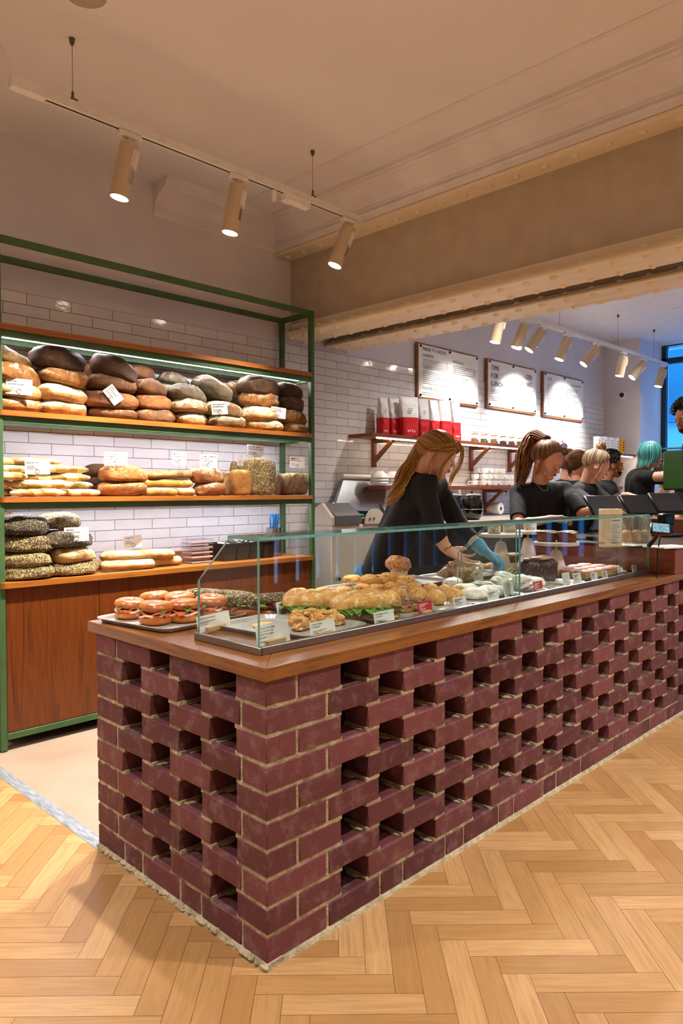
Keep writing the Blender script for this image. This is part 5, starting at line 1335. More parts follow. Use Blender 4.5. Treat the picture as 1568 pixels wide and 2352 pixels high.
# cups
mg=thing('white_cup','x','cup',(0,0,0),0,'white cups on the lower wall shelf')
b=MB();b.lathe([(.001,0),(.022,0),(.034,.012),(.038,.055),(.036,.055),(.032,.014),(.001,.006)],22,cap=False);b.build('cup_body',MAT['white'],mg)
b=MB();b.tube([(.036,0,.045),(.052,0,.044),(.058,0,.03),(.050,0,.016),(.034,0,.014)],.0045,8);b.build('handle',MAT['white'],mg)
k=0;rw=['bottom','middle','top']
for lay in range(3):
    for row in range(2):
        for i in range(8-lay*2):
            o=mg if k==0 else copy_tree(mg);o.location=(4.46+.095*i+.05*lay,2.28+.095*row+.02*lay,1.2925+.058*lay);o.rotation_euler=(0,0,(3.6 if (i+lay)%2 else 2.4));o['label']=f"white cup in the {rw[lay]} layer of the {'front' if row==0 else 'back'} row, number {i+1} from the left";k+=1
bw=thing('white_bowl','x','bowl',(0,0,0),0,'white bowls behind the slicer lid')
b=MB();b.lathe([(.001,.0),(.03,0),(.065,-.03),(.075,-.052),(.072,-.052),(.06,-.03),(.028,-.005),(.001,-.005)],28,cap=False);b.build('bowl_body',MAT['white'],bw)
b=MB();b.lathe([(.028,0),(.030,.008),(.026,.008),(.024,0)],24,cap=False);b.build('foot_ring',MAT['white'],bw)
k=0
for u,v0 in((871,1082),(900,1082)):
    for j in range(3):
        p=at(u,v0,y=2.3);o=bw if k==0 else copy_tree(bw);o.location=(p.x,2.3,1.36+.022*(2-j)+.0);o['label']=f"{['top','middle','bottom'][j]} upturned white bowl of the {'left' if u<880 else 'right'} stack";k+=1
wallshelf('short wooden wall shelf behind the slicer holding white bowls',3.0,4.34,1.292,[],led=False)
# coffee bags
def bagmat(name,c,r=.45):return plain(name,c,r,bs=.5,bsc=22,bd=.012)
BW,BR=bagmat('bag_white_foil','#e9e6e4'),bagmat('bag_red_foil','#cf2027')
for i,(u,v1,v0,w,yy) in enumerate([(879,1000,911,23,2.36),(903,1000,910,25,2.36),(938,999,906,40,2.26),(970,1003,911,24,2.30),(994,1005,913,23,2.33),(1019.5,1008,916,28,2.29),(1044,1010,919,23,2.32)]):
    p=at(u,v1,y=yy);d=depth(p);W=w*d/FPX/.9;H=(v1-v0)*d/FPX*.97
    t=thing('coffee_bag',f"{['leftmost','second','third, widest','fourth','fifth','sixth','rightmost'][i]} red and white coffee bag on the wall shelf",'coffee bag',(p.x,yy,1.691),rad([-10,-14,-22,-20,-12,-24,-18][i]),'red and white coffee bags')
    def sec(z,k,tw,sd=i):
        dp=.045*(1-.75*max(0,(z/H-.55)/.45));w2=W/2*(1-.06*math.sin(z/H*3+sd));n=20;o=[]
        for j in range(n):
            a=2*PI*j/n;cx=math.copysign(abs(math.cos(a))**.5,math.cos(a))*w2;cy=math.copysign(abs(math.sin(a))**.6,math.sin(a))*max(dp,.003)
            o.append((cx*(1+.04*noise.noise(Vector((j,z*20,sd)))),cy*(1+.3*noise.noise(Vector((j*.7,z*25,sd+3)))),z))
        return o
    def shell(z0,z1,n,name,mt,cap):
        b=MB();vs=[];
        for q in range(n+1):vs+=sec(z0+(z1-z0)*q/n,0,0)
        fs=[(q*20+j,q*20+(j+1)%20,(q+1)*20+(j+1)%20,(q+1)*20+j) for q in range(n) for j in range(20)]
        fs+=[tuple(range(19,-1,-1))] if cap==0 else [tuple(range(n*20,n*20+20))]
        b.add(vs,fs);return b.build(name,mt,t)
    shell(0,H*.47,8,'red_lower_half',BR,0);shell(H*.47,H,9,'white_upper_half',BW,1)
    b=MB();put_text(b,"GAIL's",(0,-.0475,H*.10),(1,0,0),(0,0,1),.026 if W>.1 else .018,'C',True,W*.7);b.build('lettering',MAT['whiteink'],t,False)
    b=MB()
    for q in range(4):b.box(-W*.2,W*.1-.006*q,-.0475,-.047,H*.68-.012*q,H*.68-.012*q+.004)
    b.build('small_print',MAT['greyink'],t,False)
# jars
jg=plain('jar_contents_brown','#7a4a26',.9,c2='#c4a06a',ns=300);jh=plain('jar_contents_green','#4a4a2a',.9,c2='#8c8454',ns=300);
JG=glass('jar_glass','#f6faf8',2.0,.03)
for i,u in enumerate((1090,1112,1134.5,1155,1175,1194)):
    p=at(u,1016,y=2.27);t=thing('glass_jar',f"{['leftmost','second','third','fourth','fifth','rightmost'][i]} clip-top glass jar on the wall shelf",'jar',(p.x,2.27,1.691),0,'clip-top jars of tea and spices')
    b=MB();b.lathe([(.001,0),(.034,0),(.036,.004),(.036,.06),(.028,.072),(.028,.076)],22,cap=False);b.build('glass_body',JG,t)
    b=MB();b.lathe([(.001,.003),(.033,.003),(.033,.032+.006*(i%3)),(.001,.034+.006*(i%3))],20);b.build('contents',jg if i%2==0 else jh,t)
    b=MB();b.lathe([(.030,.0765),(.031,.08),(.030,.088),(.001,.09)],22);b.build('lid',JG,t)
    b=MB();b.lathe([(.031,.074),(.033,.0765),(.031,.079)],22,cap=False);b.build('orange_seal',plain('rubber_seal_orange','#d98b4a',.6),t)
    b=MB();b.box(-.02,.02,-.0375,-.0365,.02,.045);b.build('label_patch',MAT['paper'],t,False)
for u,l in((1226,'steel teapot on the wall shelf beside the jars'),(1291,'steel teapot half hidden behind the dark-haired woman')):
    p=at(u,1022,y=2.3);t=thing('teapot',l,'teapot',(p.x,2.3,1.691),0,'steel teapots')
    b=MB();b.lathe([(.001,0),(.035,0),(.055,.03),(.05,.06),(.025,.08),(.001,.086)],24);b.build('pot_body',MAT['steel'],t)
    b=MB();b.tube([(-.045,0,.03),(-.075,0,.05),(-.09,0,.08)],[.011,.008,.006],8);b.build('spout',MAT['steel'],t)
    b=MB();b.tube([(.045,0,.06),(.08,0,.065),(.085,0,.03),(.05,0,.02)],.005,8);b.build('handle',MAT['black'],t)
    b=MB();b.lathe([(.004,.085),(.008,.095),(.001,.1)],10);b.build('knob',MAT['black'],t)
# paper roll and knife rail
p=at(1150,1168,y=2.30);t=thing('paper_roll','white paper roll on a holder fixed to the tiles','paper roll',(p.x,2.30,p.z))
b=MB();b.lathe([(.016,0),(.055,0),(.055,.16),(.016,.16)],28,M=Matrix.Rotation(-PI/2+.0,4,'X')@Matrix.Identity(4));b.build('roll',MAT['white'],t)
b=MB();b.lathe([(.001,-.002),(.016,-.002),(.016,.17),(.001,.17)],16,M=Matrix.Rotation(-PI/2,4,'X'));b.build('core',MAT['black'],t)
p=at(1158,1128,y=2.4);t=thing('hook_rail','black hook rail beneath the cup shelf','rail',(p.x,2.43,p.z));b=MB();b.tube([(-.1,0,0),(.1,0,0)],.008,8);b.build('rail',MAT['black'],t)
for x in(-.08,-.02,.05):b=MB();b.tube([(x,0,0),(x,-.02,-.012),(x,-.02,-.03)],.004,6);b.build('hook',MAT['black'],t)
# glasses
gl=thing('drinking_glass','x','glass',(0,0,0),0,'drinking glasses on the far shelf')
b=MB();b.lathe([(.001,0),(.026,0),(.034,.11),(.0325,.11),(.025,.006),(.001,.005)],18,cap=False);b.build('tumbler',JG,gl)
k=0
for lay in range(2):
    for row in range(2):
        for i in range(6):
            o=gl if k==0 else copy_tree(gl);o.location=(6.72+.085*i,2.27+.09*row,1.301+.113*lay);o['label']=f"clear tumbler, {'lower' if lay==0 else 'upper'} layer, {'front' if row==0 else 'back'} row, number {i+1} from the left";k+=1
YEL=plain('yellow_packet','#f0b21c',.5)
for i in range(8):
    x=6.74+.08*i;y=2.2 if i%2 else 2.24;t=thing('packet',f"{['first','second','third','fourth','fifth','sixth','seventh','eighth'][i]} {'yellow' if i>5 else 'white'} packet from the left on the end shelf",'packet',(x,y,1.681),0,'packets on the end shelf')
    b=MB();b.box(-.035,.035,-.03,.03,0,.19,.003);b.build('box',YEL if i>5 else MAT['white'],t,False)
    b=MB()
    for q in range(4):b.box(-.022,.022,-.0312,-.0306,.05+.03*q,.062+.03*q)
    b.build('label_print',MAT['greyink'] if i<6 else MAT['ink'],t,False)
# ================================================================ things on the raised counter
ZR=.9425
p=at(1402,1256,z=ZR);t=thing('allergen_card_box','cream and gold upright box with allergen information beside the bagged cookies','box',(p.x,p.y,ZR),rad(-38));Hh=(1256-1169)*depth(p)/FPX
b=MB();b.box(-.055,.055,-.02,.03,0,Hh,.002);b.build('box',plain('cream_box','#ecd9b0',.5),t,False)
for z in(.02,Hh-.035):b=MB();b.box(-.0555,.0555,-.0206,.0304,z,z+.005);b.build('gold_band',plain('gold_band','#b98a3e',.35,.6),t,False)
b=MB();b.box(-.012,.05,-.0215,-.0207,.03,Hh-.045);b.build('white_panel',MAT['paper'],t,False)
b=MB();put_text(b,'INFORMATION',(-.006,-.022,Hh-.066),(1,0,0),(0,0,1),.012,'L',True,.045)
for q in range(9):b.box(-.006,.03+.012*math.sin(q*2),-.0222,-.0218,Hh-.085-.010*q,Hh-.083-.010*q)
b.build('lettering',MAT['ink'],t,False)
CEL=glass('cellophane','#fbfaf6',3.5,.12)
cb=thing('cookie_bag','x','cookie bag',(0,0,0),0,'cellophane bags of cookies')
b=MB();b.add(*(lambda m:(m.v,m.f))(lump(201,.062,.05,.075,amp=.12,pw=3,nu=26,nv=16)));b.build('cookies',fm('ginger_cookies','#a5742c','#c08c3a','#5c3a14'),cb)
b=MB();n=16;vs=[];H0=.155
for q in range(9):
    z=H0*q/8;f=1 if q<4 else 1-.14*(q-4)
    for j in range(n):
        a=2*PI*j/n;vs.append((.036*math.cos(a)*(1+.1*(q>6)),.03*math.sin(a)*max(.1,f if q<8 else .1)*(1+.15*math.sin(a*5+q)),z))
b.add(vs,[(q*n+j,q*n+(j+1)%n,(q+1)*n+(j+1)%n,(q+1)*n+j) for q in range(8) for j in range(n)]);b.build('cellophane',CEL,cb)
for i,u in enumerate((1438,1460,1481)):
    p=at(u,1247,z=ZR+.012);o=cb if i==0 else copy_tree(cb);o.location=(p.x,p.y,ZR+.011);o.rotation_euler=(0,0,-.7);o['label']=['left','middle','right'][i]+' cellophane bag of ginger cookies on the raised counter'
p=at(1458,1252,z=ZR);pt=thing('serving_board','pale oval board beneath the cookie bags','board',(p.x,p.y+.03,ZR));b=MB();b.lathe([(.001,0),(.16,0),(.165,.005),(.16,.010),(.001,.010)],36);b.build('board',MAT['marble'],pt);pt.scale=(1,.6,1)
p=at(1530,1258,z=ZR);pt=thing('leaflet_pile','white leaflets lying on the raised counter','leaflets',(p.x+.02,p.y,ZR),rad(-20));b=MB();b.box(-.11,.11,-.07,.07,.0005,.008,.001);b.build('leaflets',MAT['paper'],pt,False)
b=MB();b.box(-.09,.05,-.05,-.03,.0082,.0088);b.build('print',MAT['greyink'],pt,False)
# tills
def till(label,u,v,d,w,h,tilt,rz,scr=False):
    p=at(u,v,d=d);t=thing('till_tablet',label,'till',(p.x,p.y,p.z),rad(rz),'black tills on the raised counter')
    M=Matrix.Rotation(rad(tilt),4,'X');b=MB();b.box(-w/2,w/2,-.012,.012,-h/2,h/2,.006,M=M);b.build('tablet_body',MAT['black'],t)
    b=MB();b.box(-w/2+.01,w/2-.01,.0125,.0135,-h/2+.012,h/2-.012,M=M);b.build('screen',plain('till_screen','#0b1a26',.1,emis='#2f7fb0',es=.6),t,False)
    b=MB();b.box(-w*.18,w*.18,-.03,.05,-(p.z-1.0)+.03 if False else -h*.9,-h*.45,.01);b.build('stand_neck',MAT['black'],t)
    b=MB();b.box(-w*.3,w*.3,-.07,.09,-(p.z-ZR)+.001,-(p.z-ZR)+.02,.006);b.box(-.03,.03,-.02,.02,-(p.z-ZR)+.02,-h*.5);b.build('stand_foot',MAT['black'],t);return t
tl=till('left black till with white digits on its back, before the dark-haired woman',1390,1165,4.35,.25,.17,-38,-24)
b=MB();put_text(b,'20',(0,0,0),(1,0,0),(0,0,1),.04,'C',True);Mx=Matrix.Rotation(rad(-38),4,'X')@Matrix.Translation((-.045,-.0130,-.062));b.v=[tuple(Mx@Vector(v)) for v in b.v];b.build('digits',MAT['whiteink'],tl,False)
till('middle black till with a blue-lit top edge',1466,1160,4.9,.26,.17,-40,-24);till('right black till tilted toward the coffee station',1532,1155,4.7,.24,.16,-40,-28)
# card reader in front
p=at(1516,1216,d=3.62);t=thing('card_reader','red and black card reader on an arm at the counter corner','card reader',p)
zn=(TC_*.72+Vector((0,0,.62))-IR_*.15).normalized();xn=(IR_*.93+Vector((0,0,-.30)));xn=(xn-zn*xn.dot(zn)).normalized();yn=zn.cross(xn);M=Matrix((xn,yn,zn)).transposed().to_4x4();b=MB();b.box(-.048,.048,-.035,.035,-.012,.006,.006,M=M);b.build('reader_body',plain('dark_red_plastic','#6a1518',.4),t)
b=MB();b.box(-.046,.046,-.033,.033,.006,.012,.003,M=M);b.build('front_bezel',MAT['black'],t);b=MB();b.box(-.038,.04,-.026,.028,.0122,.0128,M=M);b.build('screen',plain('reader_screen','#233845',.15,emis='#7fb4c8',es=.5,c2='#94b8c4',ns=90),t,False)
b=MB();b.tube([(0,0,-.01),(.01,.03,-.05),(.06,.08,-.09)],.012,8);b.build('arm',MAT['black'],t);b=MB();b.tube([(.05,.02,0),(.09,.03,-.02),(.1,.05,-.12),(.09,.05,-.28)],.004,6);b.build('cable',MAT['black'],t)
# espresso machine
p=at(1600,1090,d=5.6);t=thing('espresso_machine','dark green espresso machine at the right edge of the staff side','coffee machine',(p.x+.1,p.y,1.05),rad(-15))
GM=plain('espresso_green','#2f5a23',.35)
b=MB();b.box(-.14,.5,-.25,.25,.2,.52,.015);b.build('head_unit',GM,t);b=MB();b.box(-.1,.5,-.25,.25,.001,.10,.01);b.build('drip_base',GM,t);b=MB();b.box(-.02,.48,.0,.22,.10,.2);b.build('back_plate',MAT['steel'],t)
b=MB();b.box(-.14,.5,-.25,.25,.535,.545,.004);b.build('cup_rail',MAT['steel'],t)
# ================================================================ people
class SD:
    """solid made of smoothly joined capsules and ellipsoids, meshed with surface nets"""
    def __init__(s,k=.012):s.p=[];s.k=k
    def ell(s,c,r,nu=0,nv=0,M=None,k=None,cut=False):s.p.append(('e',Vector(c),Vector(r),M or Matrix.Identity(4),s.k if k is None else k,cut))
def capsule(m,a,b,ra,rb,n=14,r0=True,r1=True,k=None):
    m.p.append(('c',Vector(a),Vector(b),ra,rb,r0,r1,m.k if k is None else k))
def remesh(m,vox,name,mat,smooth=2,folds=0,seed=0,fscale=9):
    bb=[]
    for p in m.p:
        if p[0]=='c':
            R=max(p[3],p[4]);q=[p[1],p[2]];lo=[min(q[0][i],q[1][i])-R for i in range(3)];hi=[max(q[0][i],q[1][i])+R for i in range(3)]
        else:
            c=p[3]@p[1];A3=p[3].to_3x3();ext=[math.sqrt(sum((A3[i][j]*p[2][j])**2 for j in range(3))) for i in range(3)]
            lo=[c[i]-ext[i] for i in range(3)];hi=[c[i]+ext[i] for i in range(3)]
        bb.append((lo,hi))
    pad=vox*4
    o=np.array([min(b[0][i] for b in bb) for i in range(3)])-pad;e=np.array([max(b[1][i] for b in bb) for i in range(3)])+pad
    n=np.ceil((e-o)/vox).astype(int)+1;D=np.full(n,1.0,np.float32)
    for p,(lo,hi) in zip(m.p,bb):
        kk=p[-1] if p[0]=='c' else p[4];mg=vox*2.5+kk
        i0=np.maximum(0,np.floor((np.array(lo)-mg-o)/vox).astype(int));i1=np.minimum(n,np.ceil((np.array(hi)+mg-o)/vox).astype(int)+1)
        ax=[(o[t]+vox*np.arange(i0[t],i1[t])).astype(np.float32) for t in range(3)]
        X,Y,Z=np.meshgrid(*ax,indexing='ij')
        if p[0]=='c':
            a=np.array(p[1],np.float32);ba=np.array(p[2]-p[1],np.float32);L2=float(ba@ba)+1e-12
            px_,py_,pz_=X-a[0],Y-a[1],Z-a[2];t=(px_*ba[0]+py_*ba[1]+pz_*ba[2])/L2;tc=np.clip(t,0,1)
            d=np.sqrt((px_-ba[0]*tc)**2+(py_-ba[1]*tc)**2+(pz_-ba[2]*tc)**2)-(p[3]+(p[4]-p[3])*tc);L=math.sqrt(L2)
            if not p[5]:d=np.maximum(d,-t*L)
            if not p[6]:d=np.maximum(d,(t-1)*L)
        else:
            Mi=p[3].inverted();A3=np.array(Mi.to_3x3(),np.float32);tr=np.array(Mi.translation,np.float32);c=np.array(p[1],np.float32);r=np.array(p[2],np.float32)
            q=[A3[i,0]*X+A3[i,1]*Y+A3[i,2]*Z+tr[i]-c[i] for i in range(3)]
            k0=np.sqrt(sum((q[i]/r[i])**2 for i in range(3)));k1=np.sqrt(sum((q[i]/r[i]**2)**2 for i in range(3)))+1e-6
            d=k0*(k0-1)/k1*float(p[3].to_scale()[0])
        S=D[i0[0]:i1[0],i0[1]:i1[1],i0[2]:i1[2]]
        if p[0]=='e' and p[5]:
            h=np.maximum(kk-np.abs(S+d),0)/max(kk,1e-6);S[...]=np.maximum(S,-d)+h*h*kk*.25
        else:
            h=np.maximum(kk-np.abs(S-d),0)/max(kk,1e-6);S[...]=np.minimum(S,d)-h*h*kk*.25
    I=D<0
    # surface nets
    c=np.zeros(n-1,np.int8);ins=np.zeros(n-1,np.uint8)
    for dx in(0,1):
        for dy in(0,1):
            for dz in(0,1):ins+=I[dx:n[0]-1+dx,dy:n[1]-1+dy,dz:n[2]-1+dz]
    act=(ins>0)&(ins<8);idx=np.full(n-1,-1,np.int32);cells=np.argwhere(act);idx[act]=np.arange(len(cells))
    acc=np.zeros((len(cells),3));cnt=np.zeros(len(cells));cx,cy,cz=cells.T
    for a in range(3):
        for u in(0,1):
            for v in(0,1):
                q=[0,0,0];t=[x for x in range(3) if x!=a];q[t[0]]=u;q[t[1]]=v;r=list(q);r[a]=1
                d0=D[cx+q[0],cy+q[1],cz+q[2]];d1=D[cx+r[0],cy+r[1],cz+r[2]];mk=(d0<0)!=(d1<0)
                f=np.where(mk,d0/np.where(mk,d0-d1,1),0);pt=np.zeros((len(cells),3));pt[:,t[0]]=u;pt[:,t[1]]=v;pt[:,a]=f
                acc+=pt*mk[:,None];cnt+=mk
    V=o+(cells+acc/cnt[:,None])*vox;F=[]
    for a in range(3):
        t=[x for x in range(3) if x!=a]
        sl0=[slice(1,n[0]-1)]*3;sl0=[slice(1,int(n[x])-1) for x in range(3)];sl0[a]=slice(0,int(n[a])-1)
        sl1=list(sl0);sl1[a]=slice(1,int(n[a]))
        A0=I[tuple(sl0)];A1=I[tuple(sl1)];ed=np.argwhere(A0!=A1);base=ed+np.array([0 if x==a else 1 for x in range(3)])
        fl=A0[tuple(ed.T)]
        def id_(du,dv):
            q=base.copy();q[:,t[0]]-=du;q[:,t[1]]-=dv;return idx[q[:,0],q[:,1],q[:,2]]
        quad=np.stack([id_(1,1),id_(0,1),id_(0,0),id_(1,0)],1)
        if a==1:fl=~fl
        quad[~fl]=quad[~fl][:,::-1];F.append(quad)
    F=np.concatenate(F)
    if smooth:
        for _ in range(smooth):
            s_=np.zeros_like(V);k_=np.zeros(len(V))
            for i in range(4):
                a_,b_=F[:,i],F[:,(i+1)%4];
                for x,y in((a_,b_),(b_,a_)):
                    for c3 in range(3):s_[:,c3]+=np.bincount(x,V[y,c3],len(V))
                    k_+=np.bincount(x,minlength=len(V))
            V=V*.5+.5*s_/k_[:,None]
    me=bpy.data.meshes.new(name);me.vertices.add(len(V));me.vertices.foreach_set('co',V.astype(np.float32).ravel())
    me.loops.add(F.size);me.loops.foreach_set('vertex_index',F.astype(np.int32).ravel())
    me.polygons.add(len(F));me.polygons.foreach_set('loop_start',np.arange(0,F.size,4,dtype=np.int32));me.polygons.foreach_set('use_smooth',[True]*len(F))
    me.update(calc_edges=True);me.materials.append(mat)
    if folds:
        C=np.empty(len(V)*3,np.float32);me.vertices.foreach_get('co',C);C=C.reshape(-1,3);NN=np.empty(len(V)*3,np.float32);me.vertex_normals.foreach_get('vector',NN);NN=NN.reshape(-1,3);am=np.empty(len(V),np.float32)
        for i_,p in enumerate(C.tolist()):
            q=Vector((p[0]*fscale+seed,p[1]*fscale,p[2]*fscale*.55))
            nn=noise.noise(q)+.5*noise.noise(q*2.3);n2=abs(noise.noise(q*.8+Vector((9,2,5))))
            am[i_]=folds*(nn*.6-(.12-n2)*3*(n2<.12))
        C+=NN*am[:,None];me.vertices.foreach_set('co',C.ravel());me.update()
    return me
def skin_mat(name,c,c2):
    m,t,b=nt(name);co=coords(t);cc=mix(t,ramp(t,noi(t,co,16,4,.6),[(.4,0),(.7,1)]),rgb(c),rgb(c2))
    t.links.new(cc,b.inputs['Base Color']);b.inputs['Roughness'].default_value=.5;b.inputs['Subsurface Weight'].default_value=.12
    b.inputs['Subsurface Radius'].default_value=(.01,.004,.002);b.inputs['Subsurface Scale'].default_value=1;bump(t,b,noi(t,co,400,2),.08,.001);return m
SK=dict(fair=skin_mat('skin_fair','#e2b196','#d89c80'),olive=skin_mat('skin_olive','#cf9674','#bf8260'),tan=skin_mat('skin_tan','#b98260','#a8704e'),brown=skin_mat('skin_brown','#8f5a3c','#7c4a30'))
CLO=dict(black=plain('black_jersey','#0d0c0e',.85,c2='#151417',bs=.15,bsc=500,bd=.001),grey=plain('grey_apron_cloth','#6f6862',.85,c2='#5f5953',ns=60),cream=plain('cream_knit','#d9cbb8',.85),
  blue=plain('blue_denim','#2d567c',.8,c2='#22466a',ns=30),navy=plain('dark_trousers','#15161c',.85))
LIP=plain('lips_rose','#b9665c',.5);EYEW=plain('eye_white','#e8e2dc',.25);IRIS=plain('iris_brown','#3a2418',.2);BROW=plain('brow_dark','#2b1a12',.7)
GLOVE=plain('blue_nitrile_glove','#5ab8ea',.3,c2='#3f9fd8',ns=30,bs=.3,bsc=60,bd=.004)
def hair_mat(name,c1,c2,r=.42):
    m,t,b=nt(name);a=N(t,'ShaderNodeAttribute',attribute_name='tint');t.links.new(ramp(t,a.outputs['Fac'],[(0,rgb(c1)),(1,rgb(c2))]),b.inputs['Base Color'])
    b.inputs['Roughness'].default_value=r;return m
def slerp(a,b,t):
    a=a.normalized();b=b.normalized();w=math.acos(max(-1,min(1,a.dot(b))))
    if w<1e-3:return a
    return (a*math.sin((1-t)*w)+b*math.sin(t*w))/math.sin(w)
def dirv(az,el):
    az,el=rad(az),rad(el);return Vector((math.cos(el)*math.cos(az),math.cos(el)*math.sin(az),math.sin(el)))
def spl(P,t):
    n=len(P)-1;x=t*n;i=min(n-1,int(x));f=x-i
    p0,p1,p2,p3=P[max(0,i-1)],P[i],P[i+1],P[min(n,i+2)]
    return .5*((2*p1)+(p2-p0)*f+(2*p0-5*p1+4*p2-p3)*f*f+(3*p1-p0-3*p2+p3)*f**3)
def hand(m,w,dr,nrm,side,curl=20,spread=6,s=.92,infl=0,curls=None):
    """wrist, pointing direction, palm normal (out of the palm), thumb side vector sign"""
    dr=Vector(dr).normalized();nrm=Vector(nrm);nrm=(nrm-dr*nrm.dot(dr)).normalized();sd=dr.cross(nrm)*side
    w=Vector(w);capsule(m,w-dr*.03*s,w+dr*.02*s,.021*s+infl,.021*s+infl)
    kn=[(.030,.082),(.010,.088),(-.010,.084),(-.029,.076)];ln=[(.040,.024,.019),(.044,.028,.020),(.041,.026,.019),(.032,.020,.017)]
    for i,(kx,kl) in enumerate(kn):
        k=w+dr*kl*s+sd*kx*s;capsule(m,w+dr*.015*s+sd*kx*.45*s,k,.0145*s+infl,.0115*s+infl,12)
        a=rad(spread*(1.5-i));d=dr*math.cos(a)+sd*math.sin(a);p=k;c=curls[i] if curls else curl
        for j,l in enumerate(ln[i]):
            q=rad(c*(.7+.5*j));ax=d.cross(nrm);d=(d*math.cos(q)+nrm*math.sin(q)).normalized()
            nrm_=nrm;nn=p+d*l*s;r=(.0088-.0009*j)*s+infl;capsule(m,p,nn,r,r*.93,10,k=.0025);p=nn
            nrm=(nrm-d*nrm.dot(d)).normalized() if j<2 else nrm
        nrm=Vector(dr.cross(sd*side)*-1) if False else (sd*side).cross(dr).normalized()
    t0=w+dr*.022*s+sd*.022*s;td=(dr*.72+sd*.66+nrm*.25).normalized();t1=t0+td*.038*s;td2=(dr*.85+sd*.42+nrm*.3).normalized()
    capsule(m,t0,t1,.0135*s+infl,.0105*s+infl,10);capsule(m,t1,t1+td2*.030*s,.0102*s+infl,.0092*s+infl,10);capsule(m,t1+td2*.030*s,t1+td2*.052*s,.0092*s+infl,.0078*s+infl,10)
def person(label,P,skin,hair=None,shirt='black',sleeve=.75,vox=.005,hs=1.0,lips=True,brow='#2b1a12',apron=None,trousers='navy',beard=None,glove=None,watch=None,group=None,torso=1.0,sleevelen=None,hat=None):
    """P: head, face (dir), up, neck, pelvis, sh (R,L), el (R,L), wr (R,L), hd [(dir,normal,curl)..]"""
    H=Vector(P['head']);fx=Vector(P['face']).normalized();uz=Vector(P.get('up',(0,0,1)));ly=uz.cross(fx).normalized();uz=fx.cross(ly).normalized()
    Mh=Matrix((fx,ly,uz)).transposed().to_4x4();Mh.translation=H;Mh=Mh@Matrix.Diagonal((hs,hs,hs,1))
    neck=Vector(P['neck']);pel=Vector(P['pelvis']);SR,SL=Vector(P['sh'][0]),Vector(P['sh'][1])
    root=thing('person',label,'person',(pel.x,pel.y,0),0,group);og=root.location
    ax=(SL-SR).normalized();ch=neck.lerp(pel,.28);T=torso
    hipR,hipL=pel-ax*.085*T,pel+ax*.085*T
    def torso_(m,e):
        capsule(m,SR.lerp(neck,.12),SL.lerp(neck,.12),.052*T+e,.052*T+e,16)
        for s_,h_ in((SR,hipR),(SL,hipL)):
            a=s_.lerp(neck,.35).lerp(pel,.10);capsule(m,a,h_,.082*T+e,.088*T+e,18)
        capsule(m,neck.lerp(pel,.12),pel,.098*T+e,.10*T+e,18)
    b=SD(.014);torso_(b,-.012)
    hc=lambda x,y,z:Mh@Vector((x,y,z))
    # head
    def el(c,r,k=.018*hs):b.ell(c,r,M=Mh,k=k)
    el((-.012,0,.032),(.096,.076,.086));el((.030,0,.004),(.058,.060,.076));el((.030,0,-.044),(.052,.046,.052));el((.060,0,-.086),(.022,.023,.017),.014)
    for s in(1,-1):
        el((.030,.040*s,-.052),(.034,.012,.026),.02);el((.060,.034*s,-.022),(.022,.019,.018),.016);el((.076,.028*s,.024),(.010,.024,.007),.012)
    capsule(b,hc(.083,0,.012),hc(.103,0,-.021),.0055*hs,.0085*hs,k=.007);
    for s in(1,-1):
        b.ell((.084,.031*s,.006),(.013,.015,.011),M=Mh,k=.006,cut=True)
        b.ell((.095,.0095*s,-.026),(.009,.0065,.006),M=Mh,k=.003)
    b.ell((.103,0,-.024),(.0085,.009,.0085),M=Mh,k=.004);el((.078,0,-.053),(.013,.022,.013),.008)
    for s in(1,-1):
        b.ell((.0735,.031*s,.004),(.0125,.0145,.0125),M=Mh,k=.003)
        b.ell((0,0,0),(.020,.0055,.031),M=Mh@Matrix.Translation((-.004,.0765*s,-.006))@Matrix.Rotation(.35*s,4,'Z'),k=.004)
        b.ell((.004,0,.002),(.012,.005,.019),M=Mh@Matrix.Translation((-.004,.0815*s,-.006))@Matrix.Rotation(.35*s,4,'Z'),k=.003,cut=True)
    capsule(b,hc(-.022,0,-.035),neck+(neck-pel).normalized()*.01,.050*hs,.052*hs,16);capsule(b,hc(.0,0,-.06),neck,.042*hs,.05*hs,14)
    hands=P.get('hd',[None,None])
    for i in(0,1):
        S,E_,W_=[Vector(P[k][i]) for k in('sh','el','wr')]
        capsule(b,S,E_,.042*T,.036*T,14);capsule(b,E_,E_.lerp(W_,.35),.035*T,.034*T,14);capsule(b,E_.lerp(W_,.35),W_,.034*T,.0225*T,14)
        if hands[i]:
            d_,n_,c_=hands[i][:3];hand(b,W_,d_,n_,(1 if i==0 else -1)*(hands[i][3] if len(hands[i])>3 else 1),c_,curls=hands[i][4] if len(hands[i])>4 else None)
    sk=remesh(b,vox,'body',SK[skin],2);sk.transform(Matrix.Translation(-og));link('body',sk,root)
    # clothes
    b=SD(.02);torso_(b,.010);slv=sleevelen or [.55,.55]
    capsule(b,neck.lerp(pel,.02),neck.lerp(pel,.2),.066*T,.10*T,18,False)
    for i in(0,1):
        S,E_,W_=[Vector(P[k][i]) for k in('sh','el','wr')]
        L=slv[i]
        if L<=1:capsule(b,S,S.lerp(E_,L),.055*T,.054*T,16,True,False)
        else:
            capsule(b,S,E_,.055*T,.048*T,16);capsule(b,E_,E_.lerp(W_,L-1),.048*T,.040*T,16,True,False)
    sh=remesh(b,max(vox,.006),'shirt',CLO[shirt],3,.006,len(label));sh.transform(Matrix.Translation(-og));link('shirt',sh,root)
    # trousers and shoes
    b=SD(.02);capsule(b,hipR,hipL,.10*T,.10*T,16)
    fr=Vector(P.get('front',fx));fr.z=0;fr.normalize();sd=Vector((-fr.y,fr.x,0))
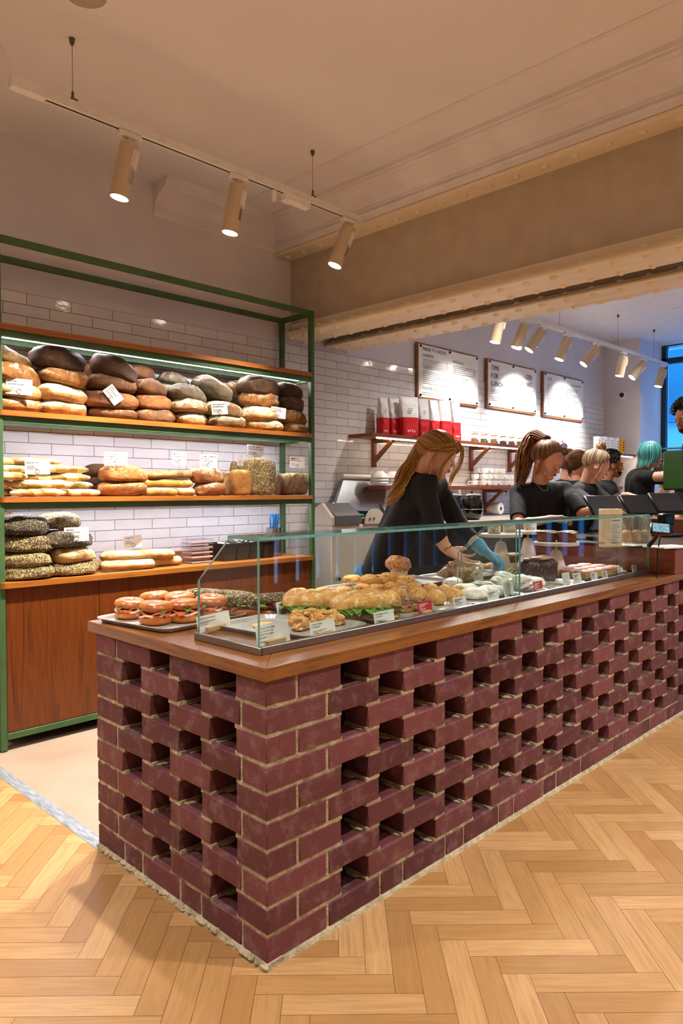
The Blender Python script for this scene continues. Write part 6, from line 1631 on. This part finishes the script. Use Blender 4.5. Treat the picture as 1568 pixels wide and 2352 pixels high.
    cen=(hipR+hipL)/2;shoes=MB()
    for s in(1,-1):
        h=cen+sd*.085*s*T;f=Vector((cen.x,cen.y,.07))+sd*.10*s+fr*.02;k=h.lerp(f,.5)+fr*.025
        capsule(b,h,k,.082*T,.058*T,16);capsule(b,k,f,.057*T,.042*T,16,True,False)
        shoes.ell((0,0,0),(.12,.042,.045),18,12,M=Matrix.Translation(f+fr*.05+Vector((0,0,-.024)))@Matrix.Rotation(math.atan2(fr.y,fr.x),4,'Z'))
    tr=remesh(b,.009,'trousers',CLO[trousers],2,.004,3);tr.transform(Matrix.Translation(-og));link('trousers',tr,root)
    shoes.build('shoes',MAT['black'],root,org=og)
    if apron:
        b=MB();fv=fr;n=10;c0=neck.lerp(pel,.18)+fv*.112*T;c1=pel+fv*.125*T;c2=pel+fv*.12*T-Vector((0,0,.3))
        vs=[]
        for (c,w) in((neck.lerp(pel,.12)+fv*.10*T,.07),(c0,.10),(neck.lerp(pel,.5)+fv*.125*T,.13),(c1,.17),(c2,.19)):
            for k in range(n+1):
                t=k/n*2-1;vs.append(c+sd*w*t-fv*(.055*t*t))
        vs+= [v+fv*.004 for v in vs];q=len(vs)//2
        fs=[]
        for r in range(4):
            for k in range(n):
                a=r*(n+1)+k;f_=(a,a+1,a+n+2,a+n+1);fs+=[f_,tuple(x+q for x in f_[::-1])]
        b.add(vs,fs);b.tube([vs[0],neck+sd*(-.05)+Vector((0,0,.01)),neck-fv*.04+Vector((0,0,.01)),neck+sd*.05+Vector((0,0,.01)),vs[n]],.007,6)
        b.build('apron',CLO[apron],root,org=og)
    # face
    b=MB()
    for s in(1,-1):b.ell((.0775,.030*s,.002),(.0105,.0115,.0095),14,10,M=Mh)
    b.build('eyes',EYEW,root,org=og)
    b=MB()
    for s in(1,-1):b.ell((.0862,.0305*s,-.0005),(.0022,.0048,.0048),12,8,M=Mh)
    b.build('irises',IRIS,root,org=og)
    b=MB()
    for s in(1,-1):b.tube([hc(.077,s*(.030+x),-.0005+.0065*(1-(x/.014)**2)*P.get('lid',.4)) if False else hc(.0885-.55*abs(x)**1.0*.6,s*(.030+x),.0035*(1-(x/.014)**2)) for x in(-.013,-.008,-.003,.003,.008,.0135)],[.0006,.0012,.0014,.0015,.0016,.0008],6)
    b.build('eyelashes',BROW,root,org=og)
    # upper lids cover the top of the eyes
    b=MB()
    for s in(1,-1):b.ell((.0772,.030*s,.0038),(.0122,.0132,.0088),14,10,M=Mh)
    b.build('eyelids',SK[skin],root,org=og)
    b=MB()
    for s in(1,-1):b.tube([hc(.0845-.010*abs(t)**1.6,s*(.014+.034*t),.0225+.0075*math.sin(PI*min(1,t*1.15+.1))) for t in(0,.2,.4,.6,.8,1)],[.0016,.0026,.0027,.0024,.0018,.0007],6,flat=.7)
    b.build('eyebrows',plain('brow_'+brow.strip('#'),brow,.7),root,org=og)
    if lips:
        b=MB();b.tube([hc(.0800,-.021,-.0515),hc(.0905,-.010,-.0485),hc(.0930,0,-.0500),hc(.0905,.010,-.0485),hc(.0800,.021,-.0515)],[.0008,.0034,.0036,.0034,.0008],8)
        b.tube([hc(.0800,-.020,-.0530),hc(.0895,-.009,-.0565),hc(.0912,0,-.0572),hc(.0895,.009,-.0565),hc(.0800,.020,-.0530)],[.0008,.0036,.0044,.0036,.0008],8);b.build('lips',LIP,root,org=og)
    if beard:
        b=MB();rr_=random.Random(4)
        def bf(p):return p
        for i in range(560):
            az=rr_.uniform(-1,1);y=.052*az;z=-.052-.034*(1-abs(az)*.4)*rr_.random()-(0)
            if rr_.random()<.35:y=.056*math.copysign(1,az);z=rr_.uniform(-.06,-.005)
            x=.088*math.sqrt(max(0,1-(y/.064)**2))*(1-abs(z+.05)*2.2)
            b.ell((x,y,z),(.0042,.0042,.0042),6,4,M=Mh)
        b.build('beard',beard,root,org=og)
    if glove:
        i=glove-1;b=SD(.004);W_=Vector(P['wr'][i]);E_=Vector(P['el'][i]);d_,n_,c_=hands[i][:3];hand(b,W_,d_,n_,(1 if i==0 else -1),c_,infl=.006)
        capsule(b,W_,W_.lerp(E_,.24),.031,.039,16,True,False);g_=remesh(b,.004,'glove',GLOVE,1,.0035,5,26);g_.transform(Matrix.Translation(-og));g=link('glove',g_,root);g['label']='blue disposable glove'
    if watch is not None:
        W_=Vector(P['wr'][watch]);E_=Vector(P['el'][watch]);c=W_.lerp(E_,.12);d=(E_-W_).to_track_quat('Z','Y').to_matrix().to_4x4();d.translation=c
        b=MB();b.lathe([(.0265,-.007),(.0285,-.004),(.0285,.004),(.0265,.007)],20,M=d,cap=False);b.build('bracelet_watch',plain('gold_bracelet','#c9a04a',.25,1),root,org=og)
    if hair:hair(root,Mh,og,P)
    return root
SC=Vector((-.012,0,.032));SR_=Vector((.101,.082,.093))
def sk_pt(d,k=1.0):
    return SC+Vector((d.x*SR_.x,d.y*SR_.y,d.z*SR_.z))*k
def hl(az):
    """hairline elevation for an azimuth (0 = face)"""
    a=abs(az);pts=[(0,42),(35,36),(52,18),(64,-4),(76,-14),(95,-10),(108,-28),(125,-42),(150,-54),(180,-57)]
    for (a0,e0),(a1,e1) in zip(pts,pts[1:]):
        if a<=a1:return e0+(e1-e0)*(a-a0)/(a1-a0)
    return -57
def comb(b,Mh,base,n=150,rr_=None,k=1.0,thick=.0032,lift=.03,cover=True,part=None):
    """strands combed over the skull from the hairline to the direction base"""
    if cover:
        # under-layer
        vs=[];idx={};nu,nv=40,22;o=[]
        for i in range(nv+1):
            for j in range(nu):
                az=-180+360*j/nu;e=hl(az)+(90-hl(az))*i/nv;vs.append(Mh@sk_pt(dirv(az,e),1.004*k))
        b.col=.25;b.add(vs,[(i*nu+j,i*nu+(j+1)%nu,(i+1)*nu+(j+1)%nu,(i+1)*nu+j) for i in range(nv) for j in range(nu)])
    for i in range(n):
        az=-180+360*(i+rr_.random())/n;up=rr_.random()**1.5*.5;d0=dirv(az,hl(az)+(70-hl(az))*up*(1 if abs(az)<120 else .6));pts=[]
        off=rr_.uniform(0,lift)
        for q in range(9):
            t=q/8;d=slerp(d0,base,t);pts.append(Mh@sk_pt(d,(1.0+off*math.sin(PI*t)+.012+.02*rr_.random()*(.3))*k))
        b.col=rr_.random();b.tube(pts,[thick*.4]+[thick]*6+[thick*.8,thick*.6],5,flat=.6)
def tail(b,path,rad0,n,rr_,thick=.0027,spread=1.0,wave=.01):
    for i in range(n):
        a=rr_.uniform(0,2*PI);q=math.sqrt(rr_.random());ph=rr_.uniform(0,6);L=rr_.uniform(.72,1.0);pts=[];k=15
        for s in range(k):
            t=s/(k-1)*L;c=spl(path,t);d=(spl(path,min(1,t+.03))-spl(path,max(0,t-.03))).normalized();u=d.cross(Vector((.3,.5,.8))).normalized();v=d.cross(u)
            R=rad0*(.45+.9*math.sin(PI*min(1,t*.8+.08)))*q
            R*=1-.5*max(0,t-.6)/.4
            w=wave*math.sin(t*9+ph)*t
            pts.append(c+u*(math.cos(a)*R+w)+v*(math.sin(a)*R+w*.6))
        b.col=rr_.random();b.tube(pts,[thick*.7]+[thick]*(k-3)+[thick*.6,thick*.2],5,flat=.6)
def mk_pony(mat,base,path,rad0,n=120,locks=(),seed=1,wave=.012,world=True,k=1.0,name='hair',bob=None,cn=330):
    def f(root,Mh,og,P):
        rr_=random.Random(seed);b=MB();comb(b,Mh,base.normalized(),cn,rr_,k)
        if path:
            pth=[Mh@sk_pt(base.normalized(),1.0)]+[Vector(p) if world else Mh@Vector(p) for p in path];tail(b,pth,rad0,n,rr_,wave=wave)
        for lk in locks:
            pts,r,m_=lk;tail(b,[Mh@Vector(p) for p in pts],r,m_,rr_,.0026,wave=.006)
        b.build(name,mat,root,org=og,ang=60)
    return f
def mk_bun(mat,base,R=.042,seed=2,locks=(),cn=300):
    def f(root,Mh,og,P):
        rr_=random.Random(seed);b=MB();comb(b,Mh,base.normalized(),cn,rr_,lift=.09)
        c=sk_pt(base.normalized(),1.0)+base.normalized()*R*.75
        for i in range(46):
            ax=Vector((rr_.uniform(-1,1),rr_.uniform(-1,1),rr_.uniform(-.3,1))).normalized();u=ax.orthogonal().normalized();v=ax.cross(u);a0=rr_.uniform(0,6);r=R*rr_.uniform(.55,1.0);b.col=rr_.random()
            b.tube([Mh@(c+(u*math.cos(a0+q*.5)+v*math.sin(a0+q*.5))*r+base.normalized()*.3*R*math.sin(q)) for q in range(9)],[.002]+[.0065]*7+[.002],5,flat=.6)
        for lk in locks:
            pts,r,m_=lk;tail(b,[Mh@Vector(p) for p in pts],r,m_,rr_,.0024,wave=.006)
        b.build('hair',mat,root,org=og,ang=60)
    return f
def mk_short(mat,curly=0,n=520,length=.03,seed=3,fall=0,top=1.0,dens=1):
    def f(root,Mh,og,P):
        rr_=random.Random(seed);b=MB();comb(b,Mh,dirv(180,60),10,rr_)
        for i in range(n):
            az=rr_.uniform(-180,180);h=hl(az);el=h+(90-h)*rr_.random()**.8;d=dirv(az,el);p=sk_pt(d,1.0);L=length*rr_.uniform(.6,1.2)*(1 if el>10 else .35 if not fall else 1);b.col=rr_.random()
            if curly:
                u=d.orthogonal().normalized();v=d.cross(u);a0=rr_.uniform(0,6);r=.009
                b.tube([Mh@(p+d*L*q/7+(u*math.cos(a0+q)+v*math.sin(a0+q))*r) for q in range(8)],[.003]*7+[.001],5)
            else:
                dn=Vector((-.35+fall*.1,math.copysign(.35,d.y)*(abs(d.y)>.2),-.25-fall));g=(d*.9+dn*.8).normalized()
                b.tube([Mh@(p+g*L*q/4+Vector((0,0,-fall*L*(q/4)**2*.8))-Vector((.3*L*(q/4)**2,0,0))) for q in range(5)],[.0045,.005,.0045,.003,.001],5,flat=.6)
        b.build('hair',mat,root,org=og,ang=60)
    return f
def mk_bob(mat,L=.07,n=420,seed=4):
    def f(root,Mh,og,P):
        rr_=random.Random(seed);b=MB();comb(b,Mh,dirv(180,80),40,rr_,k=1.02)
        for i in range(n):
            az=rr_.choice((-1,1))*rr_.uniform(38,180);o=1.02+.07*rr_.random();pts=[];e1=max(hl(az),-30)
            for q in range(7):
                t=q/6;pts.append(sk_pt(slerp(dirv(160*(1 if az>0 else -1),86),dirv(az,e1),t),o+.03*t))
            d=(pts[-1]-pts[-2]).normalized();l=L*rr_.uniform(.5,1)*(1 if abs(az)>60 else .5)
            for q in range(1,4):pts.append(pts[6]+Vector((-.25*l*q/3,0,-l*q/3))+d*.01)
            b.col=rr_.random();b.tube([Mh@p for p in pts],[.003]+[.0046]*7+[.003,.001],5,flat=.6)
        b.build('hair',mat,root,org=og,ang=60)
    return f
HB=hair_mat('hair_blonde','#7c5024','#d9a657');HD_=hair_mat('hair_dark_brown','#1c110c','#3d2416');HDH=hair_mat('hair_brown_highlights','#2f1a0f','#a86a2c');HA=hair_mat('hair_ash_blonde','#7a5c3e','#cfae84')
HT=hair_mat('hair_teal','#1c5e60','#58b3ae');HK=hair_mat('hair_black','#0c0a0a','#1c1512',.8);HR=hair_mat('hair_brown','#3d2212','#7a4c28')
IR=Vector((CR.x,CR.y,0)).normalized();DN=Vector((0,0,-1));TC=-FWD
def A(u,v,d):return at(u,v,d=d)
# 1. woman reaching over the counter
hp=A(1003,1046,3.62)
P=dict(head=hp,face=(IR*.86+TC*.36+DN*.36),up=(Vector((0,0,1))+IR*.25),neck=A(970,1088,3.66),pelvis=A(872,1322,3.98),front=IR*.6+TC*.8,
 sh=[A(976,1120,3.54),A(1002,1114,3.84)],el=[A(1000,1222,3.50),A(1052,1206,3.74)],wr=[A(1028,1263,3.50),A(1108,1262,3.60)],
 hd=[((IR*.9+DN*.55+TC*-.1),(TC*.5+Vector((0,0,1))*.85),12,-1,[22,10,8,14]),((IR*.8+DN*.6+TC*.1),(DN*.9+TC*.2),24)])
locks=[([(.07,.02,.10),(.10,.05,.07),(.105,.075,0),(.095,.085,-.08),(.10,.08,-.15)],.009,14),([(.07,-.015,.10),(.094,-.05,.06),(.080,-.073,.01),(.062,-.076,-.05),(.075,-.072,-.11),(.095,-.06,-.15)],.007,12),([(.02,-.08,.03),(.015,-.088,-.02),(.012,-.088,-.07),(.03,-.09,-.12)],.007,9),([(.072,-.01,.105),(.080,-.048,.075),(.045,-.078,.045),(-.01,-.088,.02),(-.06,-.075,.01)],.014,46),([(.072,.01,.105),(.080,.048,.075),(.045,.078,.045),(-.01,.088,.02)],.012,26)]
person('woman with long blonde ponytail in a black shirt reaching out with one blue glove',P,'fair',
 mk_pony(HB,dirv(168,12),[A(948,1062,3.66),A(930,1092,3.62),A(915,1125,3.58),A(888,1158,3.6)],.032,300,locks,1,.012),sleevelen=[1.45,1.62],vox=.004,trousers='blue',glove=2,watch=0,brow='#6b4524',torso=1.02)
# 2. dark haired woman at the till
hp=A(1256,1058,4.72)
P=dict(head=hp,face=(IR*.52+TC*.68+DN*.48),up=Vector((0,0,1))+IR*.05+TC*.3,neck=A(1239,1113,4.82),pelvis=A(1240,1330,5.0),front=IR*.2+TC,
 sh=[A(1188,1133,4.80),A(1298,1127,4.84)],el=[A(1190,1206,4.60),A(1338,1180,4.62)],wr=[A(1262,1192,4.42),A(1382,1170,4.42)],
 hd=[((IR*.9+Vector((0,0,.12))+TC*.1),DN*1.0+TC*.2,26,1,[4,34,38,42]),((IR*.8+TC*.4),DN+TC*.1,25)])
lk=[([(.02,.08,.03),(.03,.088,-.02),(.02,.09,-.07)],.008,10),([(.02,-.08,.03),(.03,-.09,-.03),(.02,-.095,-.09)],.010,14)]
w2=person('woman with dark high ponytail and brown highlights in a black T-shirt tapping the till',P,'olive',
 mk_pony(HDH,dirv(165,62),[A(1228,1004,4.84),A(1208,1040,4.84),A(1200,1080,4.80),A(1190,1130,4.76)],.045,340,lk,5,.016),sleevelen=[.8,.95],vox=.004,brow='#1c100a',hs=1.08)
b=MB();hh=A(1249,1079,4.66);b.lathe([(.006,0),(.008,.004),(.004,.02),(.001,.022)],8,tuple(hh-Vector((0,0,.03))));b.build('earring',MAT['steel'],w2,org=w2.location)
b=MB();q0=A(1229,1110,4.70);b.tube([q0,A(1246,1126,4.66),A(1256,1128,4.66),A(1261,1108,4.70)],.0012,5);b.build('necklace',plain('silver_chain','#cfcabf',.3,1),w2,org=w2.location)
# 3. blonde woman with bun
P=dict(head=A(1368,1071,5.45),face=(IR*.88+TC*.20+DN*.46),up=Vector((0,0,1))+IR*.3,neck=A(1348,1109,5.5),pelvis=A(1310,1300,5.7),front=IR*.5+TC,
 sh=[A(1322,1134,5.40),A(1362,1128,5.62)],el=[A(1372,1172,5.05),A(1405,1160,5.5)],wr=[A(1412,1150,5.0),A(1440,1138,5.2)],
 hd=[((IR*.85+DN*.5),DN*.6+TC*.2-IR*.5,34,1),((IR*.95+DN*.12+TC*.1),DN,8,1,[2,10,14,18])])
person('blonde woman with a messy bun in a black T-shirt leaning to the till',P,'fair',mk_bun(HA,dirv(135,78),.040,6,[([(.03,-.08,.03),(.035,-.088,-.03),(.03,-.09,-.11)],.006,8),([(.03,.08,.03),(.035,.088,-.03),(.03,.09,-.09)],.006,8)]),sleevelen=[.9,.9],vox=.005,brow='#6b4c30')
# 4. man with grey apron
P=dict(head=A(1404,1068,6.1),face=(IR*.95+TC*.1+DN*.12),neck=A(1388,1108,6.1),pelvis=A(1392,1270,6.15),front=IR*.9+TC*.4,
 sh=[A(1374,1124,5.98),A(1402,1122,6.25)],el=[A(1380,1180,5.95),A(1420,1178,6.25)],wr=[A(1408,1200,5.9),A(1446,1192,6.1)],hd=[(IR,DN,20),(IR,DN,20)])
person('man with short dark hair and stubble in a black top and grey apron',P,'tan',mk_short(HK,0,700,.02,8,fall=.25),sleevelen=[.8,.8],vox=.006,apron='grey',beard=HK,brow='#120c0a')
# 5,6 women further back
P=dict(head=A(1305,1066,6.6),face=(-FWD*-.75+IR*.55),neck=A(1302,1102,6.6),pelvis=A(1300,1270,6.7),front=FWD,
 sh=[A(1318,1120,6.7),A(1280,1120,6.6)],el=[A(1330,1170,6.7),A(1275,1170,6.7)],wr=[A(1325,1200,6.9),A(1285,1200,6.9)],hd=[(DN,FWD,15),(DN,FWD,15)])
person('person with brown hair tied up seen from behind between the two women',P,'fair',mk_bun(HR,dirv(180,40),.03,9),sleevelen=[.9,.9],vox=.007,lips=False,hs=1.08)
P=dict(head=A(1328,1068,5.9),face=(IR*.8+FWD*.5),neck=A(1322,1108,5.9),pelvis=A(1318,1280,6.0),front=FWD,
 sh=[A(1332,1124,5.8),A(1308,1124,6.0)],el=[A(1340,1175,5.9),A(1300,1175,6.0)],wr=[A(1340,1205,6.1),A(1305,1205,6.2)],hd=[(DN,FWD,15),(DN,FWD,15)])
person('person with wavy light brown hair half hidden behind the blonde woman',P,'fair',mk_pony(HR,dirv(165,5),[A(1318,1090,5.9),A(1312,1112,5.88)],.03,70,(),10,.01),sleevelen=[.9,.9],vox=.007,lips=False)
# 7. teal hair barista
P=dict(head=A(1494,1048,6.3),face=(IR*.93+FWD*.1+DN*.05),up=Vector((0,0,1))+IR*.1,neck=A(1470,1084,6.35),pelvis=A(1458,1260,6.4),front=IR,
 sh=[A(1478,1098,6.2),A(1482,1094,6.5)],el=[A(1524,1094,6.0),A(1545,1100,6.4)],wr=[A(1580,1102,5.9),A(1585,1100,6.2)],hd=[(IR,DN,20),(IR,DN,20)])
person('person with chin-length teal hair in a black T-shirt reaching to the coffee machine',P,'fair',mk_bob(HT,.075),sleevelen=[.62,.7],vox=.006,torso=1.15,brow='#6b4c30')
# 8. person in cream top
P=dict(head=A(1524,1094,7.0),face=(IR*.25+TC*.75+DN*.55),up=Vector((0,0,1))+TC*.4,neck=A(1538,1122,7.15),pelvis=A(1535,1230,7.2),front=TC,
 sh=[A(1520,1136,7.1),A(1560,1136,7.1)],el=[A(1512,1175,7.0),A(1566,1172,7.0)],wr=[A(1530,1195,6.9),A(1550,1192,6.8)],hd=[(IR,DN,20),(-IR,DN,20)])
person('person with short black hair and cream top looking down beneath the outstretched arm',P,'olive',mk_bob(HK,.03,300,6),shirt='cream',sleevelen=[1.3,1.3],vox=.007,brow='#120c0a')
# 9. curly man at the edge
P=dict(head=A(1580,962,5.3),face=(-IR*.9+TC*.25+DN*.25),neck=A(1600,1010,5.3),pelvis=A(1610,1200,5.3),front=-IR,
 sh=[A(1590,1030,5.15),A(1600,1030,5.45)],el=[A(1590,1110,5.1),A(1600,1110,5.45)],wr=[A(1600,1170,5.1),A(1610,1170,5.45)],hd=[(DN,IR,20),(DN,IR,20)])
person('man with black curly hair and beard cut off by the right edge of the picture',P,'brown',mk_short(HK,1,620,.045,13),sleevelen=[1.5,1.5],vox=.006,beard=HK,brow='#120c0a')
EXPO=0.3
# ================================================================ lights & camera
def ceil_spot(x,y,z,power,ang=110,col=(1,.965,.93)):
    d=thing('recessed_downlight','recessed ceiling downlight over the customer floor, out of view','light',(x,y,z),0,'downlights over the customer floor')
    b=MB();b.lathe([(.05,-.001),(.05,-.004),(.062,-.003),(.064,0)],20,cap=False);b.build('trim_ring',MAT['white'],d)
    b=MB();b.lathe([(.0005,-.002),(.05,-.002)],20,cap=False);b.build('lens',MAT['lens'],d)
    spot_light('downlight_lamp',(x,y,z-.02),(0,0,-1),power,ang,col,.8,r=.05)
for x,y,p in((-.75,-.35,140),(.95,-1.25,190),(2.1,-1.35,280),(-1.6,1.0,140),(1.9,-3.0,420),(-1.4,-3.4,120)):
    ceil_spot(x,y,ZC,p)
for x,y,p in((3.6,1.2,130),(4.9,.9,130),(6.3,1.2,120),(3.6,-1.4,230),(6.0,-1.6,120)):
    ceil_spot(x,y,ZC2,p,120,(1,.97,.94))
# track heads aimed at the menus / counter
for (x,y,z),d,p,a in (((4.2,YT2,2.45),(0,.75,-.55),120,75),((5.3,YT2,2.45),(0,.75,-.55),120,75),((6.3,YT2,2.45),(.0,.75,-.5),90,75),
        ((3.3,YT2-.1,2.45),(-.5,-.75,-1),170,70),((4.6,YT2-.1,2.45),(-.9,-.8,-1),150,60)):
    spot_light('spot_lamp',(x,y,z),d,p,a,(1,.96,.92),.7)
w=bpy.data.worlds.new('daylight');sc.world=w;w.use_nodes=True;t=w.node_tree
bg=t.nodes['Background'];bg.inputs[0].default_value=(.42,.72,1.0,1);bg.inputs[1].default_value=3.2
cam=bpy.data.cameras.new('camera');co=bpy.data.objects.new('camera',cam);COL.objects.link(co)
cam.sensor_fit='VERTICAL';cam.sensor_height=36;cam.lens=FPX/2352*36;cam.clip_start=.02;cam.clip_end=100
M=Matrix((CR,CU,-_F)).transposed().to_4x4();M.translation=CAM;co.matrix_world=M;sc.camera=co
sc.view_settings.view_transform='Standard';sc.view_settings.look='None';sc.view_settings.exposure=EXPO;sc.view_settings.gamma=1;sc.view_settings.use_curve_mapping=False
